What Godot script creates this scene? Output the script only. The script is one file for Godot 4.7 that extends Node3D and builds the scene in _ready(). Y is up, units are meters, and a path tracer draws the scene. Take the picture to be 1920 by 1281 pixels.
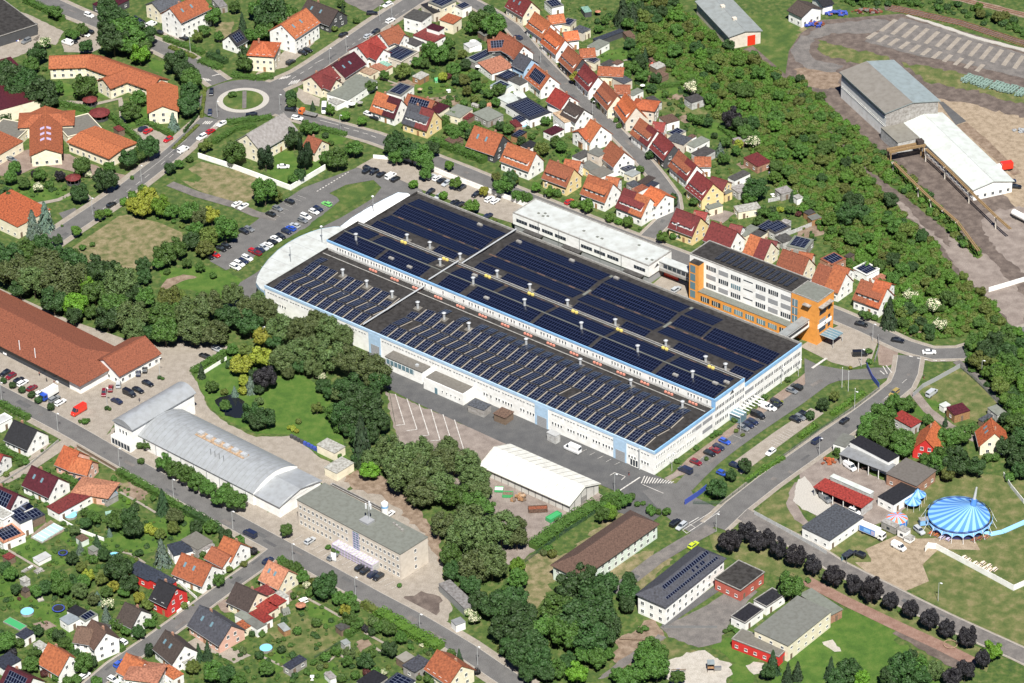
extends Node3D
const CAM_H := 650.0
const CAM_Z := 1000.0
var M := {}
var rng := RandomNumberGenerator.new()
var used := {}
var A := Vector3(0.764566, 0, 0.644545)     # long axis of the factory grid
var B := Vector3(0.644545, 0, -0.764566)    # its cross axis
var ORIGIN := Vector3(-86.47, 0, -66.58)    # factory grid origin (west corner)
class MB:
	var v := PackedVector3Array()
	var n := PackedVector3Array()
	var t := PackedVector2Array()
	var c := PackedColorArray()
	func tri(a: Vector3, b: Vector3, d: Vector3, col := Color.WHITE) -> void:
		var nn := (b - a).cross(d - a).normalized()
		v.append(a); v.append(d); v.append(b)
		for i in 3:
			n.append(nn); c.append(col)
		t.append(Vector2(0, 0)); t.append(Vector2(1, 1)); t.append(Vector2(1, 0))
	func quad(a: Vector3, b: Vector3, d: Vector3, e: Vector3, col := Color.WHITE, su := 1.0, sv := 1.0) -> void:
		var nn := (b - a).cross(e - a).normalized()
		v.append(a); v.append(d); v.append(b); v.append(a); v.append(e); v.append(d)
		for i in 6:
			n.append(nn); c.append(col)
		t.append(Vector2(0, 0)); t.append(Vector2(su, sv)); t.append(Vector2(su, 0)); t.append(Vector2(0, 0)); t.append(Vector2(0, sv)); t.append(Vector2(su, sv))
	func box(lo: Vector3, hi: Vector3, bottom := false) -> void:
		var p := [Vector3(lo.x, lo.y, hi.z), Vector3(hi.x, lo.y, hi.z), Vector3(hi.x, lo.y, lo.z), Vector3(lo.x, lo.y, lo.z), Vector3(lo.x, hi.y, hi.z), Vector3(hi.x, hi.y, hi.z), Vector3(hi.x, hi.y, lo.z), Vector3(lo.x, hi.y, lo.z)]
		quad(p[0], p[1], p[5], p[4]); quad(p[1], p[2], p[6], p[5]); quad(p[2], p[3], p[7], p[6]); quad(p[3], p[0], p[4], p[7])
		quad(p[4], p[5], p[6], p[7])
		if bottom:
			quad(p[3], p[2], p[1], p[0])
	func tube(p0: Vector3, p1: Vector3, r0: float, r1: float, sides := 8, caps := true) -> void:
		var d := (p1 - p0).normalized()
		var x := d.cross(Vector3.UP if absf(d.y) < 0.9 else Vector3.RIGHT).normalized()
		var y := d.cross(x)
		for i in sides:
			var a0 := TAU * i / sides
			var a1 := TAU * (i + 1) / sides
			var e0 := x * cos(a0) + y * sin(a0)
			var e1 := x * cos(a1) + y * sin(a1)
			quad(p0 + e0 * r0, p0 + e1 * r0, p1 + e1 * r1, p1 + e0 * r1)
			if caps:
				tri(p1, p1 + e0 * r1, p1 + e1 * r1)
	func poly(pts: PackedVector2Array, y: float, depth := 0.0) -> void:
		var idx := Geometry2D.triangulate_polygon(pts)
		for i in range(0, idx.size(), 3):
			var a := pts[idx[i]]; var b := pts[idx[i + 1]]; var d := pts[idx[i + 2]]
			if (b - a).cross(d - a) > 0:
				var s := b
				b = d
				d = s
			tri(Vector3(a.x, y, a.y), Vector3(b.x, y, b.y), Vector3(d.x, y, d.y))
		if depth > 0.0:
			var ccw := not Geometry2D.is_polygon_clockwise(pts)
			for i in pts.size():
				var p := pts[i]; var q := pts[(i + 1) % pts.size()]
				if ccw:
					var s := p
					p = q
					q = s
				quad(Vector3(p.x, y - depth, p.y), Vector3(q.x, y - depth, q.y), Vector3(q.x, y, q.y), Vector3(p.x, y, p.y))
	func mesh(into: ArrayMesh = null) -> ArrayMesh:
		var m := into if into else ArrayMesh.new()
		var arr := []
		arr.resize(Mesh.ARRAY_MAX)
		arr[Mesh.ARRAY_VERTEX] = v
		arr[Mesh.ARRAY_NORMAL] = n
		arr[Mesh.ARRAY_TEX_UV] = t
		arr[Mesh.ARRAY_COLOR] = c
		m.add_surface_from_arrays(Mesh.PRIMITIVE_TRIANGLES, arr)
		return m
func numbered(called: String) -> String:
	if not used.has(called):
		used[called] = 0
		return called
	used[called] += 1
	return "%s_%03d" % [called, used[called]]
func thing(called: String, label: String, category: String, at := Vector3.ZERO, turn := 0.0, group := "") -> Node3D:
	var o := Node3D.new()
	o.name = numbered(called)
	add_child(o)
	o.position = at
	o.rotation.y = turn
	o.set_meta("label", label)
	o.set_meta("category", category)
	if group:
		o.set_meta("group", group)
	return o
func part(parent: Node, called: String, mesh: Mesh, mat: Material, at := Vector3.ZERO, turn := 0.0) -> MeshInstance3D:
	var o := MeshInstance3D.new()
	o.name = called
	o.mesh = mesh
	if mat:
		o.material_override = mat
	parent.add_child(o, true)
	o.position = at
	o.rotation.y = turn
	return o
func boxpart(parent: Node, called: String, lo: Vector3, hi: Vector3, mat: Material, bottom := true) -> MeshInstance3D:
	var b := MB.new()
	b.box(lo, hi, bottom)
	return part(parent, called, b.mesh(), mat)
func structure(called: String, mesh: Mesh, mat: Material) -> MeshInstance3D:
	var o := MeshInstance3D.new()
	o.name = numbered(called)
	o.mesh = mesh
	o.material_override = mat
	add_child(o)
	o.set_meta("kind", "structure")
	return o
func lin(r: float, g: float, b: float) -> Color:
	return Color(r, g, b).linear_to_srgb()
func noise_tex(seed_: int, freq: float, octaves: int, lo: Color, mid: Color, hi: Color, size := 512, kind := FastNoiseLite.TYPE_SIMPLEX_SMOOTH) -> NoiseTexture2D:
	var f := FastNoiseLite.new()
	f.seed = seed_
	f.noise_type = kind
	f.frequency = freq
	f.fractal_octaves = octaves
	f.fractal_gain = 0.6
	var g := Gradient.new()
	g.offsets = PackedFloat32Array([0.15, 0.5, 0.85])
	g.colors = PackedColorArray([lo, mid, hi])
	var t := NoiseTexture2D.new()
	t.width = size
	t.height = size
	t.seamless = true
	t.noise = f
	t.color_ramp = g
	return t
func mk(key: String, r: float, g: float, b: float, rough := 0.85, tex: Texture2D = null, metres := 20.0, metal := 0.0) -> StandardMaterial3D:
	var m := StandardMaterial3D.new()
	m.resource_name = key
	m.albedo_color = lin(r, g, b)
	m.roughness = rough
	m.metallic = metal
	if tex:
		m.albedo_texture = tex
		m.uv1_triplanar = true
		m.uv1_world_triplanar = true
		m.uv1_scale = Vector3.ONE / metres
	M[key] = m
	return m
func ground_mat(key: String, seed_: int, lo: Color, mid: Color, hi: Color, metres: float, freq := 0.012, octaves := 6, detail: Texture2D = null, rough := 0.95) -> void:
	var m := mk(key, 1, 1, 1, rough, noise_tex(seed_, freq, octaves, lo, mid, hi), metres)
	if detail:
		m.detail_enabled = true
		m.detail_albedo = detail
		m.detail_blend_mode = BaseMaterial3D.BLEND_MODE_MUL
		m.detail_uv_layer = BaseMaterial3D.DETAIL_UV_2
		m.uv2_triplanar = true
		m.uv2_world_triplanar = true
		m.uv2_scale = Vector3.ONE / 9.0
func materials() -> void:
	var wear := noise_tex(3, 0.011, 6, Color(0.72, 0.70, 0.68), Color(0.90, 0.89, 0.88), Color(1, 1, 1))
	var tiles := noise_tex(4, 0.02, 6, Color(0.52, 0.48, 0.46), Color(0.84, 0.83, 0.82), Color(1, 1, 1))
	var soft := noise_tex(5, 0.008, 4, Color(0.90, 0.89, 0.88), Color(0.96, 0.96, 0.95), Color(1, 1, 1))
	var grain := noise_tex(8, 0.09, 3, Color(0.80, 0.80, 0.80), Color(0.93, 0.93, 0.93), Color(1, 1, 1), 256)
	# ground covers
	for e in [["grass", 46.0, 0.012, [0.040, 0.085, 0.011], [0.066, 0.112, 0.017], [0.135, 0.150, 0.042]], ["garden", 24.0, 0.014, [0.032, 0.070, 0.010], [0.062, 0.105, 0.016], [0.135, 0.142, 0.046]],
		["lawn", 30.0, 0.012, [0.042, 0.100, 0.008], [0.060, 0.128, 0.012], [0.092, 0.150, 0.022]], ["meadow", 38.0, 0.014, [0.060, 0.095, 0.018], [0.110, 0.128, 0.036], [0.195, 0.172, 0.076]],
		["dry", 30.0, 0.013, [0.090, 0.108, 0.032], [0.175, 0.155, 0.072], [0.265, 0.215, 0.125]], ["soil", 24.0, 0.014, [0.140, 0.096, 0.066], [0.215, 0.155, 0.110], [0.290, 0.220, 0.165]],
		["sand", 20.0, 0.012, [0.36, 0.33, 0.285], [0.43, 0.395, 0.345], [0.48, 0.445, 0.395]], ["asphalt", 30.0, 0.010, [0.112, 0.108, 0.106], [0.130, 0.126, 0.124], [0.148, 0.143, 0.139]],
		["asphalt_dark", 30.0, 0.010, [0.078, 0.078, 0.081], [0.092, 0.092, 0.094], [0.108, 0.107, 0.107]], ["asphalt_old", 26.0, 0.012, [0.125, 0.114, 0.108], [0.158, 0.144, 0.135], [0.195, 0.176, 0.162]],
		["paving", 16.0, 0.010, [0.265, 0.230, 0.190], [0.300, 0.262, 0.220], [0.335, 0.296, 0.252]], ["paving_red", 18.0, 0.010, [0.205, 0.150, 0.122], [0.240, 0.180, 0.147], [0.275, 0.212, 0.176]],
		["concrete", 34.0, 0.012, [0.185, 0.150, 0.132], [0.235, 0.194, 0.170], [0.285, 0.240, 0.212]], ["brown_yard", 30.0, 0.013, [0.085, 0.064, 0.055], [0.122, 0.094, 0.080], [0.170, 0.134, 0.114]],
		["sandy", 22.0, 0.013, [0.235, 0.180, 0.122], [0.315, 0.245, 0.172], [0.37, 0.295, 0.215]],
		["track", 20.0, 0.012, [0.205, 0.116, 0.088], [0.245, 0.146, 0.112], [0.280, 0.178, 0.140]], ["light_stone", 6.0, 0.03, [0.36, 0.335, 0.30], [0.44, 0.415, 0.375], [0.52, 0.49, 0.45]]]:
		ground_mat(e[0], 11 + str(e[0]).length() * 7 + int(e[1]), lin(e[3][0], e[3][1], e[3][2]), lin(e[4][0], e[4][1], e[4][2]), lin(e[5][0], e[5][1], e[5][2]), e[1], e[2], 6, grain)
	mk("pond", 0.012, 0.014, 0.016, 0.08)
	mk("white_line", 0.60, 0.59, 0.57, 0.8, wear, 5.0)
	mk("bitumen", 0.034, 0.031, 0.030, 0.9, tiles, 24.0)
	mk("felt_grey", 0.150, 0.158, 0.140, 0.9, soft, 9.0)
	mk("felt_dark", 0.060, 0.058, 0.058, 0.9, wear, 10.0)
	mk("gravel_roof", 0.135, 0.125, 0.112, 0.95, soft, 6.0)
	mk("ballast", 0.27, 0.24, 0.205, 0.95)
	# roof coverings
	mk("orange", 0.40, 0.122, 0.048, 0.8, tiles, 9.0)
	mk("bright_orange", 0.50, 0.130, 0.045, 0.75, tiles, 9.0)
	mk("rust", 0.29, 0.092, 0.045, 0.85, tiles, 7.0)
	mk("salmon", 0.46, 0.20, 0.120, 0.8, tiles, 9.0)
	mk("red", 0.30, 0.040, 0.030, 0.6, tiles, 9.0)
	mk("dark_red", 0.185, 0.034, 0.032, 0.6, tiles, 9.0)
	mk("maroon", 0.085, 0.015, 0.022, 0.5, tiles, 9.0)
	mk("brown", 0.150, 0.090, 0.065, 0.85, tiles, 7.0)
	mk("dark_brown", 0.065, 0.048, 0.042, 0.85, tiles, 7.0)
	mk("slate", 0.075, 0.082, 0.100, 0.7, tiles, 9.0)
	mk("navy", 0.040, 0.048, 0.070, 0.6, tiles, 9.0)
	mk("black", 0.022, 0.022, 0.026, 0.6, tiles, 9.0)
	mk("grey", 0.22, 0.22, 0.215, 0.8, wear, 9.0)
	mk("light_grey", 0.34, 0.335, 0.32, 0.7, wear, 9.0)
	mk("tan", 0.42, 0.30, 0.20, 0.85, wear, 9.0)
	mk("metal_light", 0.285, 0.30, 0.32, 0.45, soft, 14.0)
	mk("metal_grey", 0.25, 0.265, 0.27, 0.45, soft, 14.0)
	mk("metal_blue", 0.24, 0.28, 0.30, 0.5, soft, 14.0)
	mk("metal_brown", 0.20, 0.185, 0.165, 0.6, soft, 14.0)
	mk("membrane", 0.44, 0.46, 0.455, 0.7, soft, 22.0)
	mk("teal", 0.20, 0.36, 0.30, 0.7, wear, 8.0)
	# walls and paint
	mk("white", 0.84, 0.84, 0.83, 0.75, soft, 12.0)
	mk("cream", 0.76, 0.70, 0.55, 0.8, soft, 10.0)
	mk("yellow", 0.74, 0.58, 0.30, 0.8, soft, 10.0)
	mk("beige", 0.60, 0.54, 0.47, 0.85, soft, 10.0)
	mk("pink", 0.66, 0.40, 0.32, 0.85, soft, 10.0)
	mk("brick", 0.40, 0.22, 0.15, 0.9, wear, 6.0)
	mk("red_wall", 0.56, 0.030, 0.028, 0.7, soft, 10.0)
	mk("red_box", 0.42, 0.10, 0.075, 0.7, soft, 10.0)
	mk("orange_wall", 0.72, 0.30, 0.060, 0.75, soft, 10.0)
	mk("blue_band", 0.24, 0.45, 0.72, 0.5, soft, 10.0)
	mk("pale_blue", 0.40, 0.56, 0.74, 0.6, soft, 10.0)
	mk("dark_wall", 0.060, 0.062, 0.068, 0.8, soft, 10.0)
	mk("grey_wall", 0.36, 0.35, 0.34, 0.85, wear, 10.0)
	mk("mint", 0.62, 0.70, 0.64, 0.85, soft, 10.0)
	mk("mint_dark", 0.24, 0.38, 0.29, 0.85, soft, 10.0)
	mk("plaster_grey", 0.52, 0.53, 0.53, 0.85, wear, 8.0)
	mk("wood", 0.36, 0.20, 0.095, 0.8, wear, 4.0)
	mk("old_wood", 0.20, 0.145, 0.105, 0.9, wear, 4.0)
	mk("trim_grey", 0.30, 0.31, 0.32, 0.6)
	mk("steel", 0.36, 0.37, 0.38, 0.4, null, 1.0, 0.7)
	mk("galvanised", 0.55, 0.57, 0.59, 0.4, soft, 5.0, 0.3)
	mk("rail_rust", 0.30, 0.20, 0.095, 0.85, wear, 5.0)
	mk("pole_concrete", 0.50, 0.46, 0.40, 0.9)
	mk("lamp_white", 0.72, 0.73, 0.74, 0.5)
	mk("glass", 0.030, 0.038, 0.050, 0.12)
	mk("glass_blue", 0.12, 0.20, 0.24, 0.10)
	mk("shutter", 0.27, 0.275, 0.285, 0.6)
	mk("frame", 0.72, 0.72, 0.70, 0.6)
	mk("tyre", 0.016, 0.016, 0.017, 0.85)
	mk("lilac_frame", 0.42, 0.36, 0.52, 0.5)
	mk("yellow_box", 0.75, 0.60, 0.16, 0.7)
	mk("pink_box", 0.66, 0.26, 0.19, 0.7)
	mk("tent_white", 0.58, 0.565, 0.535, 0.6, soft, 12.0)
	mk("tent_blue", 0.070, 0.205, 0.55, 0.45)
	mk("tent_pale", 0.21, 0.42, 0.72, 0.45)
	mk("tent_orange", 0.72, 0.17, 0.075, 0.5)
	mk("tent_cream", 0.68, 0.56, 0.44, 0.6)
	mk("tent_dark", 0.030, 0.032, 0.12, 0.6)
	mk("path_blue", 0.26, 0.52, 0.82, 0.6)
	mk("pool", 0.20, 0.52, 0.72, 0.1)
	mk("pool_cover", 0.36, 0.62, 0.60, 0.3)
	mk("green_net", 0.035, 0.085, 0.06, 0.9)
	M["green_net"].transparency = BaseMaterial3D.TRANSPARENCY_ALPHA
	M["green_net"].albedo_color.a = 0.22
	mk("green_steel", 0.05, 0.30, 0.11, 0.5)
	mk("grey_green", 0.19, 0.27, 0.235, 0.6)
	mk("blue_drum", 0.045, 0.075, 0.33, 0.5)
	mk("skin", 0.55, 0.36, 0.27, 0.7)
	# car paint
	for p in [["paint_white", 0.74, 0.74, 0.74], ["paint_black", 0.010, 0.011, 0.014], ["paint_navy", 0.014, 0.020, 0.050], ["paint_grey", 0.15, 0.16, 0.17], ["paint_silver", 0.40, 0.42, 0.44], ["paint_red", 0.40, 0.012, 0.016], ["paint_dark_red", 0.16, 0.010, 0.018], ["paint_blue", 0.025, 0.075, 0.40], ["paint_green", 0.16, 0.50, 0.13], ["paint_lime", 0.46, 0.56, 0.03], ["paint_gold", 0.30, 0.23, 0.07], ["paint_orange", 0.66, 0.15, 0.03], ["paint_signal_red", 0.60, 0.030, 0.012]]:
		var m := mk(p[0], p[1], p[2], p[3], 0.35)
		m.clearcoat_enabled = true
		m.clearcoat = 0.8
		m.clearcoat_roughness = 0.08
	# foliage: vertex colours vary each leaf, albedo gives the species
	for p in [["leaf_mid", 0.060, 0.128, 0.017], ["leaf_dark", 0.030, 0.074, 0.014], ["leaf_willow", 0.088, 0.124, 0.038], ["leaf_yellow", 0.27, 0.28, 0.030], ["leaf_lime", 0.115, 0.230, 0.014], ["leaf_plum", 0.015, 0.012, 0.018], ["leaf_fir", 0.030, 0.064, 0.026], ["leaf_spruce", 0.140, 0.205, 0.180], ["leaf_thuja", 0.017, 0.050, 0.015], ["leaf_olive", 0.105, 0.132, 0.022], ["leaf_red", 0.080, 0.018, 0.017], ["leaf_bright", 0.082, 0.170, 0.016]]:
		# three tints of each, as neighbouring trees differ
		for v in 3:
			var k: float = [1.0, 0.80, 1.16][v]
			var hue: float = [1.0, 1.12, 0.92][v]
			var m := mk(p[0] + (str(v) if v else ""), p[1] * k * hue, p[2] * k, p[3] * k, 0.7)
			m.vertex_color_use_as_albedo = true
			m.backlight_enabled = true
			m.backlight = lin(p[1] * 0.7, p[2] * 0.7, p[3] * 0.5)
	mk("blossom", 0.62, 0.60, 0.42, 0.8)
	mk("bark", 0.11, 0.085, 0.062, 0.95)
	mk("bark_pale", 0.50, 0.47, 0.42, 0.9)
	mk("solar", 1, 1, 1, 0.16)
	M["solar"].albedo_texture = solar_texture(Color(0.052, 0.066, 0.128), Color(0.40, 0.43, 0.50))
	mk("solar_field", 1, 1, 1, 0.14)
	M["solar_field"].albedo_texture = solar_texture(Color(0.045, 0.058, 0.115), Color(0.20, 0.23, 0.32))
	mk("solar_dim", 1, 1, 1, 0.25)
	M["solar_dim"].albedo_texture = solar_texture(Color(0.16, 0.165, 0.19), Color(0.33, 0.34, 0.36))
# a roof or wall colour as one of three batches, a little paler or darker
func tone(key: String, n: int) -> StandardMaterial3D:
	var k := "%s tone %d" % [key, absi(n) % 4]
	if not M.has(k):
		var m: StandardMaterial3D = M[key].duplicate()
		var f: float = [1.0, 0.84, 1.14, 0.93][absi(n) % 4]
		var c := m.albedo_color.srgb_to_linear()
		m.albedo_color = lin(minf(c.r * f, 0.9), minf(c.g * f * (0.97 if f < 1 else 1.02), 0.9), minf(c.b * f, 0.9))
		m.uv1_offset = Vector3(n % 7, n % 5, n % 3) * 0.13
		M[k] = m
	return M[k]
func bp(o: Node, called: String, a: float, b: float, c: float, d: float, e: float, f: float, key: String) -> MeshInstance3D:
	return boxpart(o, called, Vector3(a, b, c), Vector3(d, e, f), M[key])
func solar_texture(cell: Color, edge: Color) -> ImageTexture:
	# one module: glass over dark cells inside a bright aluminium frame
	var im := Image.create(32, 64, false, Image.FORMAT_RGB8)
	im.fill(edge)
	im.fill_rect(Rect2i(2, 2, 28, 60), cell)
	for y in range(2, 62, 10):
		im.fill_rect(Rect2i(2, y, 28, 1), cell.lerp(edge, 0.18))
	return ImageTexture.create_from_image(im)
var crowns := {}
func leaf(b: MB, p: Vector3, out_: Vector3, s: float, r: RandomNumberGenerator) -> void:
	var nn := (out_ + Vector3(r.randf_range(-1, 1), r.randf_range(-0.5, 1), r.randf_range(-1, 1)) * 0.75).normalized()
	var x := nn.cross(Vector3(r.randf_range(-1, 1), r.randf_range(-1, 1), r.randf_range(-1, 1))).normalized()
	var y := nn.cross(x)
	var k := r.randf_range(0.55, 1.0)
	var col := Color(k * r.randf_range(0.85, 1.0), k, k * r.randf_range(0.75, 1.0))
	x *= s * r.randf_range(0.7, 1.3)
	y *= s * r.randf_range(0.7, 1.3)
	b.quad(p - x - y * 0.6, p + x * 0.8 - y, p + x + y * 0.7, p - x * 0.7 + y, col)
func crown_broad(seed_: int, lobes: int, leaves: int, size: float, loose: float, blossom := 0.0) -> ArrayMesh:
	var r := RandomNumberGenerator.new()
	r.seed = seed_
	var b := MB.new()
	var fb := MB.new()
	var ls := []
	ls.append([Vector3(0, -0.05, 0), 0.66])
	for i in lobes:
		var th := TAU * (i * 0.618 + r.randf() * 0.2)
		var yy := r.randf_range(-0.55, 0.85)
		var rr := sqrt(maxf(0.05, 1.0 - yy * yy))
		var d := Vector3(cos(th) * rr, yy, sin(th) * rr)
		var lr := r.randf_range(0.30, 0.50) * sqrt(11.0 / lobes)
		ls.append([d * (r.randf_range(0.86, 1.06) - lr), lr])
	var per := int(float(leaves) / ls.size())
	for l in ls:
		var ctr: Vector3 = l[0]
		var rad: float = l[1]
		# inner body of twigs and leaves so that no light leaks straight through
		for i in 30:
			var d := Vector3(r.randfn(), r.randfn(), r.randfn()).normalized()
			leaf(b, ctr + d * rad * 0.55, d, rad * 0.34, r)
		var shade := r.randf_range(0.0, 1.0)
		for i in per:
			var d := Vector3(r.randfn(), r.randfn() * 0.9 + 0.15, r.randfn()).normalized()
			var p := ctr + d * rad * (1.0 + r.randfn() * loose)
			var inside := false
			for o in ls:
				if o != l and p.distance_to(o[0]) < float(o[1]) * 0.80:
					inside = true
					break
			if inside:
				continue
			if blossom > 0.0 and r.randf() < blossom * (0.3 + shade):
				leaf(fb, p, d, size * 0.8, r)
			else:
				leaf(b, p, d, size, r)
	var m := b.mesh()
	if blossom > 0.0:
		fb.mesh(m)
	return m
func crown_conifer(seed_: int, layers: int, size: float, droop: float, skirt := 0.0) -> ArrayMesh:
	var r := RandomNumberGenerator.new()
	r.seed = seed_
	var b := MB.new()
	for k in layers:
		var t := float(k) / layers
		var rad := pow(1.0 - t, 0.85) * (0.92 + r.randf() * 0.16) + 0.04
		var n := int(6 + 9 * (1.0 - t))
		for i in n:
			var a := TAU * (float(i) / n + r.randf() * 0.12) + k * 1.3
			var dir := Vector3(cos(a), 0, sin(a))
			var steps := int(3 + 9 * rad)
			var len_ := rad * r.randf_range(0.75, 1.08)
			for s in steps:
				var f := (s + 0.4) / steps
				var p := dir * len_ * f + Vector3(0, t - droop * len_ * f * f + skirt, 0)
				p += Vector3(r.randf_range(-0.05, 0.05), r.randf_range(-0.015, 0.03), r.randf_range(-0.05, 0.05))
				leaf(b, p, (dir + Vector3.UP * 0.8).normalized(), size * (1.15 - 0.5 * f), r)
	return b.mesh()
func make_crowns() -> void:
	for i in 6:
		crowns["broad%d" % i] = crown_broad(100 + i, 22 + i % 5, 4600, 0.052, 0.12)
	for i in 4:
		crowns["willow%d" % i] = crown_broad(200 + i, 44, 6000, 0.042, 0.22)
	for i in 3:
		crowns["shrub%d" % i] = crown_broad(300 + i, 8, 900, 0.105, 0.12)
	for i in 2:
		crowns["blossom%d" % i] = crown_broad(400 + i, 12, 2000, 0.075, 0.16, 0.75)
	for i in 3:
		crowns["fir%d" % i] = crown_conifer(500 + i, 17, 0.085, 0.22)
	var tb := MB.new()
	tb.tube(Vector3(0, 0, 0), Vector3(0.02, 0.55, 0), 0.075, 0.05, 7, false)
	tb.tube(Vector3(0.02, 0.55, 0), Vector3(0, 1, 0), 0.05, 0.02, 6, false)
	for i in 5:
		var a := TAU * i / 5.0
		tb.tube(Vector3(0.01, 0.5 + i * 0.05, 0), Vector3(cos(a) * 0.34, 0.80 + i * 0.05, sin(a) * 0.34), 0.03, 0.008, 5, false)
	crowns["trunk"] = tb.mesh()
# kind codes: m mid green, d dark, w willow, y yellow, l lime, p plum, c fir, s blue spruce, f blossom, u columnar, t small street tree, o olive, r red shrub, g bright green
const KINDS := {
	"m": ["leaf_mid", "broad", 6, 0.95, "green broadleaf tree"], "d": ["leaf_dark", "broad", 6, 1.0, "dark green broadleaf tree"],
	"w": ["leaf_willow", "willow", 4, 1.0, "grey-green willow-like tree"], "y": ["leaf_yellow", "broad", 6, 1.0, "yellow-leaved tree"],
	"l": ["leaf_lime", "broad", 6, 0.95, "lime green tree"], "p": ["leaf_plum", "broad", 6, 1.18, "dark purple-leaved tree"],
	"c": ["leaf_fir", "fir", 3, 3.0, "dark green conifer"], "s": ["leaf_spruce", "fir", 3, 2.4, "blue-green spruce"],
	"f": ["leaf_mid", "blossom", 2, 0.95, "white-flowering tree"], "u": ["leaf_thuja", "broad", 6, 2.1, "tall columnar dark tree"],
	"t": ["leaf_bright", "broad", 6, 1.0, "small round street tree"], "o": ["leaf_olive", "broad", 6, 0.95, "olive green tree"],
	"r": ["leaf_red", "shrub", 3, 0.9, "dark red shrub"], "g": ["leaf_bright", "broad", 6, 0.95, "bright green tree"]}
const SHRUBS := {"m": "green garden bush", "d": "dark green bush", "w": "grey-green bush", "y": "yellow bush", "l": "lime green bush", "p": "dark purple bush", "c": "small conifer", "s": "small blue-green conifer", "f": "white-flowering bush", "u": "narrow clipped evergreen", "t": "small round tree", "o": "olive green bush", "r": "dark red bush", "g": "bright green bush"}
func tree(x: float, z: float, r: float, kind: String, label := "", group := "", tall := 1.0) -> Node3D:
	var k: Array = KINDS[kind]
	var small := r < 1.9
	var conifer := kind == "c" or kind == "s"
	var pick := rng.randi() % int(k[2])
	var shape: String = k[1]
	if small and not conifer and kind != "f":
		shape = "shrub"
		pick = rng.randi() % 3
	var name_ := "conifer" if conifer else ("shrub" if small else str({"m": "broadleaf_tree", "d": "dark_broadleaf_tree", "w": "willow_tree", "y": "yellow_tree", "p": "purple_tree", "t": "street_tree", "f": "flowering_tree", "u": "columnar_tree"}.get(kind, "light_green_tree")))
	if group:
		name_ = "thicket_" + ("shrub" if r < 2.6 else "tree")
	var lab := label if label else (str(SHRUBS[kind]) if small else str(k[4]))
	var o := thing(name_, lab, "conifer" if conifer else ("bush" if small else "tree"), Vector3(x, 0, z), rng.randf() * TAU, group)
	var rv := r * float(k[3]) * tall * rng.randf_range(0.86, 1.18)
	var cr := part(o, "crown", crowns["%s%d" % [shape, pick]], null)
	var tint := rng.randi() % 3
	cr.set_surface_override_material(0, M[str(k[0]) + (str(tint) if tint else "")])
	cr.rotation = Vector3(rng.randf_range(-0.1, 0.1), 0, rng.randf_range(-0.1, 0.1)) * (0.2 if conifer else 1.0)
	if kind == "f":
		cr.set_surface_override_material(1, M["blossom"])
	var base := 0.0
	if conifer:
		base = 0.25 + 0.12 * r
		cr.scale = Vector3(r, rv, r)
		cr.position.y = base
	else:
		base = (0.25 * r if small else 0.38 * r + 0.5)
		cr.scale = Vector3(r * rng.randf_range(0.93, 1.07), rv, r * rng.randf_range(0.93, 1.07))
		cr.position.y = base + rv * 0.78
	var h := base + rv * (0.8 if conifer else 1.0)
	var tr := part(o, "trunk", crowns["trunk"], M["bark"])
	tr.scale = Vector3(maxf(r * 0.7, 0.4), h, maxf(r * 0.7, 0.4))
	return o
func hedge(pts: Array, w: float, h: float, key := "leaf_mid", label := "clipped green hedge", called := "hedge") -> Node3D:
	var r := RandomNumberGenerator.new()
	r.seed = int(absf(float(pts[0]) * 131.0 + float(pts[1]) * 17.0)) + 7
	var p0 := Vector3(pts[0], 0, pts[1])
	var o := thing(called, label, "hedge", p0)
	var b := MB.new()
	for i in range(0, pts.size() - 2, 2):
		var a := Vector3(pts[i], 0, pts[i + 1]) - p0
		var c := Vector3(pts[i + 2], 0, pts[i + 3]) - p0
		var d := (c - a)
		var len_ := d.length()
		d /= len_
		var s := Vector3(-d.z, 0, d.x)
		var n := int(len_ * (w + 2.0 * h) * 7.0) + 20
		n = mini(n, 5200)
		var ls := 0.19
		# woody inside
		var q := [a - s * w * 0.36, c - s * w * 0.36, c + s * w * 0.36, a + s * w * 0.36]
		var up := Vector3.UP * h * 0.86
		var dk := Color(0.8, 0.8, 0.8)
		for e in 4:
			b.quad(q[(e + 1) % 4], q[e], q[e] + up, q[(e + 1) % 4] + up, dk)
		b.quad(q[3] + up, q[2] + up, q[1] + up, q[0] + up, dk)
		for j in n:
			var f := r.randf() * len_
			var u := r.randf() * (w + 2.0 * h)
			var bulge := 1.0 + 0.12 * sin(f * 0.9 + i) + 0.07 * sin(f * 2.3)
			var p := a + d * f
			if u < h:
				leaf(b, p - s * w * 0.5 * bulge + Vector3.UP * u, -s, ls, r)
			elif u < h + w:
				leaf(b, p + s * (u - h - w * 0.5) + Vector3.UP * h * bulge, Vector3.UP, ls, r)
			else:
				leaf(b, p + s * w * 0.5 * bulge + Vector3.UP * (u - h - w), s, ls, r)
	part(o, "foliage", b.mesh(), M[key])
	return o
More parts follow.
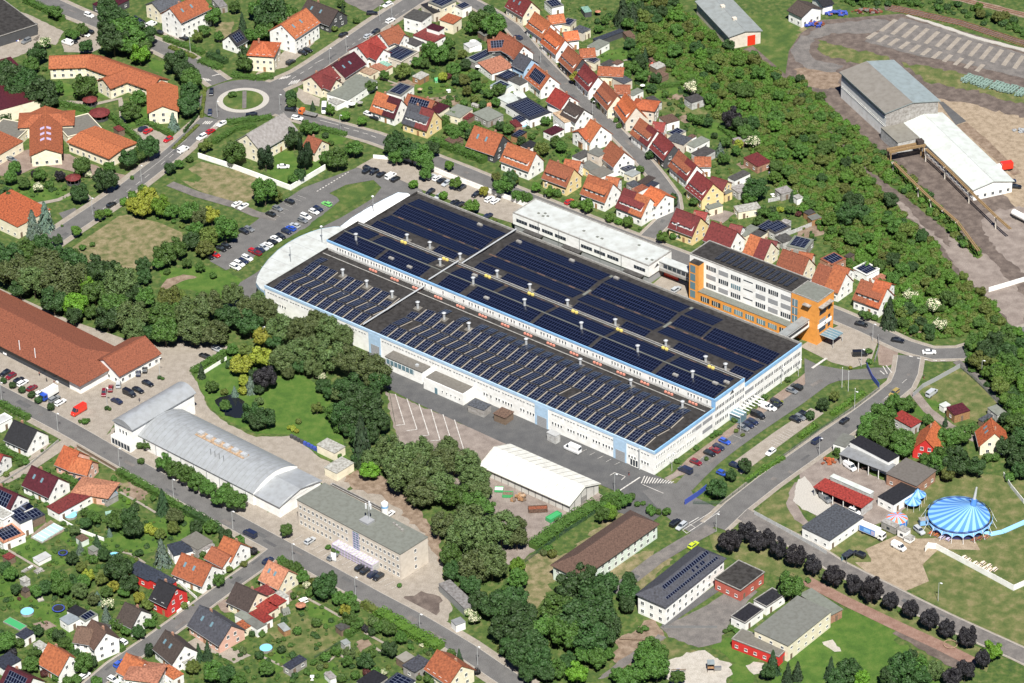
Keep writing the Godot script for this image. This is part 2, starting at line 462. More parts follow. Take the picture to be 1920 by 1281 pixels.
# low growth that nobody could count: one object of many copies of a small leafy clump
func undergrowth(called: String, label: String, polys: Array, spacing: float, rmin: float, rmax: float, key: String, seed_: int, keep := 1.0) -> void:
	var r := RandomNumberGenerator.new()
	r.seed = seed_
	var xf := []
	for poly in polys:
		var lo: Vector2 = poly[0]
		var hi: Vector2 = poly[0]
		for p in poly:
			lo = lo.min(p)
			hi = hi.max(p)
		var z := lo.y
		while z < hi.y:
			var x := lo.x
			while x < hi.x:
				var q := Vector2(x + r.randf_range(-0.6, 0.6) * spacing, z + r.randf_range(-0.6, 0.6) * spacing)
				x += spacing
				var rad := lerpf(rmin, rmax, pow(r.randf(), 2.0))
				if r.randf() > keep or not Geometry2D.is_point_in_polygon(q, poly):
					continue
				var hit := false
				for b in blocks:
					if q.distance_squared_to(b[0]) < (b[1] + rad) * (b[1] + rad):
						hit = true
						break
				if not hit:
					xf.append(Transform3D(Basis(Vector3.UP, r.randf() * TAU).scaled(Vector3(rad, rad * r.randf_range(0.7, 1.1), rad)), Vector3(q.x, rad * 0.55, q.y)))
			z += spacing
	var mm := MultiMesh.new()
	mm.transform_format = MultiMesh.TRANSFORM_3D
	mm.mesh = crowns["shrub%d" % (seed_ % 3)]
	mm.instance_count = xf.size()
	for i in xf.size():
		mm.set_instance_transform(i, xf[i])
	var o := MultiMeshInstance3D.new()
	o.name = numbered(called)
	o.multimesh = mm
	o.material_override = M[key]
	add_child(o)
	o.set_meta("kind", "stuff")
	o.set_meta("label", label)
	o.set_meta("category", "undergrowth")
var blocks := []
func thicket(poly: PackedVector2Array, spacing: float, mix: String, rmin: float, rmax: float, label: String, group: String, seed_: int) -> void:
	var r := RandomNumberGenerator.new()
	r.seed = seed_
	var lo := poly[0]
	var hi := poly[0]
	for p in poly:
		lo = lo.min(p)
		hi = hi.max(p)
	var z := lo.y
	while z < hi.y:
		var x := lo.x
		while x < hi.x:
			var q := Vector2(x + r.randf_range(-0.45, 0.45) * spacing, z + r.randf_range(-0.45, 0.45) * spacing)
			var k := mix[r.randi() % mix.length()]
			var rad := lerpf(rmin, rmax, pow(r.randf(), 1.6))
			if Geometry2D.is_point_in_polygon(q, poly):
				tree(q.x, q.y, rad, k, label, group, 0.9)
			x += spacing
		z += spacing
var car_kits := {}
func car_kit(kind: String) -> Dictionary:
	# side profiles: [x, y] from nose to tail; belt line and roof line
	var L := 4.35; var W := 1.80; var H := 1.46
	var hood := 0.92; var cab0 := 0.95; var roof0 := -0.30; var roof1 := -1.75; var cab1 := -2.05; var tail := 0.98
	match kind:
		"suv":
			L = 4.65; W = 1.88; H = 1.70; hood = 1.05; cab0 = 1.0; roof0 = 0.2; roof1 = -2.05; cab1 = -2.25; tail = 1.1
		"sedan":
			L = 4.75; H = 1.45; cab0 = 1.1; roof0 = 0.15; roof1 = -1.15; cab1 = -1.75; tail = 1.02
		"estate":
			L = 4.75; H = 1.50; cab0 = 1.1; roof0 = 0.15; roof1 = -2.0; cab1 = -2.25; tail = 1.0
		"van":
			L = 5.3; W = 1.95; H = 2.0; hood = 1.15; cab0 = 1.75; roof0 = 0.95; roof1 = -2.5; cab1 = -2.6; tail = 1.2
		"bigvan":
			L = 6.4; W = 2.05; H = 2.65; hood = 1.25; cab0 = 2.35; roof0 = 1.45; roof1 = -3.05; cab1 = -3.15; tail = 1.4
	if kind == "hatch":
		cab0 = 0.95; roof0 = 0.05; roof1 = -1.6; cab1 = -2.05
	var w := W * 0.5
	var g := 0.22
	var l0 := L * 0.5
	var belt := hood + 0.02
	var kit := {"L": L}
	# body: lower tub with rounded nose and tail
	var b := MB.new()
	var st := [[l0, g + 0.18, hood - 0.28, w * 0.72], [l0 - 0.12, g, hood - 0.14, w * 0.88], [l0 - 0.55, g, hood - 0.06, w], [cab0, g, belt, w], [0.0, g, belt + 0.02, w], [cab1 + 0.25, g, tail, w], [-l0 + 0.35, g, tail - 0.02, w], [-l0 + 0.06, g + 0.04, tail - 0.08, w * 0.9], [-l0, g + 0.22, tail - 0.25, w * 0.78]]
	for i in st.size() - 1:
		var p: Array = st[i]; var q: Array = st[i + 1]
		for s in [-1.0, 1.0]:
			var a0 := Vector3(p[0], p[1], s * p[3] * 0.94); var a1 := Vector3(q[0], q[1], s * q[3] * 0.94)
			var m0 := Vector3(p[0], lerpf(p[1], p[2], 0.62), s * p[3]); var m1 := Vector3(q[0], lerpf(q[1], q[2], 0.62), s * q[3])
			var t0 := Vector3(p[0], p[2], s * p[3] * 0.90); var t1 := Vector3(q[0], q[2], s * q[3] * 0.90)
			if s > 0:
				b.quad(a1, a0, m0, m1); b.quad(m1, m0, t0, t1)
			else:
				b.quad(a0, a1, m1, m0); b.quad(m0, m1, t1, t0)
		b.quad(Vector3(q[0], q[2], q[3] * 0.9), Vector3(p[0], p[2], p[3] * 0.9), Vector3(p[0], p[2], -p[3] * 0.9), Vector3(q[0], q[2], -q[3] * 0.9))
		b.quad(Vector3(q[0], q[1], -q[3] * 0.94), Vector3(p[0], p[1], -p[3] * 0.94), Vector3(p[0], p[1], p[3] * 0.94), Vector3(q[0], q[1], q[3] * 0.94))
	var f0: Array = st[0]; var f1: Array = st[-1]
	b.quad(Vector3(f0[0], f0[1], f0[3]), Vector3(f0[0], f0[1], -f0[3]), Vector3(f0[0], f0[2], -f0[3] * 0.9), Vector3(f0[0], f0[2], f0[3] * 0.9))
	b.quad(Vector3(f1[0], f1[1], -f1[3]), Vector3(f1[0], f1[1], f1[3]), Vector3(f1[0], f1[2], f1[3] * 0.9), Vector3(f1[0], f1[2], -f1[3] * 0.9))
	# roof panel and pillars
	var rw := w * (0.86 if kind.ends_with("van") else 0.74)
	var bw := w * 0.91
	var blind := kind == "bigvan" or kind == "van"
	b.quad(Vector3(roof1, H, rw), Vector3(roof0, H, rw), Vector3(roof0, H, -rw), Vector3(roof1, H, -rw))
	var mid := cab0 - 1.35 if blind else 99.0
	for s in [-1.0, 1.0]:
		var top0 := Vector3(roof0, H, s * rw); var top1 := Vector3(roof1, H, s * rw)
		var lo0 := Vector3(cab0, belt, s * bw); var lo1 := Vector3(cab1, tail, s * bw)
		if blind:   # panel van: closed sides behind the cab door
			var tm := Vector3(mid + 0.1, H, s * rw); var lm := Vector3(mid, belt, s * bw)
			if s > 0:
				b.quad(lo1, lm, tm, top1)
			else:
				b.quad(lm, lo1, top1, tm)
		var gl := MB.new()
		var i0 := lo0.lerp(top0, 0.06) + Vector3(-0.08, 0, 0); var i1 := (Vector3(mid, belt, s * bw) if blind else lo1.lerp(top1, 0.06) + Vector3(0.10, 0, 0))
		var j0 := lo0.lerp(top0, 0.88) + Vector3(-0.07, 0, 0); var j1 := (Vector3(mid + 0.08, lerpf(belt, H, 0.88), s * lerpf(bw, rw, 0.88)) if blind else lo1.lerp(top1, 0.88) + Vector3(0.08, 0, 0))
		var off := Vector3(0, 0, s * 0.012)
		if s > 0:
			gl.quad(i1 + off, i0 + off, j0 + off, j1 + off)
			b.quad(lo1 if not blind else Vector3(mid, belt, s * bw), lo0, top0, top1 if not blind else Vector3(mid + 0.1, H, s * rw))
		else:
			gl.quad(i0 + off, i1 + off, j1 + off, j0 + off)
			b.quad(lo0, lo1 if not blind else Vector3(mid, belt, s * bw), top1 if not blind else Vector3(mid + 0.1, H, s * rw), top0)
		kit["side%d" % (0 if s < 0 else 1)] = gl.mesh()
	b.quad(Vector3(cab0, belt, bw), Vector3(cab0, belt, -bw), Vector3(roof0, H, -rw), Vector3(roof0, H, rw))
	b.quad(Vector3(cab1, tail, -bw), Vector3(cab1, tail, bw), Vector3(roof1, H, rw), Vector3(roof1, H, -rw))
	var ws := MB.new()
	var e := Vector3(0.012, 0.012, 0)
	ws.quad(Vector3(cab0, belt, bw * 0.93).lerp(Vector3(roof0, H, rw * 0.93), 0.05) + e, Vector3(cab0, belt, -bw * 0.93).lerp(Vector3(roof0, H, -rw * 0.93), 0.05) + e, Vector3(cab0, belt, -bw * 0.93).lerp(Vector3(roof0, H, -rw * 0.93), 0.93) + e, Vector3(cab0, belt, bw * 0.93).lerp(Vector3(roof0, H, rw * 0.93), 0.93) + e)
	kit["windscreen"] = ws.mesh()
	var rr := MB.new()
	e = Vector3(-0.012, 0.012, 0)
	rr.quad(Vector3(cab1, tail, -bw * 0.9).lerp(Vector3(roof1, H, -rw * 0.9), 0.12) + e, Vector3(cab1, tail, bw * 0.9).lerp(Vector3(roof1, H, rw * 0.9), 0.12) + e, Vector3(cab1, tail, bw * 0.9).lerp(Vector3(roof1, H, rw * 0.9), 0.88) + e, Vector3(cab1, tail, -bw * 0.9).lerp(Vector3(roof1, H, -rw * 0.9), 0.88) + e)
	kit["rear"] = rr.mesh()
	kit["body"] = b.mesh()
	var wm := MB.new()
	wm.tube(Vector3(0, 0, -0.11), Vector3(0, 0, 0.11), 0.33, 0.33, 10)
	kit["wheel"] = wm.mesh()
	kit["axles"] = [l0 - 0.85, -l0 + 0.85]
	kit["w"] = w
	var hl := MB.new()
	hl.box(Vector3(-0.10, -0.07, -0.16), Vector3(0.05, 0.08, 0.16), true)
	kit["lamp"] = hl.mesh()
	kit["lamp_at"] = [l0 - 0.10, hood - 0.24, w * 0.62, -l0 + 0.05, tail - 0.22]
	return kit
const CAR_NAMES := {"hatch": "hatchback", "sedan": "saloon car", "estate": "estate car", "suv": "tall car", "van": "minivan", "bigvan": "panel van"}
func car(x: float, z: float, turn: float, kind: String, paint: String, y := 0.1) -> Node3D:
	if not car_kits.has(kind):
		car_kits[kind] = car_kit(kind)
	var k: Dictionary = car_kits[kind]
	var word := paint.replace("paint_", "").replace("_", " ")
	var o := thing("van" if kind.ends_with("van") else "car", "%s %s" % [word, CAR_NAMES[kind]], "van" if kind.ends_with("van") else "car", Vector3(x, y, z), turn, "vehicles around the factory district")
	part(o, "body", k["body"], M[paint])
	part(o, "windscreen", k["windscreen"], M["glass"])
	part(o, "rear_window", k["rear"], M["glass"])
	part(o, "side_window", k["side0"], M["glass"])
	part(o, "side_window", k["side1"], M["glass"])
	for ax in k["axles"]:
		for s in [-1.0, 1.0]:
			part(o, "wheel", k["wheel"], M["tyre"], Vector3(ax, 0.33, s * (float(k["w"]) - 0.12)))
	var la: Array = k["lamp_at"]
	for s in [-1.0, 1.0]:
		part(o, "headlight", k["lamp"], M["lamp_white"], Vector3(la[0], la[1], s * la[2]))
	return o
var win_meshes := {}
func window_mesh(w: float, h: float, glass := "glass", bars := 1) -> ArrayMesh:
	var key := "%.2f_%.2f_%s_%d" % [w, h, glass, bars]
	if win_meshes.has(key):
		return win_meshes[key]
	# local: wall plane is z = 0, outwards is +z
	var fr := MB.new()
	var t := 0.07
	fr.box(Vector3(-w * 0.5, -h * 0.5, -0.02), Vector3(-w * 0.5 + t, h * 0.5, 0.06))
	fr.box(Vector3(w * 0.5 - t, -h * 0.5, -0.02), Vector3(w * 0.5, h * 0.5, 0.06))
	fr.box(Vector3(-w * 0.5 + t, h * 0.5 - t, -0.02), Vector3(w * 0.5 - t, h * 0.5, 0.06))
	fr.box(Vector3(-w * 0.5 - 0.05, -h * 0.5 - 0.05, -0.02), Vector3(w * 0.5 + 0.05, -h * 0.5 + t, 0.12))
	for i in bars:
		var bx := -w * 0.5 + w * (i + 1) / (bars + 1)
		fr.box(Vector3(bx - 0.03, -h * 0.5 + t, -0.01), Vector3(bx + 0.03, h * 0.5 - t, 0.05))
	var m := fr.mesh()
	m.surface_set_material(0, M["frame"])
	var gb := MB.new()
	gb.quad(Vector3(-w * 0.5 + t, -h * 0.5 + t, 0.015), Vector3(w * 0.5 - t, -h * 0.5 + t, 0.015), Vector3(w * 0.5 - t, h * 0.5 - t, 0.015), Vector3(-w * 0.5 + t, h * 0.5 - t, 0.015))
	gb.mesh(m)
	m.surface_set_material(1, M[glass])
	win_meshes[key] = m
	return m
# put a window on a wall; at = centre on the wall, out_ = outward normal (both in the parent's frame)
func window(parent: Node, at: Vector3, out_: Vector3, w := 1.1, h := 1.3, glass := "glass", bars := 1, called := "window") -> MeshInstance3D:
	return part(parent, called, window_mesh(w, h, glass, bars), null, at, atan2(out_.x, out_.z))
func faces_camera(o: Node3D, n: Vector3) -> bool:
	return (o.basis * n).z > 0.02
func local_frame(x1: float, z1: float, x2: float, z2: float) -> Array:
	# middle, turn and length of a segment; local +z is turned towards the south (positive z)
	var a := Vector3(x1, 0, z1); var b := Vector3(x2, 0, z2)
	if b.x < a.x:
		var s := a
		a = b
		b = s
	var d := b - a
	return [(a + b) * 0.5, atan2(-d.z, d.x), d.length()]
func house_walls(L: float, W: float, he: float, hr: float) -> ArrayMesh:
	var b := MB.new()
	var l := L * 0.5; var w := W * 0.5
	b.quad(Vector3(-l, 0, w), Vector3(l, 0, w), Vector3(l, he, w), Vector3(-l, he, w))
	b.quad(Vector3(l, 0, -w), Vector3(-l, 0, -w), Vector3(-l, he, -w), Vector3(l, he, -w))
	b.quad(Vector3(l, 0, w), Vector3(l, 0, -w), Vector3(l, he, -w), Vector3(l, he, w))
	b.quad(Vector3(-l, 0, -w), Vector3(-l, 0, w), Vector3(-l, he, w), Vector3(-l, he, -w))
	if hr > he:
		b.tri(Vector3(l, he, w), Vector3(l, he, -w), Vector3(l, hr, 0))
		b.tri(Vector3(-l, he, -w), Vector3(-l, he, w), Vector3(-l, hr, 0))
	else:
		b.quad(Vector3(-l, he, w), Vector3(l, he, w), Vector3(l, he, -w), Vector3(-l, he, -w))
	return b.mesh()
func roof_gable(x0: float, x1: float, W: float, he: float, hr: float, over := 0.35, th := 0.2) -> ArrayMesh:
	# one closed profile (eave, ridge, eave) run along x
	var w := W * 0.5
	var k := (hr - he) / w
	var we := w + over
	var ye := he - over * k
	var pr := [Vector2(we, ye - th * 0.3), Vector2(we, ye + th), Vector2(0, hr + th), Vector2(-we, ye + th), Vector2(-we, ye - th * 0.3), Vector2(0, hr - th * 0.3)]
	var b := MB.new()
	for i in pr.size():
		var p: Vector2 = pr[i]; var q: Vector2 = pr[(i + 1) % pr.size()]
		b.quad(Vector3(x0, p.y, p.x), Vector3(x1, p.y, p.x), Vector3(x1, q.y, q.x), Vector3(x0, q.y, q.x))
	for e in [[x1, 1], [x0, -1]]:
		var x: float = e[0]
		var P := func(i): return Vector3(x, pr[i].y, pr[i].x)
		if e[1] > 0:
			b.quad(P.call(0), P.call(5), P.call(2), P.call(1)); b.quad(P.call(5), P.call(4), P.call(3), P.call(2))
		else:
			b.quad(P.call(1), P.call(2), P.call(5), P.call(0)); b.quad(P.call(2), P.call(3), P.call(4), P.call(5))
	return b.mesh()
func roof_hip(L: float, W: float, he: float, hr: float, inset: float, over := 0.4) -> ArrayMesh:
	var l := L * 0.5 + over; var w := W * 0.5 + over
	var i := maxf(0.0, l - inset)
	var b := MB.new()
	var e := [Vector3(-l, he, w), Vector3(l, he, w), Vector3(l, he, -w), Vector3(-l, he, -w)]
	var u := Vector3(0, 0.16, 0)
	var r0 := Vector3(-i, hr, 0); var r1 := Vector3(i, hr, 0)
	for k in 4:
		b.quad(e[k], e[(k + 1) % 4], e[(k + 1) % 4] + u, e[k] + u)
	b.quad(e[3], e[2], e[1], e[0])
	b.quad(e[0] + u, e[1] + u, r1, r0)
	b.quad(e[2] + u, e[3] + u, r0, r1)
	b.tri(e[1] + u, e[2] + u, r1)
	b.tri(e[3] + u, e[0] + u, r0)
	return b.mesh()
func slope_slab(parent: Node, called: String, x0: float, x1: float, f0: float, f1: float, W: float, he: float, hr: float, side: float, lift: float, mat: Material, cols := 1, rows := 1) -> MeshInstance3D:
	# a thin slab lying on a roof slope; f runs 0 at the eave to 1 at the ridge
	var w := W * 0.5
	var b := MB.new()
	var nrm := Vector3(0, w, side * (hr - he)).normalized()
	var P := func(x: float, f: float, up: float) -> Vector3: return Vector3(x, lerpf(he, hr, f) + 0.2, side * w * (1.0 - f)) + nrm * up
	var lo := [P.call(x0, f0, 0.0), P.call(x1, f0, 0.0), P.call(x1, f1, 0.0), P.call(x0, f1, 0.0)]
	var hi := [P.call(x0, f0, lift), P.call(x1, f0, lift), P.call(x1, f1, lift), P.call(x0, f1, lift)]
	if side < 0:
		lo = [lo[1], lo[0], lo[3], lo[2]]
		hi = [hi[1], hi[0], hi[3], hi[2]]
	b.quad(hi[0], hi[1], hi[2], hi[3], Color.WHITE, cols, rows)
	for k in 4:
		b.quad(lo[k], lo[(k + 1) % 4], hi[(k + 1) % 4], hi[k], Color.WHITE, 0.02, 0.02)
	return part(parent, called, b.mesh(), mat)
const ROOF_WORD := {"orange": "orange", "bright_orange": "bright orange", "rust": "rust-brown", "salmon": "salmon", "red": "red", "dark_red": "dark red", "maroon": "maroon", "brown": "brown", "dark_brown": "dark brown", "slate": "slate grey", "navy": "navy", "black": "black", "grey": "grey", "light_grey": "pale grey", "tan": "tan", "felt_grey": "grey felt", "felt_dark": "dark felt", "metal_grey": "silver metal", "metal_blue": "blue-grey metal", "metal_brown": "brown metal", "membrane": "white membrane", "tent_white": "white", "teal": "pale green", "gravel_roof": "gravel", "bitumen": "dark bitumen", "white": "white", "solar": "solar-covered"}
const WALL_WORD := {"white": "white", "cream": "cream", "yellow": "yellow", "beige": "beige", "pink": "pink", "brick": "brick", "red_wall": "red", "dark_wall": "dark", "grey_wall": "grey", "plaster_grey": "pale grey", "wood": "wooden", "mint": "mint", "orange_wall": "orange", "old_wood": "weathered wooden", "pale_blue": "pale blue", "red_box": "red", "steel": "steel", "blue_band": "blue"}
# h: x1 z1 x2 z2 ridge_height eave_height width roof wall flags
func house(h: Array) -> Node3D:
	var fr := local_frame(h[0], h[1], h[2], h[3])
	var L: float = fr[2]
	var hr: float = h[4]; var he: float = h[5]; var W: float = h[6]
	var roof: String = h[7]; var wall: String = h[8]; var fl: String = h[9]
	var hip := "hip" in fl
	if hip:
		L += W * 0.62
	var roof2 := ""
	for w in fl.split(" "):
		if w.begins_with("two:"):
			roof2 = w.substr(4)
	var lab := "%s-roofed %s %s" % [ROOF_WORD[roof] + (" and " + str(ROOF_WORD[roof2]) if roof2 else ""), WALL_WORD[wall], "double house" if roof2 else ("hip-roofed house" if hip else ("house extension" if "wing" in fl else "gabled house"))]
	var o := thing("house_extension" if "wing" in fl else "house", lab, "house", fr[0], fr[1])
	blocks.append([Vector2(o.position.x, o.position.z), maxf(L, W) * 0.55])
	part(o, "wall", house_walls(L - 0.3, W - 0.5, he, he if hip else hr - 0.1), M[wall])
	var rf: MeshInstance3D
	var tn := int(h[0] * 3.0 + h[1])
	if hip:
		rf = part(o, "roof", roof_hip(L, W, he, hr, W * 0.5), tone(roof, tn))
	elif roof2:
		rf = part(o, "roof", roof_gable(-L * 0.5 - 0.2, -0.01, W, he, hr), tone(roof, tn))
		part(o, "roof", roof_gable(0.01, L * 0.5 + 0.2, W, he, hr), tone(roof2, tn + 1))
	else:
		rf = part(o, "roof", roof_gable(-L * 0.5 - 0.2, L * 0.5 + 0.2, W, he, hr), tone(roof, tn))
		var rc := MB.new()
		rc.box(Vector3(-L * 0.5 - 0.2, hr + 0.17, -0.14), Vector3(L * 0.5 + 0.2, hr + 0.27, 0.14))
		part(rf, "ridge_cap", rc.mesh(), M[roof])
		var gb := MB.new()
		gb.tube(Vector3(-L * 0.5 - 0.2, he - 0.30, W * 0.5 + 0.40), Vector3(L * 0.5 + 0.2, he - 0.30, W * 0.5 + 0.40), 0.07, 0.07, 6)
		part(rf, "gutter", gb.mesh(), M["trim_grey"])
	# chimney
	if not "noch" in fl:
		var cx := L * (0.22 if int(absf(h[0] * 7.0)) % 2 == 0 else -0.18)
		bp(rf, "chimney", cx - 0.35, hr - 0.9, -0.75, cx + 0.35, hr + 0.9, -0.15, "brick")
	# windows on the walls that look south
	var w := W * 0.5 - 0.25
	var l := L * 0.5 - 0.15
	var rows := 1 if he < 4.4 else (2 if he < 7.0 else 3)
	if "wing" in fl:
		rows = 1 if he < 4.6 else 2
	if faces_camera(o, Vector3(0, 0, 1)):
		var n := maxi(1, int(L / 2.6))
		for r in rows:
			for i in n:
				var x := -l + (i + 0.5) * 2.0 * l / n
				if r == 0 and i == n / 2 and n > 1:
					var d := MB.new()
					d.box(Vector3(x - 0.5, 0, w), Vector3(x + 0.5, 2.1, w + 0.06))
					var dn := part(o, "door", d.mesh(), M["wood"])
					var hb := MB.new()
					hb.box(Vector3(x + 0.32, 1.0, w + 0.06), Vector3(x + 0.40, 1.12, w + 0.12))
					part(dn, "handle", hb.mesh(), M["steel"])
				else:
					window(o, Vector3(x, 1.55 + r * 2.75, w), Vector3(0, 0, 1))
	for s in [-1.0, 1.0]:
		if not hip and faces_camera(o, Vector3(s, 0, 0)):
			for r in rows + 1:
				var y := 1.55 + r * 2.7
				var half := w * clampf((hr - y - 0.9) / maxf(0.1, hr - he), 0.0, 1.0)
				if half < 0.7:
					continue
				if half > 2.1:
					window(o, Vector3(s * l, y, -half * 0.45), Vector3(s, 0, 0))
					window(o, Vector3(s * l, y, half * 0.45), Vector3(s, 0, 0))
				else:
					window(o, Vector3(s * l, y, 0), Vector3(s, 0, 0), 1.0, 1.1)
		elif hip and faces_camera(o, Vector3(s, 0, 0)):
			for r in rows:
				for zz in [-0.45, 0.45]:
					window(o, Vector3(s * l, 1.55 + r * 2.75, w * zz), Vector3(s, 0, 0))
	# row dormer on the south slope
	if "dorm" in fl:
		var dl := L * 0.84
		var f0 := 0.20; var f1 := 0.66
		var y0 := lerpf(he, hr, f0); var z0 := W * 0.5 * (1.0 - f0)
		var y1 := lerpf(he, hr, f1); var z1 := W * 0.5 * (1.0 - f1)
		var top := y0 + 1.35
		var db := MB.new()
		db.quad(Vector3(-dl * 0.5, y0, z0), Vector3(dl * 0.5, y0, z0), Vector3(dl * 0.5, top, z0), Vector3(-dl * 0.5, top, z0))
		for s in [-1.0, 1.0]:
			var q := [Vector3(s * dl * 0.5, y0, z0), Vector3(s * dl * 0.5, y1, z1), Vector3(s * dl * 0.5, maxf(top + 0.25, y1), z1), Vector3(s * dl * 0.5, top, z0)]
			if s > 0:
				db.quad(q[0], q[1], q[2], q[3])
			else:
				db.quad(q[1], q[0], q[3], q[2])
		var dn := part(rf, "dormer", db.mesh(), M["dark_wall" if "darkd" in fl else "white"])
		var dr := MB.new()
		var yr := maxf(top + 0.3, y1)
		dr.quad(Vector3(-dl * 0.5 - 0.2, top + 0.05, z0 + 0.3), Vector3(dl * 0.5 + 0.2, top + 0.05, z0 + 0.3), Vector3(dl * 0.5 + 0.2, yr + 0.35, z1 - 0.4), Vector3(-dl * 0.5 - 0.2, yr + 0.35, z1 - 0.4))
		dr.quad(Vector3(-dl * 0.5 - 0.2, top - 0.08, z0 + 0.3), Vector3(dl * 0.5 + 0.2, top - 0.08, z0 + 0.3), Vector3(dl * 0.5 + 0.2, top + 0.05, z0 + 0.3), Vector3(-dl * 0.5 - 0.2, top + 0.05, z0 + 0.3))
		part(rf, "dormer_roof", dr.mesh(), M[roof])
		var n := maxi(2, int(dl / 2.0))
		for i in n:
			window(dn, Vector3(-dl * 0.5 + (i + 0.5) * dl / n, y0 + 0.72, z0), Vector3(0, 0, 1), 1.0, 0.95)
	if "sky" in fl:
		for i in 2:
			var sx := L * (-0.25 + 0.3 * i)
			slope_slab(rf, "skylight", sx - 0.4, sx + 0.4, 0.45, 0.68, W, he, hr, 1.0, 0.12, M["glass_blue"])
	if "solar" in fl:
		var c := int(L * 0.7 / 1.0)
		slope_slab(o, "solar_panel", -L * 0.35, L * 0.35, 0.18, 0.85, W, he, hr, 1.0, 0.12, M["solar"], c, 3)
	return o
# flat-roofed box: cx cz turn L W h roof wall flags
func flat(f: Array, called := "shed", label := "", category := "shed") -> Node3D:
	var L: float = f[3]; var W: float = f[4]; var h: float = f[5]
	var roof: String = f[6]; var wall: String = f[7]; var fl: String = f[8]
	if called == "shed" and (L * W > 75.0 or h > 4.2):
		called = "flat_roofed_building"
		category = "building"
	elif called == "shed" and L * W > 26.0:
		called = "garage"
		category = "garage"
	var lab := label if label else "%s-roofed %s %s" % [ROOF_WORD[roof], WALL_WORD[wall], {"shed": "small shed", "garage": "low outbuilding", "flat_roofed_building": "flat-roofed building"}[called]]
	var o := thing(called, lab, category, Vector3(f[0], 0, f[1]), f[2])
	var l := L * 0.5; var w := W * 0.5
	blocks.append([Vector2(f[0], f[1]), maxf(L, W) * 0.55])
	if "open" in fl:   # the side towards local -x is left open between posts
		bp(o, "wall", l - 0.2, 0, -w, l, h - 0.1, w, wall)
		bp(o, "wall", -l, 0, -w, l - 0.2, h - 0.1, -w + 0.2, wall)
		bp(o, "wall", -l, 0, w - 0.2, l - 0.2, h - 0.1, w, wall)
		for i in 4:
			bp(o, "post", -l, 0, -w + 3.2 + i * (W - 6.4) / 3.0, -l + 0.2, h - 0.1, -w + 3.4 + i * (W - 6.4) / 3.0, "white")
	else:
		bp(o, "wall", -l, 0, -w, l, h - 0.1, w, wall)
	var tilt := 0.05 * W if "mono" in fl else 0.0
	var rb := MB.new()
	var ov := 0.25 if "over" in fl else 0.12
	var a := [Vector3(-l - ov, h - 0.1, w + ov), Vector3(l + ov, h - 0.1, w + ov), Vector3(l + ov, h - 0.1 + tilt, -w - ov), Vector3(-l - ov, h - 0.1 + tilt, -w - ov)]
	var u := Vector3(0, 0.16, 0)
	for k in 4:
		rb.quad(a[k], a[(k + 1) % 4], a[(k + 1) % 4] + u, a[k] + u)
	rb.quad(a[0] + u, a[1] + u, a[2] + u, a[3] + u)
	rb.quad(a[3], a[2], a[1], a[0])
	var rf := part(o, "roof", rb.mesh(), tone(roof, int(f[0] * 3.0 + f[1])))
	if tilt > 0.0:
		bp(o, "back_wall", -l, h - 0.1, -w, l, h - 0.1 + tilt * 0.96, -w + 0.25, wall)
	if "rim" in fl:
		var t := 0.25
		for e in [[Vector3(-l - ov, h, w + ov - t), Vector3(l + ov, h + 0.3, w + ov)], [Vector3(-l - ov, h, -w - ov), Vector3(l + ov, h + 0.3, -w - ov + t)], [Vector3(-l - ov, h, -w - ov + t), Vector3(-l - ov + t, h + 0.3, w + ov - t)], [Vector3(l + ov - t, h, -w - ov + t), Vector3(l + ov, h + 0.3, w + ov - t)]]:
			boxpart(rf, "parapet", e[0], e[1], M["light_grey" if "lightrim" in fl else wall])
	if "solar" in fl:
		var sb := MB.new()
		var c0 := -l * 0.8; var c1 := l * 0.8
		sb.quad(Vector3(c0, h + 0.12, w * 0.75), Vector3(c1, h + 0.12, w * 0.75), Vector3(c1, h + 0.35 + tilt * 0.8, -w * 0.75), Vector3(c0, h + 0.35 + tilt * 0.8, -w * 0.75), Color.WHITE, maxf(1, int(L * 0.8)), maxf(1, int(W * 0.75 / 1.65)))
		part(o, "solar_panel", sb.mesh(), M["solar"])
	if not "nowin" in fl and h > 2.3:
		for e in [[Vector3(0, 0, 1), L, w], [Vector3(1, 0, 0), W, l], [Vector3(-1, 0, 0), W, l], [Vector3(0, 0, -1), L, w]]:
			var nrm: Vector3 = e[0]
			if not faces_camera(o, nrm):
				continue
			var run: float = e[1]
			var n := maxi(1, int(run / 3.2))
			var side := Vector3(nrm.z, 0, -nrm.x)
			for r in maxi(1, int(h / 3.0)):
				for i in n:
					var at := nrm * float(e[2]) + side * (-run * 0.5 + (i + 0.5) * run / n) + Vector3.UP * (1.5 + r * 2.9)
					if i == 0 and r == 0 and nrm.z > 0.5:
						var d := MB.new()
						d.box(Vector3(-0.5, -1.5, -0.02), Vector3(0.5, 0.6, 0.05))
						part(o, "door", d.mesh(), M["old_wood"], at, atan2(nrm.x, nrm.z))
					else:
						window(o, at, nrm, 1.1, 1.0)
	return o
var lamp_mesh := {}
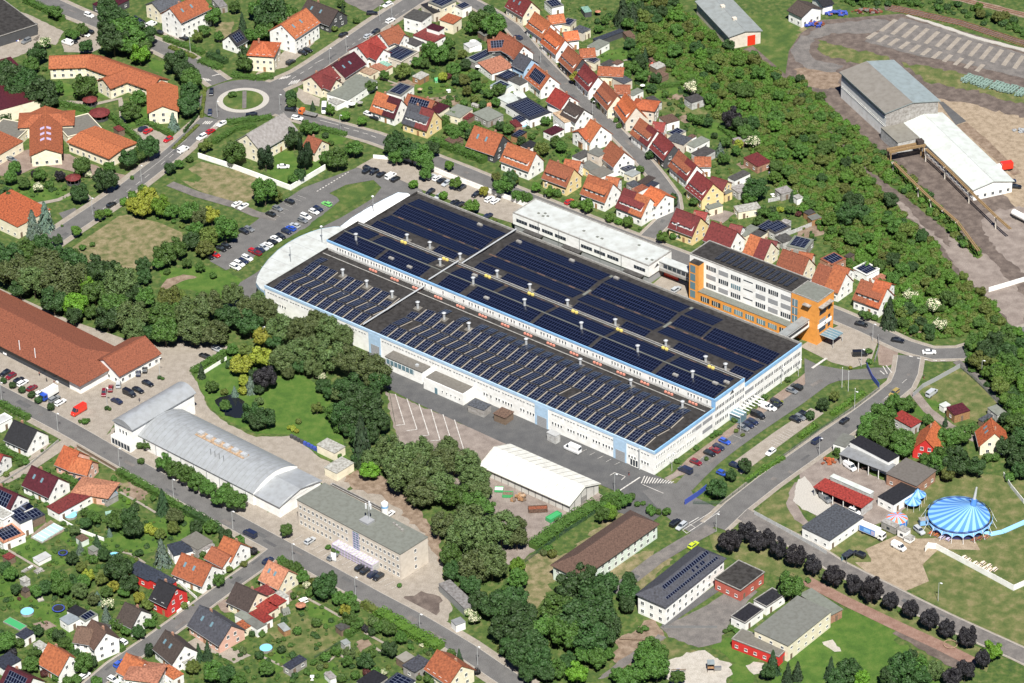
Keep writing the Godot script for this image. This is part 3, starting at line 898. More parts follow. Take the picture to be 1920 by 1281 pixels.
func street_lamp(x: float, z: float, h := 7.0) -> void:
	if lamp_mesh.is_empty():
		var b := MB.new()
		b.tube(Vector3.ZERO, Vector3(0, 7, 0), 0.10, 0.06, 8)
		lamp_mesh["pole"] = b.mesh()
		b = MB.new()
		b.tube(Vector3(0, 6.95, 0), Vector3(0.7, 7.15, 0), 0.05, 0.04, 6)
		lamp_mesh["arm"] = b.mesh()
		b = MB.new()
		b.box(Vector3(0.5, 7.08, -0.17), Vector3(1.2, 7.26, 0.17), true)
		lamp_mesh["head"] = b.mesh()
	var o := thing("street_lamp", "slim grey street lamp", "street lamp", Vector3(x, 0.05, z), -0.7, "street lamps")
	o.scale.y = h / 7.0
	part(o, "pole", lamp_mesh["pole"], M["galvanised"])
	part(o, "arm", lamp_mesh["arm"], M["galvanised"])
	part(o, "lamp_head", lamp_mesh["head"], M["lamp_white"])
func wall_run(pts: Array, h: float, t: float, key: String, called: String, label: String, posts := 0.0) -> Node3D:
	var p0 := Vector3(pts[0], 0, pts[1])
	var o := thing(called, label, "wall" if "wall" in called else "fence", p0)
	for i in range(0, pts.size() - 2, 2):
		var a := Vector3(pts[i], 0, pts[i + 1]) - p0
		var c := Vector3(pts[i + 2], 0, pts[i + 3]) - p0
		var d := (c - a)
		var L := d.length()
		d /= L
		var turn := atan2(-d.z, d.x)
		var step := posts if posts > 0.0 else L
		var n := maxi(1, int(round(L / step)))
		for k in n:
			var b := MB.new()
			var pl := L / n
			b.box(Vector3(0.04 if posts > 0 else 0.0, 0.05, -t * 0.5), Vector3(pl - (0.04 if posts > 0 else 0.0), h, t * 0.5))
			part(o, "panel", b.mesh(), M[key], a + d * pl * k, turn)
			if posts > 0.0:
				var pb := MB.new()
				pb.box(Vector3(-0.07, 0, -0.07), Vector3(0.07, h + 0.1, 0.07))
				part(o, "post", pb.mesh(), M[key], a + d * pl * k, turn)
	return o
func big_building(e: Array) -> Node3D:
	var ws: Array = e[3]
	var f0 := local_frame(ws[0][0], ws[0][1], ws[0][2], ws[0][3])
	var o := thing(e[0], e[1], e[2], f0[0])
	for h in ws:
		var fr := local_frame(h[0], h[1], h[2], h[3])
		var L: float = fr[2]
		var hr: float = h[4]; var he: float = h[5]; var W: float = h[6]; var fl: String = h[9]
		var hip := "hip" in fl and not "hipno" in fl and not "hipR" in fl
		if hip:
			L += W * 0.75
		var pos: Vector3 = (fr[0] as Vector3) - (f0[0] as Vector3)
		var wl := part(o, "wall", house_walls(L - 0.4, W - 0.6, he, he if (hip or "hipR" in fl) else hr - 0.12), M[h[8]], pos, fr[1])
		var rf: MeshInstance3D
		if hip:
			rf = part(o, "roof", roof_hip(L, W, he, hr, W * 0.5), tone(h[7], int(h[0])), pos, fr[1])
		elif "hipR" in fl:
			rf = part(o, "roof", roof_hip(L + W * 0.5, W, he, hr, W * 0.5, 0.9), tone(h[7], int(h[0])), pos, fr[1])
			wl.mesh = house_walls(L + W * 0.5 - 0.6, W - 0.6, he, he)
		else:
			rf = part(o, "roof", roof_gable(-L * 0.5 - 0.3, L * 0.5 + 0.3, W, he, hr, 0.4, 0.25), tone(h[7], int(h[0])), pos, fr[1])
			if not "tent" in fl:
				var rc := MB.new()
				rc.box(Vector3(-L * 0.5 - 0.3, hr + 0.2, -0.15), Vector3(L * 0.5 + 0.3, hr + 0.34, 0.15))
				part(rf, "ridge_cap", rc.mesh(), M[h[7]])
		var rows := 2 if "win2" in fl else (1 if "win1" in fl else 0)
		var w := W * 0.5 - 0.3
		var l := L * 0.5 - 0.2
		var bs := Basis(Vector3.UP, fr[1])
		for nrm in [Vector3(0, 0, 1), Vector3(1, 0, 0), Vector3(-1, 0, 0), Vector3(0, 0, -1)]:
			if (bs * nrm).z < 0.02 or rows == 0:
				continue
			var along := l if nrm.x == 0 else w
			var reach := w if nrm.x == 0 else l
			var side := Vector3(nrm.z, 0, -nrm.x)
			var n := maxi(1, int(along * 2.0 / 3.0))
			for r in rows:
				for i in n:
					var at: Vector3 = nrm * reach + side * (-along + (i + 0.5) * 2.0 * along / n) + Vector3.UP * (1.5 + r * (3.0 if he > 6.0 else 2.45))
					window(wl, at, nrm, 1.2, 1.45)
		if "skyl" in fl:
			for i in 3:
				var x := -L * 0.5 + L * (0.50 + 0.13 * i)
				for s in [-1.0, 1.0]:
					slope_slab(rf, "skylight", x - 0.8, x + 0.8, 0.66, 0.94, W, he, hr, s, 0.15, M["lilac_frame"])
		if "front" in fl:
			var gf := MB.new()
			gf.box(Vector3(-L * 0.5, 0.3, W * 0.5 - 0.28), Vector3(L * 0.5, 3.2, W * 0.5 - 0.2))
			part(wl, "shop_window", gf.mesh(), M["glass"])
			for x in [2.0, 7.0, 17.0, 21.0]:
				var pl := MB.new()
				pl.tube(Vector3(-L * 0.5 + 8.0 + x * 2.0, he, W * 0.45), Vector3(-L * 0.5 + 8.0 + x * 2.0, he + 4.6, W * 0.45), 0.14, 0.14, 6)
				part(rf, "roof_post", pl.mesh(), M["lamp_white"])
		if "solarrows" in fl:
			for row in [[0.10, 0.34, -0.40, 0.44], [0.42, 0.60, -0.36, 0.30], [0.66, 0.86, -0.34, 0.40]]:
				var x: float = -L * 0.5 + 2.5 + (row[2] + 0.40) * L
				var x1: float = L * 0.5 - 2.5 - (0.44 - row[3]) * L
				while x < x1:
					if not (row[0] == 0.42 and int(x * 2.0) % 5 < 2):
						slope_slab(rf, "solar_panel", x, x + 0.98, row[0], row[1], W, he, hr, 1.0, 0.10, M["solar"])
					x += 1.08
		if "bandwin" in fl:
			for y in [5.2, 9.6]:
				var n := 40
				for i in n:
					var wb := window(wl, Vector3(-l + (i + 0.5) * 2.0 * l / n, y, w), Vector3(0, 0, 1), 0.62, 0.8 if y < 6 else 1.3, "glass", 0)
					wb.name = "window"
			var gc := MB.new()
			gc.quad(Vector3(l + 0.03, 0, w), Vector3(l + 0.03, 0, -w), Vector3(l + 0.03, he - 0.1, -w), Vector3(l + 0.03, he - 0.1, w))
			gc.tri(Vector3(l + 0.03, he - 0.1, w), Vector3(l + 0.03, he - 0.1, -w), Vector3(l + 0.03, hr - 0.2, 0))
			part(wl, "gable_cladding", gc.mesh(), M["grey_wall"])
			for i in 22:
				var z := -w + (i + 0.5) * 2.0 * w / 22
				boxpart(wl, "cladding_rib", Vector3(l, 0, z - 0.12), Vector3(l + 0.09, lerpf(he, hr, 1.0 - absf(z) / w) - 0.2, z + 0.12), M["grey_wall"])
		if "twoslope" in fl:
			slope_slab(rf, "roof_sheet", -L * 0.5 - 0.3, L * 0.5 + 0.3, -0.03, 0.995, W, he, hr, 1.0, 0.09, M["metal_brown"])
		if "reddoor" in fl:
			for s in [-1.0, 1.0]:
				if (bs * Vector3(s, 0, 0)).z > 0.0:
					boxpart(wl, "door", Vector3(minf(s * l, s * (l + 0.1)), 0, -4.4), Vector3(maxf(s * l, s * (l + 0.1)), 4.4, -1.0), M["paint_signal_red"])
			for x in [-6.0, 6.0]:
				bp(rf, "roof_vent", x - 0.8, hr + 0.1, -0.8, x + 0.8, hr + 1.0, 0.8, "beige")
		if "tent" in fl:
			var n := 13
			for i in n + 1:
				var x := -L * 0.5 + i * L / n
				slope_slab(rf, "rib", x - 0.06, x + 0.06, -0.02, 1.0, W, he, hr, 1.0, 0.14, M["light_grey"])
				slope_slab(rf, "rib", x - 0.06, x + 0.06, -0.02, 1.0, W, he, hr, -1.0, 0.14, M["light_grey"])
				bp(wl, "post", x * 0.985 - 0.07, 0, w - 0.02, x * 0.985 + 0.07, he, w + 0.06, "dark_wall")
			for z in [-5.0, -1.2, 1.6, 5.0]:
				boxpart(wl, "post", Vector3(l - 0.02, 0, z - 0.07), Vector3(l + 0.06, lerpf(he, hr, 1.0 - absf(z) / (W * 0.5)) - 0.3, z + 0.07), M["dark_wall"])
			bp(wl, "door", l, 0, -1.1, l + 0.05, 2.8, 1.5, "light_grey")
	return o
func fp(u: float, y: float, v: float) -> Vector3:
	return Vector3(u, y, -v)
func bf(o: Node, called: String, a: float, b: float, c: float, d: float, e: float, f: float, key: String) -> MeshInstance3D:
	return boxpart(o, called, fp(a, b, c), fp(d, e, f), M[key])
func garden_item(called: String, label: String, at: Vector3, turn: float, L: float, W: float, h: float, key: String) -> void:
	var o := thing(called, label, called.get_slice("_", called.get_slice_count("_") - 1), at, turn)
	var l := L * 0.5; var w := W * 0.5
	blocks.append([Vector2(at.x, at.z), maxf(l, w)])
	match called:
		"party_tent", "garden_hut", "garden_shelter", "greenhouse", "cold_frame":
			var e := h * (0.55 if h > 1.5 else 0.7)
			part(o, "wall", house_walls(L, W, e, h - 0.05), M[key])
			part(o, "roof", roof_gable(-l - 0.1, l + 0.1, W, e, h, 0.12, 0.06), M[key])
			for i in 4:
				bp(o, "frame_bar", -l + i * (L - 0.1) / 3.0, 0, w, -l + 0.1 + i * (L - 0.1) / 3.0, e, w + 0.05, "white")
		"garden_table", "garden_urn", "garden_oven":
			bp(o, "top", -l, h - 0.08, -w, l, h, w, key)
			bp(o, "foot", -l * 0.5, 0, -w * 0.5, l * 0.5, h - 0.08, w * 0.5, key)
			for s in [-1.0, 1.0]:
				bp(o, "bench", -l * 0.8, 0.3, s * (w + 0.5) - 0.15, l * 0.8, 0.42, s * (w + 0.5) + 0.15, key)
		_:
			for e in [[-l, -w, l, -w + 0.12], [-l, w - 0.12, l, w], [-l, -w + 0.12, -l + 0.12, w - 0.12], [l - 0.12, -w + 0.12, l, w - 0.12]]:
				bp(o, "rim", e[0], 0, e[1], e[2], h, e[3], "light_grey")
			bp(o, "filling", -l + 0.12, 0, -w + 0.12, l - 0.12, h * 0.85, w - 0.12, key)
func grid_thing(called: String, label: String, category: String) -> Node3D:
	return thing(called, label, category, ORIGIN, -0.700407)
func fold_y(v: float) -> float:
	# height of the folded factory roof above its eaves
	var k := [[0.0, 0.0], [7.35, 1.0], [14.7, 0.0], [22.2, 1.0], [32.9, 0.0], [33.0, 3.3], [40.8, 4.3], [49.6, 3.3], [49.7, 0.9], [57.3, 1.9], [64.5, 0.9], [72.2, 1.9], [80.2, 0.9], [83, 0.9]]
	for i in k.size() - 1:
		if v <= k[i + 1][0]:
			return lerpf(k[i][1], k[i + 1][1], (v - k[i][0]) / (k[i + 1][0] - k[i][0]))
	return 0.9
func roof_plate(parent: Node, u0: float, u1: float, v0: float, v1: float, lift: float, tilt: float, mat: Material, called := "solar_panel", mw := 1.0, mh := 1.65) -> void:
	var b := MB.new()
	var y0 := 8.35 + fold_y(v0) + lift
	var y1 := 8.35 + fold_y(v1) + lift
	var p := [fp(u0, y0, v0), fp(u1, y0 + tilt, v0), fp(u1, y1 + tilt, v1), fp(u0, y1, v1)]
	var dn := Vector3(0, -0.08, 0)
	b.quad(p[0], p[1], p[2], p[3], Color.WHITE, maxf(1.0, round((u1 - u0) / mw)), maxf(1.0, round((v1 - v0) / mh)))
	for k in 4:
		b.quad(p[k] + dn, p[(k + 1) % 4] + dn, p[(k + 1) % 4], p[k], Color.WHITE, 0.02, 0.02)
	part(parent, called, b.mesh(), mat)
func window_strip(parent: Node, called: String, list: Array, out_: Vector3, w: float, h: float) -> void:
	# very small windows joined into one part
	var fr := MB.new()
	var gl := MB.new()
	var side := Vector3(out_.z, 0, -out_.x)
	for c in list:
		var x: Vector3 = side * w * 0.5
		var y := Vector3.UP * h * 0.5
		var q := out_ * 0.04
		gl.quad(c - x - y + q, c + x - y + q, c + x + y + q, c - x + y + q)
		fr.quad(c - x - y * 1.5 + q * 2.5, c + x - y * 1.5 + q * 2.5, c + x - y + q, c - x - y + q)
	var m := gl.mesh()
	m.surface_set_material(0, M["glass"])
	fr.mesh(m)
	m.surface_set_material(1, M["frame"])
	var o := part(parent, called, m, null)
	o.set_meta("kind", "stuff")
func factory() -> void:
	var o := grid_thing("factory_hall", "huge white factory hall with blue roof edges and solar-covered roof", "factory")
	var L := 172.42
	var b := MB.new()
	# walls block by block (open tops, the roof closes them)
	for e in [[0.0, 33.0, 9.09], [33.0, 49.7, 12.35], [49.7, 82.55, 9.96]]:
		var q := [fp(0, 0, e[0]), fp(L, 0, e[0]), fp(L, 0, e[1]), fp(0, 0, e[1])]
		var bb := MB.new()
		for k in 4:
			bb.quad(q[k], q[(k + 1) % 4], q[(k + 1) % 4] + Vector3.UP * e[2], q[k] + Vector3.UP * e[2])
		part(o, "wall", bb.mesh(), M["white"])
	# folded roof surface, one part for each block
	for blk in [[0.35, 7.35, 14.7, 22.2, 32.9], [33.2, 40.8, 49.4], [49.9, 57.3, 64.5, 72.2, 80.2, 82.2]]:
		var rb := MB.new()
		for i in blk.size() - 1:
			var v0: float = blk[i]; var v1: float = blk[i + 1]
			var e := 0.05
			rb.quad(fp(0.3, 8.35 + fold_y(v0 + e), v0), fp(L - 0.3, 8.35 + fold_y(v0 + e), v0), fp(L - 0.3, 8.35 + fold_y(v1 - e), v1), fp(0.3, 8.35 + fold_y(v1 - e), v1))
		part(o, "roof", rb.mesh(), M["bitumen"])
	# blue parapet bands
	var band := func(u0: float, u1: float, v0: float, v1: float, y0: float, y1: float, key: String) -> void:
		bp(o, "parapet_band", u0, y0, -v1, u1, y1, -v0, key)
	band.call(-0.12, L + 0.12, -0.12, 0.35, 8.15, 9.15, "pale_blue")
	band.call(L - 0.35, L + 0.12, 0.352, 33.0, 8.05, 9.16, "blue_band")
	band.call(-0.12, L + 0.12, 32.85, 33.2, 11.7, 12.42, "blue_band")
	band.call(L - 0.35, L + 0.12, 33.202, 49.45, 11.35, 12.43, "blue_band")
	band.call(L - 1.4, L + 0.06, 32.9, 33.3, 9.16, 11.7, "blue_band")
	band.call(L - 0.35, L + 0.12, 49.75, 82.2, 8.9, 10.03, "blue_band")
	band.call(-0.12, L + 0.12, 49.45, 49.75, 12.15, 12.46, "light_grey")
	band.call(-0.12, L + 0.12, 82.2, 82.62, 9.2, 10.02, "light_grey")
	band.call(-0.12, 0.3, 0.352, 33.0, 8.4, 9.1, "bitumen")
	band.call(-0.12, 0.3, 33.202, 49.45, 11.7, 12.4, "bitumen")
	band.call(-0.12, 0.3, 49.752, 82.2, 9.4, 10.0, "bitumen")
	# tables of modules on the low hall: three rows of short east-tilted tables
	var vents := [Vector2(17.7, 21.5), Vector2(29.4, 21), Vector2(41.2, 21), Vector2(53, 21), Vector2(65, 21), Vector2(76, 21.2), Vector2(98, 25.4), Vector2(120.5, 26.7), Vector2(142, 26.8), Vector2(163.7, 26.7), Vector2(8.6, 39), Vector2(61.5, 41), Vector2(85, 40.6), Vector2(110, 40.6), Vector2(134.3, 40.6), Vector2(158.5, 39.2), Vector2(20.3, 53.2), Vector2(30.4, 54.0), Vector2(44.2, 54.3), Vector2(62, 53.4), Vector2(77, 53.2), Vector2(94, 53), Vector2(115, 53), Vector2(137, 52.7), Vector2(153.8, 52.8), Vector2(161.9, 53.1), Vector2(43.8, 44)]
	var u := 3.0
	var idx := 0
	while u < 168.0:
		if u < 43.5 or u > 49.0:
			roof_plate(o, u, u + 3.3, 0.9, 6.95, 0.25, 0.42, M["solar"])
			roof_plate(o, u + 3.42, u + 3.78, 0.9, 6.9, 0.12, 0.0, M["ballast"], "ballast_strip")
			var gap := false
			for c in vents:
				if c.y < 30 and absf(c.x - u - 1.5) < 2.6 and absf(c.y - 19.0) < 4.0:
					gap = true
			if idx % 17 != 11:
				roof_plate(o, u, u + 3.3, 7.75, 14.3, 0.25, 0.42, M["solar"])
			roof_plate(o, u + 3.42, u + 3.78, 7.9, 14.4, 0.12, 0.0, M["ballast"], "ballast_strip")
			if gap:
				roof_plate(o, u, u + 3.3, 15.1, 18.4, 0.25, 0.42, M["solar"])
			else:
				roof_plate(o, u, u + 3.3, 15.1, 22.0, 0.25, 0.42, M["solar"])
				if u > 60.0 or idx % 3 == 0:
					roof_plate(o, u, u + 3.3, 22.5, 26.4, 0.30, 0.42, M["solar"])
			roof_plate(o, u + 3.42, u + 3.78, 15.2, 22.0, 0.12, 0.0, M["ballast"], "ballast_strip")
			idx += 1
		u += 4.13
	# long fields on the raised nave and on the rear hall
	for r in [[33.7, 40.6, [[2, 21.5], [23, 42.5], [51, 61], [64, 92.5], [94, 118], [119.5, 145], [146.8, 171]]], [41.5, 47.9, [[2, 12], [14, 40], [50.5, 70], [72, 93], [94.5, 119], [120.5, 145], [147, 169.6]]], [51.3, 56.9, [[3, 18], [32.5, 42], [51.5, 60], [64, 75], [79, 92], [96, 113], [117, 127.5], [139.5, 152], [163.5, 171.2]]], [57.7, 63.9, [[3.4, 45.2], [51.5, 92.4], [94.5, 127.6], [129.5, 170.6]]], [64.9, 71.9, [[3, 45], [51.5, 92.6], [94.6, 127.7], [143.6, 171]]], [72.6, 79.0, [[3.7, 45], [51.5, 92.6], [94.5, 127.7], [129.6, 142]]]]:
		for s in r[2]:
			var row_h := (float(r[1]) - float(r[0])) / 4.0
			for k in 4:
				roof_plate(o, s[0], s[1], float(r[0]) + k * row_h, float(r[0]) + (k + 1) * row_h - 0.09, 0.22, 0.0, M["solar_field"], "solar_panel", 1.03, 1.5)
	roof_plate(o, 129.5, 142.5, 65.4, 71.6, 0.22, 0.0, M["solar_field"])
	# pipes and walkways
	for e in [[45.8, 0.6, 32.8], [47.6, 33.3, 49.4], [47.2, 50.0, 82.0]]:
		var pb := MB.new()
		pb.tube(fp(e[0], 10.0 + fold_y(e[1]) * 0.9, e[1]), fp(e[0], 10.0 + fold_y(e[2]) * 0.9, e[2]), 0.28, 0.28, 8)
		part(o, "roof_pipe", pb.mesh(), M["galvanised"])
	for uu in [93.4, 128.6]:
		roof_plate(o, uu - 0.5, uu + 0.5, 50.4, 79.0, 0.18, 0.0, M["felt_grey"], "walkway")
	roof_plate(o, 1.0, 171.0, 29.2, 29.7, 0.35, 0.0, M["light_grey"], "cable_tray")
	roof_plate(o, 1.0, 171.0, 41.0, 41.4, 0.10, 0.0, M["felt_grey"], "ridge_strip")
	for i in 23:
		var v := 64.4 + 0.4 * sin(i * 1.7)
		roof_plate(o, 6.0 + i * 7.2, 8.6 + i * 7.2 + sin(i * 2.3), v, v + 0.7, 0.05, 0.0, M["brown"], "roof_patch")
		roof_plate(o, 4.0 + i * 7.3, 6.4 + i * 7.3 + sin(i * 1.3), 47.7, 48.5, 0.05, 0.0, M["brown"], "roof_patch")
	# exhaust stacks
	var sm := MB.new()
	sm.tube(Vector3.ZERO, Vector3(0, 2.2, 0), 0.45, 0.45, 10)
	var cm := MB.new()
	cm.tube(Vector3(0, 2.15, 0), Vector3(0, 2.7, 0), 0.46, 0.8, 10)
	cm.tube(Vector3(0, 2.7, 0), Vector3(0, 3.0, 0), 0.8, 0.3, 10)
	var stack_mesh := sm.mesh()
	var cap_mesh := cm.mesh()
	for c in vents:
		var at := fp(c.x, 8.3 + fold_y(c.y), c.y)
		var st := part(o, "exhaust_stack", stack_mesh, M["galvanised"], at)
		part(st, "stack_cap", cap_mesh, M["galvanised"])
		roof_plate(o, c.x - 1.3, c.x + 1.3, c.y - 1.2, c.y + 1.2, 0.12, 0.0, M["gravel_roof"], "stack_base")
	for i in 15:
		var uu := 22.0 + i * 10.1
		for k in 3:
			var bx := MB.new()
			bx.box(Vector3(-0.4, 0, -0.25), Vector3(0.4, 0.6, 0.25))
			part(o, "roof_unit", bx.mesh(), M["pink_box"], fp(uu + k * 1.3, 8.45 + fold_y(31.2), 31.2))
	for i in 8:
		for k in 2:
			var bx := MB.new()
			bx.box(Vector3(-0.5, 0, -0.3), Vector3(0.5, 0.7, 0.3))
			part(o, "roof_unit", bx.mesh(), M["yellow_box"], fp(22.0 + i * 19.5 + k * 1.5, 8.45 + fold_y(48.6), 48.6))
	for c in [[33.0, 77.0], [52.0, 76.0], [75.0, 77.5], [95.0, 77.5], [26.0, 36.5], [35.0, 36.0], [70.0, 36.3], [152.0, 36.5], [168.5, 43.0], [57.0, 45.5], [166, 40.0]]:
		bf(o, "roof_hatch", c[0], 8.4 + fold_y(c[1]), c[1] + 1.0, c[0] + 2.0, 9.1 + fold_y(c[1]), c[1], "light_grey")
	# front façade
	for e in [[48.6, 54.0], [122.4, 128.0], [155.6, 161.0]]:
		bf(o, "blue_panel", e[0], 0, 0.0, e[1], 8.14, -0.16, "pale_blue")
		var rd := bf(o, "roller_door", e[0] + 1.0, 0, -0.16, e[1] - 0.6, 4.0, -0.24, "shutter")
		for k in 6:
			bf(rd, "slat", e[0] + 1.05, 0.3 + k * 0.62, -0.24, e[1] - 0.65, 0.36 + k * 0.62, -0.27, "trim_grey")
	var dashes := []
	var g := 1.6
	while g < 170.0:
		for k in 4:
			var uu := g + k * 1.2
			if not (uu > 48 and uu < 54.5) and not (uu > 122 and uu < 128.4) and not (uu > 155.2 and uu < 161.3) and uu < 171.0:
				dashes.append(fp(uu, 6.75, 0.0))
				if (uu < 12.0 or uu > 100.0) and int(uu * 3.0) % 31 > 4:
					window(o, fp(uu, 3.3, -0.01), Vector3(0, 0, 1), 0.72, 1.25, "glass", 0)
		g += 5.35
	window_strip(o, "high_window", dashes, Vector3(0, 0, 1), 0.85, 0.36)
	for e in [[163.0, 166.4, 3.0]]:
		for k in 3:
			window(o, fp(e[0] + k * 1.1, 1.45, -0.02), Vector3(0, 0, 1), 1.0, 2.7, "glass", 0, "glass_door")
	var dp := MB.new()
	dp.tube(fp(166.6, 0, -0.3), fp(166.6, 8.2, -0.3), 0.28, 0.28, 8)
	part(o, "downpipe", dp.mesh(), M["galvanised"])
	# clerestory of the nave
	g = 5.0
	while g < 168.0:
		for k in 4:
			if not (g > 44 and g < 60 and k != 1) and (g < 62 or (int(g * 2.0) + k) % 4 != 0):
				window(o, fp(g + k * 1.25, 10.35, 32.99), Vector3(0, 0, 1), 0.62, 1.35, "glass", 0)
		g += 5.35
	# east façade
	var side := []
	g = 1.2
	while g < 32.0:
		for y in [2.7, 6.3]:
			for k in 6:
				if g > 21.0 and y > 0.0 and g < 31.0:
					continue
				window(o, fp(L + 0.01, y, g + k * 0.85), Vector3(1, 0, 0), 0.48, 1.35, "glass", 0)
		g += 5.55
	for e in [[20.6, 25.6, 6.3], [26.2, 31.6, 6.3], [26.2, 31.6, 2.9]]:
		bf(o, "shutter_band", L, e[2] - 0.7, e[1], L + 0.06, e[2] + 0.7, e[0], "shutter")
	g = 33.6
	while g < 81.5:
		for y in ([2.7, 5.6, 8.4] if g < 48.5 else [2.7, 6.3]):
			for k in 6:
				var vv := g + k * 0.85
				if vv < 82.0 and not (vv > 40.5 and vv < 48.5 and y < 4.0):
					side.append(fp(L, y, vv))
		g += 5.55
	window_strip(o, "side_window", side, Vector3(1, 0, 0), 0.48, 1.3)
	bf(o, "shutter_band", L, 5.6, 54.6, L + 0.06, 7.0, 50.3, "shutter")
	# company mark: dark triangle over a thin line of lettering on the white wall
	var lg := MB.new()
	lg.tri(fp(L + 0.05, 10.0, 41.2), fp(L + 0.05, 10.0, 43.6), fp(L + 0.05, 11.5, 42.8))
	part(o, "emblem", lg.mesh(), M["dark_wall"])
	# entrance canopy of glass
	bf(o, "entrance", L + 0.02, 0, 45.2, L + 4.2, 3.0, 41.4, "glass_blue")
	for i in 9:
		bf(o, "canopy_beam", L + 0.4, 3.05, 40.8 + i * 1.7, L + 4.6, 3.3, 41.0 + i * 1.7, "lamp_white")
	# annexes along the front
	var an := grid_thing("front_annex", "white annex with dark roof and long window band at the factory front", "building")
	bf(an, "wall", 60.2, 0, -0.2, 76.5, 4.9, -4.6, "white")
	bf(an, "roof", 60.0, 4.9, -0.2, 76.7, 5.2, -4.8, "gravel_roof")
	bf(an, "window_band", 60.4, 2.5, -4.6, 73.0, 4.3, -4.68, "glass_blue")
	for i in 8:
		bf(an, "window_post", 60.4 + i * 1.75, 2.4, -4.68, 60.6 + i * 1.75, 4.4, -4.74, "lamp_white")
	bf(an, "roof_vent", 72.5, 5.2, -2.4, 73.5, 5.9, -3.4, "galvanised")
	var a2 := grid_thing("front_annex", "longer low white annex with dark gravel roof at the factory front", "building")
	bf(a2, "wall", 78.6, 0, -0.2, 96.2, 4.2, -6.2, "white")
	bf(a2, "roof", 78.9, 4.2, -0.2, 95.9, 4.35, -5.9, "gravel_roof")
	for e in [[78.6, 96.2, -6.2, -5.95], [78.6, 78.85, -5.95, -0.2], [95.95, 96.2, -5.95, -0.2]]:
		bf(a2, "parapet", e[0], 4.2, e[3], e[1], 4.6, e[2], "white")
	for i in 5:
		window(a2, fp(87.0 + i * 1.9, 2.0, -6.2), Vector3(0, 0, 1), 0.6, 0.9, "glass", 0)
	bf(a2, "door", 83.6, 0, -6.2, 84.8, 2.4, -6.28, "glass_blue")
	# curved white canopy at the west end
	var cn := grid_thing("curved_canopy", "curved pale canopy roof wrapping the west end of the factory", "canopy")
	for e in [[[[0.0, 0.6], [-3.6, 1.2], [-7.5, 3.3], [-10.2, 7.0], [-12.4, 11.4], [-14.8, 17.6], [-16.5, 24.4], [-17.1, 30.4], [-16.9, 36.0], [-16.0, 40.8], [-14.6, 45.0], [-11.5, 49.5], [-9.9, 50.6], [-0.15, 50.6]], "membrane"], [[[-0.15, 51.0], [-9.9, 51.0], [-10.8, 58.0], [-10.9, 66.7], [-10.4, 75.0], [-9.6, 82.4], [-6.3, 84.2], [-0.15, 82.4]], "white"]]:
		var pts := PackedVector2Array()
		for q in e[0]:
			pts.append(Vector2(q[0], -q[1]))
		var pm := MB.new()
		pm.poly(pts, 6.05, 0.35)
		part(cn, "canopy_roof", pm.mesh(), M[e[1]])
		var fm := MB.new()
		var inner := MB.new()
		for i in pts.size() - 2:
			var p := pts[i + (0 if e[1] == "membrane" else 1)]
			var q := pts[i + (1 if e[1] == "membrane" else 2)] if i + 2 < pts.size() else pts[i + 1]
			var a := Vector3(p.x * 1.01, 4.4, p.y); var c := Vector3(q.x * 1.01, 4.4, q.y)
			fm.quad(a, c, c + Vector3.UP * 1.72, a + Vector3.UP * 1.72)
			inner.quad(Vector3(p.x * 0.88, 0, p.y), Vector3(q.x * 0.88, 0, q.y), Vector3(q.x * 0.88, 5.6, q.y), Vector3(p.x * 0.88, 5.6, p.y))
		part(cn, "fascia", fm.mesh(), M["pale_blue"])
		part(cn, "glazed_wall", inner.mesh(), M["glass_blue"])
	for v in [6.0, 12.5, 19.0, 25.5, 32.0, 38.5, 45.0]:
		var reach := -16.9 * sqrt(maxf(0.05, 1.0 - pow((v - 30.0) / 31.5, 2.0))) * 0.96
		bf(cn, "seam", reach, 6.05, v + 0.12, -0.5, 6.12, v, "trim_grey")
	for e in [[-7.4, 21.4], [-7.6, 38.4], [-7.3, 66.1]]:
		var mp := MB.new()
		mp.tube(fp(e[0], 6.0, e[1]), fp(e[0], 12.6, e[1]), 0.16, 0.12, 8)
		var ms := part(cn, "mast", mp.mesh(), M["steel"])
		var mh := MB.new()
		mh.box(fp(e[0] - 0.35, 12.5, e[1] + 0.35), fp(e[0] + 0.35, 12.85, e[1] - 0.35), true)
		part(ms, "lamp_head", mh.mesh(), M["lamp_white"])
		for d in [[-3.2, -2.5], [3.4, -1.0]]:
			if e[1] > 60.0:
				var gy := MB.new()
				gy.tube(fp(e[0], 10.5, e[1]), fp(e[0] + d[0], 6.1, e[1] + d[1] * 1.6), 0.05, 0.05, 5)
				part(ms, "stay", gy.mesh(), M["steel"])
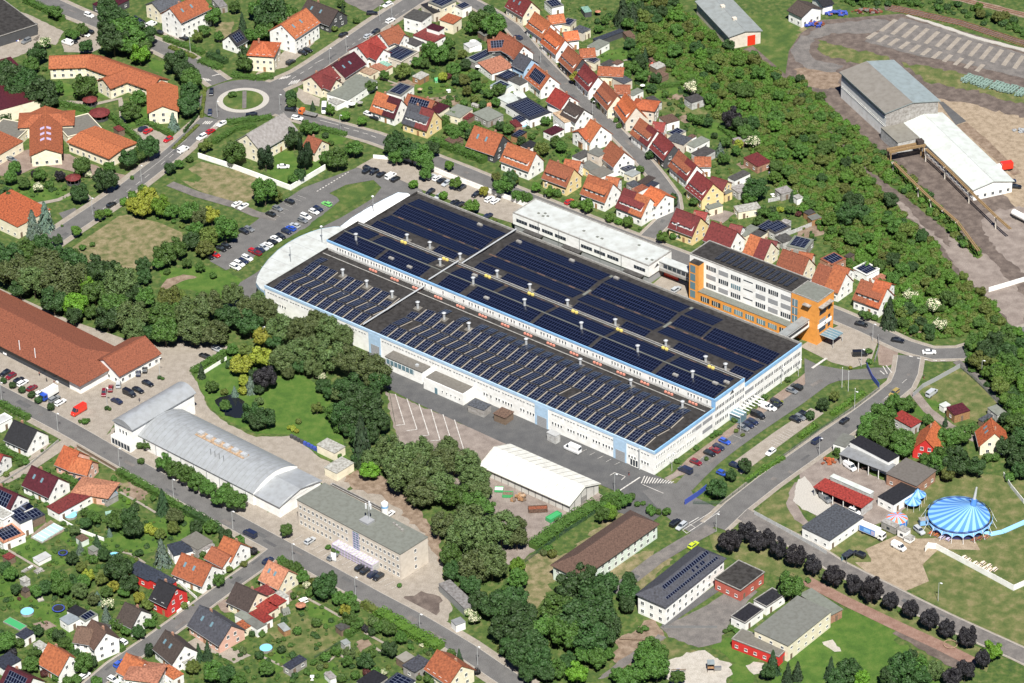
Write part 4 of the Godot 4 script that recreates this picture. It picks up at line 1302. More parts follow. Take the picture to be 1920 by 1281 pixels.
func white_hall() -> void:
	var o := grid_thing("white_hall", "long white flat-roofed hall with a dark grey lower storey behind the factory", "building")
	bf(o, "lower_wall", 36.2, 0, 106.6, 97.6, 3.4, 94.4, "shutter")
	bf(o, "upper_wall", 35.7, 3.4, 107.2, 98.1, 7.75, 94.0, "white")
	bf(o, "roof", 36.1, 7.75, 106.8, 97.7, 7.95, 94.4, "membrane")
	for e in [[35.7, 98.1, 94.0, 94.4], [35.7, 98.1, 106.8, 107.2], [35.7, 36.1, 94.4, 106.8], [97.7, 98.1, 94.4, 106.8]]:
		bf(o, "parapet", e[0], 7.75, e[3], e[1], 8.2, e[2], "light_grey")
	for i in 10:
		if i != 4 and i != 8:
			var w := bf(o, "window_band", 37.4 + i * 6.0, 4.9, 94.0, 42.4 + i * 6.0, 6.2, 93.93, "glass")
			for k in 3:
				bf(w, "mullion", 38.6 + i * 6.0 + k * 1.2, 4.9, 93.93, 38.7 + i * 6.0 + k * 1.2, 6.2, 93.88, "trim_grey")
	for u in [42.0, 60.0, 88.0]:
		bf(o, "door_canopy", u, 3.2, 94.4, u + 8.0, 3.5, 91.8, "felt_dark")
		bf(o, "dock_door", u + 1.0, 0, 94.4, u + 7.0, 3.1, 94.3, "dark_wall")
	for u in [48.0, 57.5, 67.0, 76.5, 86.0]:
		var p := MB.new()
		p.tube(fp(u, 3.0, 93.6), fp(u, 8.9, 93.6), 0.07, 0.07, 6)
		part(o, "lightning_rod", p.mesh(), M["steel"])
	for c in [[43.0, 99.0], [45.0, 100.4], [47.0, 99.4], [45.6, 98.4], [70.5, 98.6], [72.6, 98.6], [64.0, 99.0], [86.0, 103.0], [94.0, 97.0], [96.0, 97.6]]:
		bf(o, "roof_hatch", c[0], 7.95, c[1] + 0.8, c[0] + 0.9, 8.2, c[1], "felt_grey")
	var em := MB.new()
	em.tri(fp(98.14, 5.6, 97.0), fp(98.14, 5.6, 100.0), fp(98.14, 7.0, 98.8))
	part(o, "emblem", em.mesh(), M["dark_wall"])
	var br := grid_thing("link_bridge", "grey enclosed footbridge joining the white hall to the orange office", "bridge")
	bf(br, "deck", 98.15, 3.6, 103.4, 113.0, 4.6, 99.8, "light_grey")
	bf(br, "wall", 98.15, 4.6, 103.2, 113.0, 7.2, 100.0, "plaster_grey")
	bf(br, "roof", 98.15, 7.2, 103.5, 113.0, 7.45, 99.7, "membrane")
	for i in 6:
		bf(br, "window", 100.0 + i * 2.0, 5.2, 100.0, 101.7 + i * 2.0, 6.6, 99.94, "glass")
	bf(br, "red_wall", 98.2, 0, 103.0, 104.5, 3.55, 102.6, "paint_signal_red")
func orange_office() -> void:
	var o := grid_thing("office_building", "white four-storey office with an orange tower and orange ground floor", "office building")
	var u0 := 113.2; var u1 := 157.2; var v0 := 97.9; var v1 := 109.4; var h := 16.5
	bf(o, "wall", u0, 0, v1, u1, h, v0, "white")
	bf(o, "roof", u0 + 0.3, h, v1 - 0.3, u1, h + 0.15, v0 + 0.3, "bitumen")
	for e in [[u0, u1, v0 - 0.05, v0 + 0.3], [u0, u1, v1 - 0.3, v1 + 0.05], [u0 - 0.05, u0 + 0.3, v0 + 0.3, v1 - 0.3]]:
		bf(o, "parapet", e[0], h, e[3], e[1], h + 0.4, e[2], "light_grey")
	for i in 13:
		var b := MB.new()
		var x := u0 + 9.0 + i * 2.45
		b.quad(fp(x, h + 0.35, v0 + 2.2), fp(x + 2.0, h + 0.75, v0 + 2.2), fp(x + 2.0, h + 0.75, v1 - 2.4), fp(x, h + 0.35, v1 - 2.4), Color.WHITE, 2, 5)
		part(o, "solar_panel", b.mesh(), M["solar_dim"])
	# window bands of the three upper storeys, some with lowered blinds
	var kinds := [["g", "s", "g", "n", "g", "g", "s"], ["s", "g", "f", "n", "s", "s", "s"], ["g", "s", "g", "n", "g", "s", "g"]]
	for r in 3:
		for i in 7:
			var x := u0 + 7.3 + i * 5.35
			var y := 13.0 - r * 3.55
			match kinds[r][i]:
				"g", "f":
					var w := boxpart(o, "window", fp(x, y, v0), fp(x + 4.1, y + 1.75, v0 - 0.06), M["glass" if kinds[r][i] == "g" else "glass_blue"])
					for k in 4:
						bf(w, "mullion", x + 0.8 * (k + 1), y, v0 - 0.06, x + 0.8 * (k + 1) + 0.16, y + 1.75, v0 - 0.12, "frame")
				"s":
					bf(o, "blind", x, y, v0, x + 4.1, y + 1.75, v0 - 0.1, "shutter")
				"n":
					bf(o, "louvre", x, y + 1.3, v0, x + 4.0, y + 1.7, v0 - 0.06, "glass")
	# orange ground floor projecting forward
	bf(o, "ground_floor", u0 + 6.2, 0, v0 - 0.02, u1 + 1.0, 4.9, v0 - 3.2, "orange_wall")
	bf(o, "terrace_roof", u0 + 6.1, 4.9, v0 - 0.02, u1 + 1.0, 5.1, v0 - 3.3, "felt_grey")
	for i in 8:
		var x := u0 + 7.3 + i * 4.85
		var w := boxpart(o, "window", fp(x, 1.7, v0 - 3.2), fp(x + 3.7, 3.6, v0 - 3.26), M["glass" if i in [0, 1, 7] else "glass_blue"])
		for k in 3:
			bf(w, "mullion", x + 0.85 * (k + 1), 1.7, v0 - 3.26, x + 0.85 * (k + 1) + 0.14, 3.6, v0 - 3.32, "frame")
	# slim stair tower at the west end
	bf(o, "stair_tower", u0 + 2.0, 0, v0 - 0.02, u0 + 6.18, 15.3, v0 - 3.0, "orange_wall")
	bf(o, "tower_roof", u0 + 2.0, 15.3, v0 - 0.02, u0 + 6.18, 15.5, v0 - 3.0, "bitumen")
	for r in 4:
		bf(o, "window", u0 + 2.5, 1.6 + r * 3.4, v0 - 3.0, u0 + 4.7, 4.4 + r * 3.4, v0 - 3.06, "glass_blue")
	# main tower at the east end
	bf(o, "tower", u1 + 0.1, 0, v1 - 2.4, u1 + 11.2, 17.2, v0 - 0.5, "orange_wall")
	bf(o, "tower_roof", u1 + 0.4, 17.2, v1 - 2.7, u1 + 10.9, 17.35, v0 - 0.2, "felt_grey")
	for e in [[u1 + 0.1, u1 + 11.2, v0 - 0.5, v0 - 0.2], [u1 + 0.1, u1 + 11.2, v1 - 2.7, v1 - 2.4], [u1 + 0.1, u1 + 0.4, v0 - 0.2, v1 - 2.7], [u1 + 10.9, u1 + 11.2, v0 - 0.2, v1 - 2.7]]:
		bf(o, "parapet", e[0], 17.2, e[3], e[1], 17.6, e[2], "light_grey")
	for r in 4:
		var w := bf(o, "window", u1 + 0.5, 2.4 + r * 3.3, v0 - 0.5, u1 + 2.8, 5.2 + r * 3.3, v0 - 0.56, "glass_blue")
		bf(w, "mullion", u1 + 1.55, 2.4 + r * 3.3, v0 - 0.56, u1 + 1.7, 5.2 + r * 3.3, v0 - 0.62, "frame")
	bf(o, "sun_canopy", u1 + 5.6, 15.0, v0 - 0.5, u1 + 8.6, 15.3, v0 - 2.0, "light_grey")
	bf(o, "sun_canopy", u1 + 11.2, 15.0, v0 + 6.8, u1 + 12.9, 15.3, v0 - 0.2, "light_grey")
	for r in 3:
		bf(o, "window", u1 + 11.2, 4.6 + r * 3.4, v0 + 4.4, u1 + 11.26, 6.2 + r * 3.4, v0 + 0.6, "glass" if r != 1 else "shutter")
		bf(o, "window", u1 + 11.2, 4.6 + r * 3.4, v0 + 7.2, u1 + 11.26, 6.0 + r * 3.4, v0 + 5.8, "glass")
	bf(o, "sign_band", u1 + 11.2, 6.5, v0 + 7.6, u1 + 11.5, 8.0, v0 - 0.3, "white")
	var em := MB.new()
	em.tri(fp(u1 + 11.52, 6.9, v0 + 3.2), fp(u1 + 11.52, 6.9, v0 + 4.4), fp(u1 + 11.52, 7.6, v0 + 3.9))
	part(o, "emblem", em.mesh(), M["dark_wall"])
	# glazed porch
	bf(o, "porch_roof", u1 + 11.3, 3.5, v0 + 7.0, u1 + 17.0, 3.7, v0 + 1.0, "glass_blue")
	for i in 5:
		bf(o, "porch_beam", u1 + 11.3, 3.72, v0 + 1.0 + i * 1.45, u1 + 17.0, 3.9, v0 + 0.85 + i * 1.45, "galvanised")
	for z in [1.2, 6.8]:
		var p := MB.new()
		p.tube(fp(u1 + 16.8, 0, v0 + z), fp(u1 + 16.8, 3.5, v0 + z), 0.1, 0.1, 6)
		part(o, "porch_post", p.mesh(), M["galvanised"])
	# bridge from the factory roof to the tower
	var br := grid_thing("roof_bridge", "grey covered bridge from the factory roof to the orange tower", "bridge")
	bf(br, "deck", u1 + 4.6, 6.3, v0 - 0.55, u1 + 8.0, 6.6, 82.7, "light_grey")
	bf(br, "wall", u1 + 4.8, 6.6, v0 - 0.55, u1 + 7.8, 9.1, 82.7, "white")
	bf(br, "roof", u1 + 4.6, 9.1, v0 - 0.55, u1 + 8.0, 9.35, 82.7, "metal_grey")
	bf(br, "window", u1 + 7.8, 7.4, v0 - 1.2, u1 + 7.86, 8.5, 83.4, "glass")
func beige_office() -> void:
	var o := thing("office_block", "beige three-storey office block with grey roof and lilac glazed porch", "office building", Vector3(-36.47, 0, 99.42), -0.756072)
	var L := 45.9; var W := 12.3; var h := 9.87
	bp(o, "wall", -L, 0, -W, 0, h - 0.05, 0, "beige")
	bp(o, "roof", -L - 0.15, h - 0.05, -W - 0.15, 0.15, h + 0.15, 0.15, "felt_grey")
	for r in 3:
		for i in 24:
			if i == 12 or i == 13:
				continue
			if r == 0 and i > 7 and i < 16:
				continue
			window(o, Vector3(-L + 1.4 + i * 1.88, 1.7 + r * 3.0, 0), Vector3(0, 0, 1), 1.0, 1.35)
		window(o, Vector3(0, 1.7 + r * 3.0, -6.6), Vector3(1, 0, 0), 1.0, 1.35)
	var st := bp(o, "stair_window", -20.9, 2.6, 0, -18.2, h - 0.6, 0.08, "glass_blue")
	for k in 7:
		bp(st, "mullion", -20.9, 3.2 + k * 0.9, 0.08, -18.2, 3.32 + k * 0.9, 0.16, "lilac_frame")
	for k in 3:
		bp(st, "mullion", -20.9 + k * 1.28, 2.6, 0.16, -20.76 + k * 1.28, h - 0.6, 0.24, "lilac_frame")
	var pc := bp(o, "porch", -27.5, 0, 0.02, -9.6, 2.7, 3.0, "plaster_grey")
	for k in 14:
		bp(pc, "porch_frame", -27.6 + k * 1.36, 0, 3.0, -27.42 + k * 1.36, 2.75, 3.12, "lilac_frame")
		bp(pc, "porch_frame", -27.6 + k * 1.36, 2.7, 0.05, -27.42 + k * 1.36, 2.85, 3.12, "lilac_frame")
	for k in 3:
		bp(pc, "porch_rail", -27.6, 0.6 + k, 3.12, -9.6, 0.72 + k, 3.2, "lilac_frame")
	# roof plant: aerial mast on a steel frame
	var an := bp(o, "aerial_frame", -22.2, h + 0.15, -7.4, -18.4, h + 0.9, -4.2, "shutter")
	var mb := MB.new()
	mb.tube(Vector3(-19.6, h + 0.8, -6.2), Vector3(-19.6, h + 7.5, -6.2), 0.16, 0.12, 8)
	part(an, "aerial_mast", mb.mesh(), M["galvanised"])
	for k in 3:
		var a := TAU * k / 3.0
		bp(an, "antenna", -19.6 + cos(a) * 0.9 - 0.18, h + 5.4, -6.2 + sin(a) * 0.9 - 0.18, -19.6 + cos(a) * 0.9 + 0.18, h + 7.4, -6.2 + sin(a) * 0.9 + 0.18, "lamp_white")
	for k in 4:
		bp(o, "roof_cabinet", -13.0 + k * 1.5, h + 0.15, -10.6 + k * 0.3, -12.2 + k * 1.5, h + 0.9, -9.9 + k * 0.3, "light_grey")
	# silo behind the block
	var s := thing("silo", "slim white silo with a blue stripe behind the beige office block", "silo", Vector3(-42.0, 0, 68.6))
	var sb := MB.new()
	sb.tube(Vector3(0, 0.6, 0), Vector3(0, 8.2, 0), 1.15, 1.15, 16)
	part(s, "tank", sb.mesh(), M["white"])
	var sc := MB.new()
	sc.tube(Vector3(0, 8.2, 0), Vector3(0, 8.9, 0), 1.15, 0.4, 16)
	part(s, "dome", sc.mesh(), M["white"])
	var sr := MB.new()
	sr.tube(Vector3(0, 6.6, 0), Vector3(0, 7.4, 0), 1.18, 1.18, 16, false)
	part(s, "stripe", sr.mesh(), M["blue_band"])
	for k in 3:
		var lg := MB.new()
		lg.tube(Vector3(cos(k * 2.1), 0, sin(k * 2.1)), Vector3(cos(k * 2.1), 0.7, sin(k * 2.1)), 0.12, 0.12, 6)
		part(s, "leg", lg.mesh(), M["steel"])
func vault_mesh(L: float, W: float, he: float, rise: float, n := 14) -> ArrayMesh:
	var b := MB.new()
	for i in n:
		var t0 := float(i) / n; var t1 := float(i + 1) / n
		var z0 := W * (t0 - 0.5); var z1 := W * (t1 - 0.5)
		var y0 := he + rise * (1.0 - pow(2.0 * t0 - 1.0, 2.0)); var y1 := he + rise * (1.0 - pow(2.0 * t1 - 1.0, 2.0))
		b.quad(Vector3(-L * 0.5, y1, z1), Vector3(L * 0.5, y1, z1), Vector3(L * 0.5, y0, z0), Vector3(-L * 0.5, y0, z0))
		for s in [-1.0, 1.0]:
			var x: float = s * L * 0.5
			if s > 0:
				b.quad(Vector3(x, he - 0.3, z1), Vector3(x, he - 0.3, z0), Vector3(x, y0, z0), Vector3(x, y1, z1))
			else:
				b.quad(Vector3(x, he - 0.3, z0), Vector3(x, he - 0.3, z1), Vector3(x, y1, z1), Vector3(x, y0, z0))
	for s in [-1.0, 1.0]:
		var z: float = s * W * 0.5
		if s > 0:
			b.quad(Vector3(-L * 0.5, he - 0.3, z), Vector3(L * 0.5, he - 0.3, z), Vector3(L * 0.5, he, z), Vector3(-L * 0.5, he, z))
		else:
			b.quad(Vector3(L * 0.5, he - 0.3, z), Vector3(-L * 0.5, he - 0.3, z), Vector3(-L * 0.5, he, z), Vector3(L * 0.5, he, z))
	return b.mesh()
func gable_arc(W: float, he: float, rise: float, x: float, n := 14) -> ArrayMesh:
	var b := MB.new()
	for i in n:
		var t0 := float(i) / n; var t1 := float(i + 1) / n
		var y0 := he + rise * (1.0 - pow(2.0 * t0 - 1.0, 2.0)); var y1 := he + rise * (1.0 - pow(2.0 * t1 - 1.0, 2.0))
		b.quad(Vector3(x, he - 0.4, W * (t1 - 0.5)), Vector3(x, he - 0.4, W * (t0 - 0.5)), Vector3(x, y0, W * (t0 - 0.5)), Vector3(x, y1, W * (t1 - 0.5)))
	return b.mesh()
func vaulted_hall() -> void:
	var o := thing("vaulted_hall", "silver vaulted hall with a taller arched cross wing beside the main street", "hall", Vector3(-98.0, 0, 31.0), -0.735)
	# long vault
	var L := 53.5; var W := 20.5
	bp(o, "wall", -L * 0.5, 0, -W * 0.5 + 0.3, L * 0.5, 4.9, W * 0.5 - 0.3, "white")
	var v := part(o, "vault_roof", vault_mesh(L + 0.6, W, 4.9, 3.4), M["metal_light"])
	for i in 9:
		bp(o, "buttress", -L * 0.5 + 2.0 + i * 6.0, 0, W * 0.5 - 0.3, -L * 0.5 + 2.2 + i * 6.0, 4.6, W * 0.5 - 0.1, "trim_grey")
	var seam := vault_mesh(0.14, W + 0.04, 4.98, 3.4)
	for i in 26:
		part(v, "roof_seam", seam, M["metal_grey"], Vector3(-L * 0.5 + 1.4 + i * 2.03, 0, 0))
	bp(v, "roof_trough", -8.5, 8.2, -1.5, 14.0, 8.42, 1.5, "tan")
	for i in 6:
		bp(v, "roof_unit", -8.0 + i * 4.0, 8.42, -0.9, -6.0 + i * 4.0, 9.3, 0.8, "galvanised")
	for i in 4:
		var c := MB.new()
		c.tube(Vector3(3.0 + i * 2.0, 7.1, 5.4), Vector3(3.0 + i * 2.0, 9.5, 5.4), 0.14, 0.14, 7)
		part(v, "chimney_pipe", c.mesh(), M["steel"])
	# lower end hall
	bp(o, "end_wall", L * 0.5 + 0.02, 0, -W * 0.46, L * 0.5 + 11.5, 4.4, W * 0.46, "white")
	part(o, "end_roof", roof_gable(L * 0.5 + 0.32, L * 0.5 + 11.9, W * 0.94, 4.4, 6.4, 0.3), M["metal_light"])
	part(o, "end_gable", gable_arc(W * 0.9, 4.6, 1.6, L * 0.5 + 11.5), M["white"])
	part(o, "arch_gable", gable_arc(W, 4.9, 3.35, L * 0.5 + 0.34), M["white"])
	# tall cross wing
	var x0 := -L * 0.5 - 8.6
	bp(o, "cross_wall", x0, 0, -16.0, x0 + 8.5, 8.4, 12.6, "white")
	var cv := part(o, "cross_roof", vault_mesh(29.6, 9.6, 8.4, 2.1), M["metal_light"], Vector3(x0 + 4.25, 0, -1.8), PI / 2)
	part(cv, "cross_gable", gable_arc(8.5, 8.4, 1.9, -14.5), M["white"])
	for k in 3:
		window(o, Vector3(x0 + 2.6 + k * 1.5, 5.4, 12.6), Vector3(0, 0, 1), 0.8, 1.6, "glass", 0)
	bp(o, "porch", x0 - 0.4, 0, 12.6, x0 + 8.9, 3.2, 14.4, "white")
	for k in 6:
		bp(o, "porch_window", x0 + 0.2 + k * 1.45, 0.5, 14.4, x0 + 1.3 + k * 1.45, 2.5, 14.46, "glass")
	# lettering on the gable
	var tm := TextMesh.new()
	var fnt := SystemFont.new()
	fnt.font_names = PackedStringArray(["Droid Sans"])
	tm.font = fnt
	tm.text = "VWT"
	tm.font_size = 64
	tm.pixel_size = 0.016
	tm.depth = 0.04
	part(o, "lettering", tm, M["trim_grey"], Vector3(x0 + 2.0, 7.3, 12.63))
func tent_cone(r: float, h0: float, h1: float, apex: Vector2, n: int, belly: float) -> Array:
	# alternate gores as two meshes; apex may lean off centre; sides sag like cloth
	var ms := [MB.new(), MB.new()]
	for i in n:
		var a0 := TAU * i / n; var a1 := TAU * (i + 1) / n
		var steps := 8
		for s in steps:
			var t0 := float(s) / steps; var t1 := float(s + 1) / steps
			var P := func(a: float, t: float) -> Vector3:
				var e := Vector3(cos(a) * r, h0, sin(a) * r)
				var top := Vector3(apex.x, h1, apex.y)
				var p := e.lerp(top, t)
				p.y = h0 + (h1 - h0) * pow(t, belly)
				return p
			ms[i % 2].quad(P.call(a1, t0), P.call(a0, t0), P.call(a0, t1), P.call(a1, t1))
	return [ms[0].mesh(), ms[1].mesh()]
func circus() -> void:
	var big := thing("circus_tent", "large blue and pale blue striped circus tent with one leaning peak", "tent", Vector3(141.0, 0, 75.6))
	var ms := tent_cone(9.9, 2.9, 7.6, Vector2(4.3, 0.4), 40, 1.25)
	part(big, "canvas", ms[0], M["tent_blue"])
	part(big, "canvas", ms[1], M["tent_pale"])
	var mast := MB.new()
	mast.tube(Vector3(4.3, 7.0, 0.3), Vector3(5.2, 13.2, -0.4), 0.65, 0.28, 10)
	part(big, "mast_sleeve", mast.mesh(), M["galvanised"])
	var col := MB.new()
	col.tube(Vector3(4.3, 7.0, 0.4), Vector3(4.6, 9.0, 0.1), 1.1, 0.7, 10)
	part(big, "collar", col.mesh(), M["tent_blue"])
	for i in 20:
		var a := TAU * i / 20.0
		var a1 := TAU * (i + 1) / 20.0
		var vb := MB.new()
		# scalloped valance: band with an arch cut below
		for k in 6:
			var t0 := float(k) / 6.0; var t1 := float(k + 1) / 6.0
			var A0 := lerpf(a, a1, t0); var A1 := lerpf(a, a1, t1)
			var y0 := 3.0 - 0.45 - 1.2 * pow(absf(2.0 * t0 - 1.0), 2.0); var y1 := 3.0 - 0.45 - 1.2 * pow(absf(2.0 * t1 - 1.0), 2.0)
			vb.quad(Vector3(cos(A1) * 10.8, y1, sin(A1) * 10.8), Vector3(cos(A0) * 10.8, y0, sin(A0) * 10.8), Vector3(cos(A0) * 10.6, 3.0, sin(A0) * 10.6), Vector3(cos(A1) * 10.6, 3.0, sin(A1) * 10.6))
		part(big, "valance", vb.mesh(), M["tent_pale"])
		var wb := MB.new()
		wb.quad(Vector3(cos(a1) * 9.7, 0, sin(a1) * 9.7), Vector3(cos(a) * 9.7, 0, sin(a) * 9.7), Vector3(cos(a) * 9.9, 3.2, sin(a) * 9.9), Vector3(cos(a1) * 9.9, 3.2, sin(a1) * 9.9))
		part(big, "side_wall", wb.mesh(), M["tent_dark"])
		if i % 1 == 0:
			var pb := MB.new()
			pb.tube(Vector3(cos(a) * 12.2, 0, sin(a) * 12.2), Vector3(cos(a) * 10.7, 2.9, sin(a) * 10.7), 0.07, 0.06, 6)
			part(big, "pole", pb.mesh(), M["lamp_white"])
	for e in [[118.9 + 8.4, 66.6, 2.7, "tent_blue", "tent_pale", "small blue peaked pavilion nearest the striped pavilion"], [118.9 + 10.4, 62.6, 2.7, "tent_blue", "tent_pale", "small blue peaked pavilion further from the striped pavilion"], [121.3, 75.6, 3.4, "tent_orange", "tent_pale", "round pavilion with an orange and pale striped top and blue sides"]]:
		var t := thing("pavilion_tent", e[5], "tent", Vector3(e[0], 0, e[1]))
		var big2: bool = e[2] > 3.0
		var mm := tent_cone(e[2], 2.3, 3.6 if big2 else 4.6, Vector2.ZERO, 16, 0.9 if big2 else 1.5)
		part(t, "canvas", mm[0], M[e[3]])
		part(t, "canvas", mm[1], M[e[4]])
		if big2:
			var sb := MB.new()
			sb.tube(Vector3(0, 0.1, 0), Vector3(0, 2.3, 0), 3.35, 3.38, 16, false)
			part(t, "side_wall", sb.mesh(), M["tent_blue"])
		for k in 8:
			var pb := MB.new()
			pb.tube(Vector3(cos(k * PI / 4) * e[2] * 1.05, 0, sin(k * PI / 4) * e[2] * 1.05), Vector3(cos(k * PI / 4) * e[2], 2.3, sin(k * PI / 4) * e[2]), 0.05, 0.05, 6)
			part(t, "pole", pb.mesh(), M["lamp_white"])
	# cream stretch tent at the right edge
	var ct := thing("stretch_tent", "cream stretch tent at the right edge of the circus field", "tent", Vector3(167.5, 0, 91.0))
	var cb := MB.new()
	for i in 6:
		var x0 := -6.5 + i * 2.1; var x1 := x0 + 2.1
		for j in 4:
			var z0 := -3.6 + j * 1.8; var z1 := z0 + 1.8
			var Y := func(x: float, z: float) -> float: return 1.4 + 1.9 * maxf(0.0, cos(x * 0.24)) * maxf(0.0, cos(z * 0.42)) + 0.25 * sin(x * 1.5)
			cb.quad(Vector3(x0, Y.call(x0, z1), z1), Vector3(x1, Y.call(x1, z1), z1), Vector3(x1, Y.call(x1, z0), z0), Vector3(x0, Y.call(x0, z0), z0))
	part(ct, "canvas", cb.mesh(), M["tent_cream"])
	for p in [Vector2(-6, 3), Vector2(0, 3.4), Vector2(5.6, 3), Vector2(-6, -3), Vector2(5.6, -3)]:
		var pb := MB.new()
		pb.tube(Vector3(p.x, 0, p.y), Vector3(p.x, 1.5, p.y), 0.06, 0.06, 6)
		part(ct, "pole", pb.mesh(), M["lamp_white"])
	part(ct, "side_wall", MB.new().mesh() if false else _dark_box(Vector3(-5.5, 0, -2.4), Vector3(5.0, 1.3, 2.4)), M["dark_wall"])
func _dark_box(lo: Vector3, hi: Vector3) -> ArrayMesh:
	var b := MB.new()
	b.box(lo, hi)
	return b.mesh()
func truck(x: float, z: float, turn: float, label: String, L: float, box_mat: String, cab_mat: String, deck := false) -> Node3D:
	var o := thing("truck", label, "truck", Vector3(x, 0.12, z), turn)
	var h := 1.1 if deck else 3.3
	bp(o, "chassis", -L * 0.5, 0.55, -0.9, L * 0.5, 0.95, 0.9, "tyre")
	bp(o, "cargo_box", -L * 0.5, 0.95, -1.2, L * 0.5 - 2.1, h + 0.1, 1.2, box_mat)
	var cb := MB.new()
	var x0 := L * 0.5 - 1.95; var x1 := L * 0.5
	var pr := [Vector2(x0, 0.6), Vector2(x1, 0.6), Vector2(x1, 1.6), Vector2(x1 - 0.25, 2.5), Vector2(x0, 2.6)]
	for i in pr.size():
		var p: Vector2 = pr[i]; var q: Vector2 = pr[(i + 1) % pr.size()]
		cb.quad(Vector3(q.x, q.y, 1.1), Vector3(p.x, p.y, 1.1), Vector3(p.x, p.y, -1.1), Vector3(q.x, q.y, -1.1))
	for s in [1.1, -1.1]:
		for i in range(1, 4):
			if s > 0:
				cb.tri(Vector3(pr[0].x, pr[0].y, s), Vector3(pr[i].x, pr[i].y, s), Vector3(pr[i + 1].x, pr[i + 1].y, s))
			else:
				cb.tri(Vector3(pr[0].x, pr[0].y, s), Vector3(pr[i + 1].x, pr[i + 1].y, s), Vector3(pr[i].x, pr[i].y, s))
	var cab := part(o, "cab", cb.mesh(), M[cab_mat])
	bp(cab, "windscreen", x1 - 0.2, 1.62, -0.95, x1 + 0.01, 2.4, 0.95, "glass")
	for s in [-1.0, 1.0]:
		bp(cab, "side_window", x0 + 0.5, 1.6, minf(s * 1.1, s * 1.12), x1 - 0.4, 2.3, maxf(s * 1.1, s * 1.12), "glass")
	for ax in [L * 0.5 - 1.0, -L * 0.5 + 1.4]:
		for s in [-1.0, 1.0]:
			var wm := MB.new()
			wm.tube(Vector3(0, 0, -0.16), Vector3(0, 0, 0.16), 0.48, 0.48, 12)
			part(o, "wheel", wm.mesh(), M["tyre"], Vector3(ax, 0.48, s * 1.0))
	return o
func skip(x: float, z: float, turn: float, label: String, mat: String, L: float, H: float, inside: String) -> void:
	var o := thing("skip_container", label, "container", Vector3(x, 0.08, z), turn)
	var l := L * 0.5; var w := 1.15
	for e in [[Vector3(-l, 0.15, w - 0.08), Vector3(l, H, w)], [Vector3(-l, 0.15, -w), Vector3(l, H, -w + 0.08)], [Vector3(-l, 0.15, -w + 0.08), Vector3(-l + 0.08, H, w - 0.08)], [Vector3(l - 0.08, 0.15, -w + 0.08), Vector3(l, H, w - 0.08)]]:
		boxpart(o, "side", e[0], e[1], M[mat])
	bp(o, "load", -l + 0.08, 0.15, -w + 0.08, l - 0.08, H * 0.75, w - 0.08, inside)
	for k in 5:
		bp(o, "rib", -l + 0.5 + k * (L - 1.0) / 4.0, 0.15, w, -l + 0.62 + k * (L - 1.0) / 4.0, H, w + 0.08, mat)
func pool(x: float, z: float, r: float, label: String) -> void:
	var o := thing("garden_pool", label, "pool", Vector3(x, 0.03, z))
	blocks.append([Vector2(x, z), r])
	var b := MB.new()
	b.tube(Vector3(0, 0, 0), Vector3(0, 0.9, 0), r, r, 20, false)
	part(o, "wall", b.mesh(), M["light_grey"])
	var w := MB.new()
	w.tube(Vector3(0, 0.1, 0), Vector3(0, 0.75, 0), r * 0.97, r * 0.97, 20)
	part(o, "water", w.mesh(), M["pool"])
func trampoline(x: float, z: float, r: float, label: String) -> void:
	var o := thing("trampoline", label, "trampoline", Vector3(x, 0.03, z))
	var b := MB.new()
	b.tube(Vector3(0, 0.8, 0), Vector3(0, 0.9, 0), r, r, 18)
	part(o, "edge_pad", b.mesh(), M["blue_drum"])
	var m := MB.new()
	m.tube(Vector3(0, 0.82, 0), Vector3(0, 0.93, 0), r * 0.82, r * 0.82, 18)
	part(o, "jump_mat", m.mesh(), M["tyre"])
	for k in 6:
		var p := MB.new()
		var a := TAU * k / 6.0
		p.tube(Vector3(cos(a) * r, 0, sin(a) * r), Vector3(cos(a) * r, 2.4, sin(a) * r), 0.05, 0.05, 5)
		part(o, "post", p.mesh(), M["tyre"])
	var n := MB.new()
	n.tube(Vector3(0, 2.25, 0), Vector3(0, 2.4, 0), r, r, 18, false)
	part(o, "net_ring", n.mesh(), M["tyre"])
func parasol(x: float, z: float, r: float, mat: String, label: String) -> void:
	var o := thing("parasol", label, "parasol", Vector3(x, 0.03, z))
	var b := MB.new()
	for i in 8:
		var a0 := TAU * i / 8.0; var a1 := TAU * (i + 1) / 8.0
		b.tri(Vector3(cos(a1) * r, 2.2, sin(a1) * r), Vector3(cos(a0) * r, 2.2, sin(a0) * r), Vector3(0, 2.75, 0))
	part(o, "canopy", b.mesh(), M[mat])
	var p := MB.new()
	p.tube(Vector3.ZERO, Vector3(0, 2.75, 0), 0.04, 0.03, 6)
	part(o, "pole", p.mesh(), M["steel"])
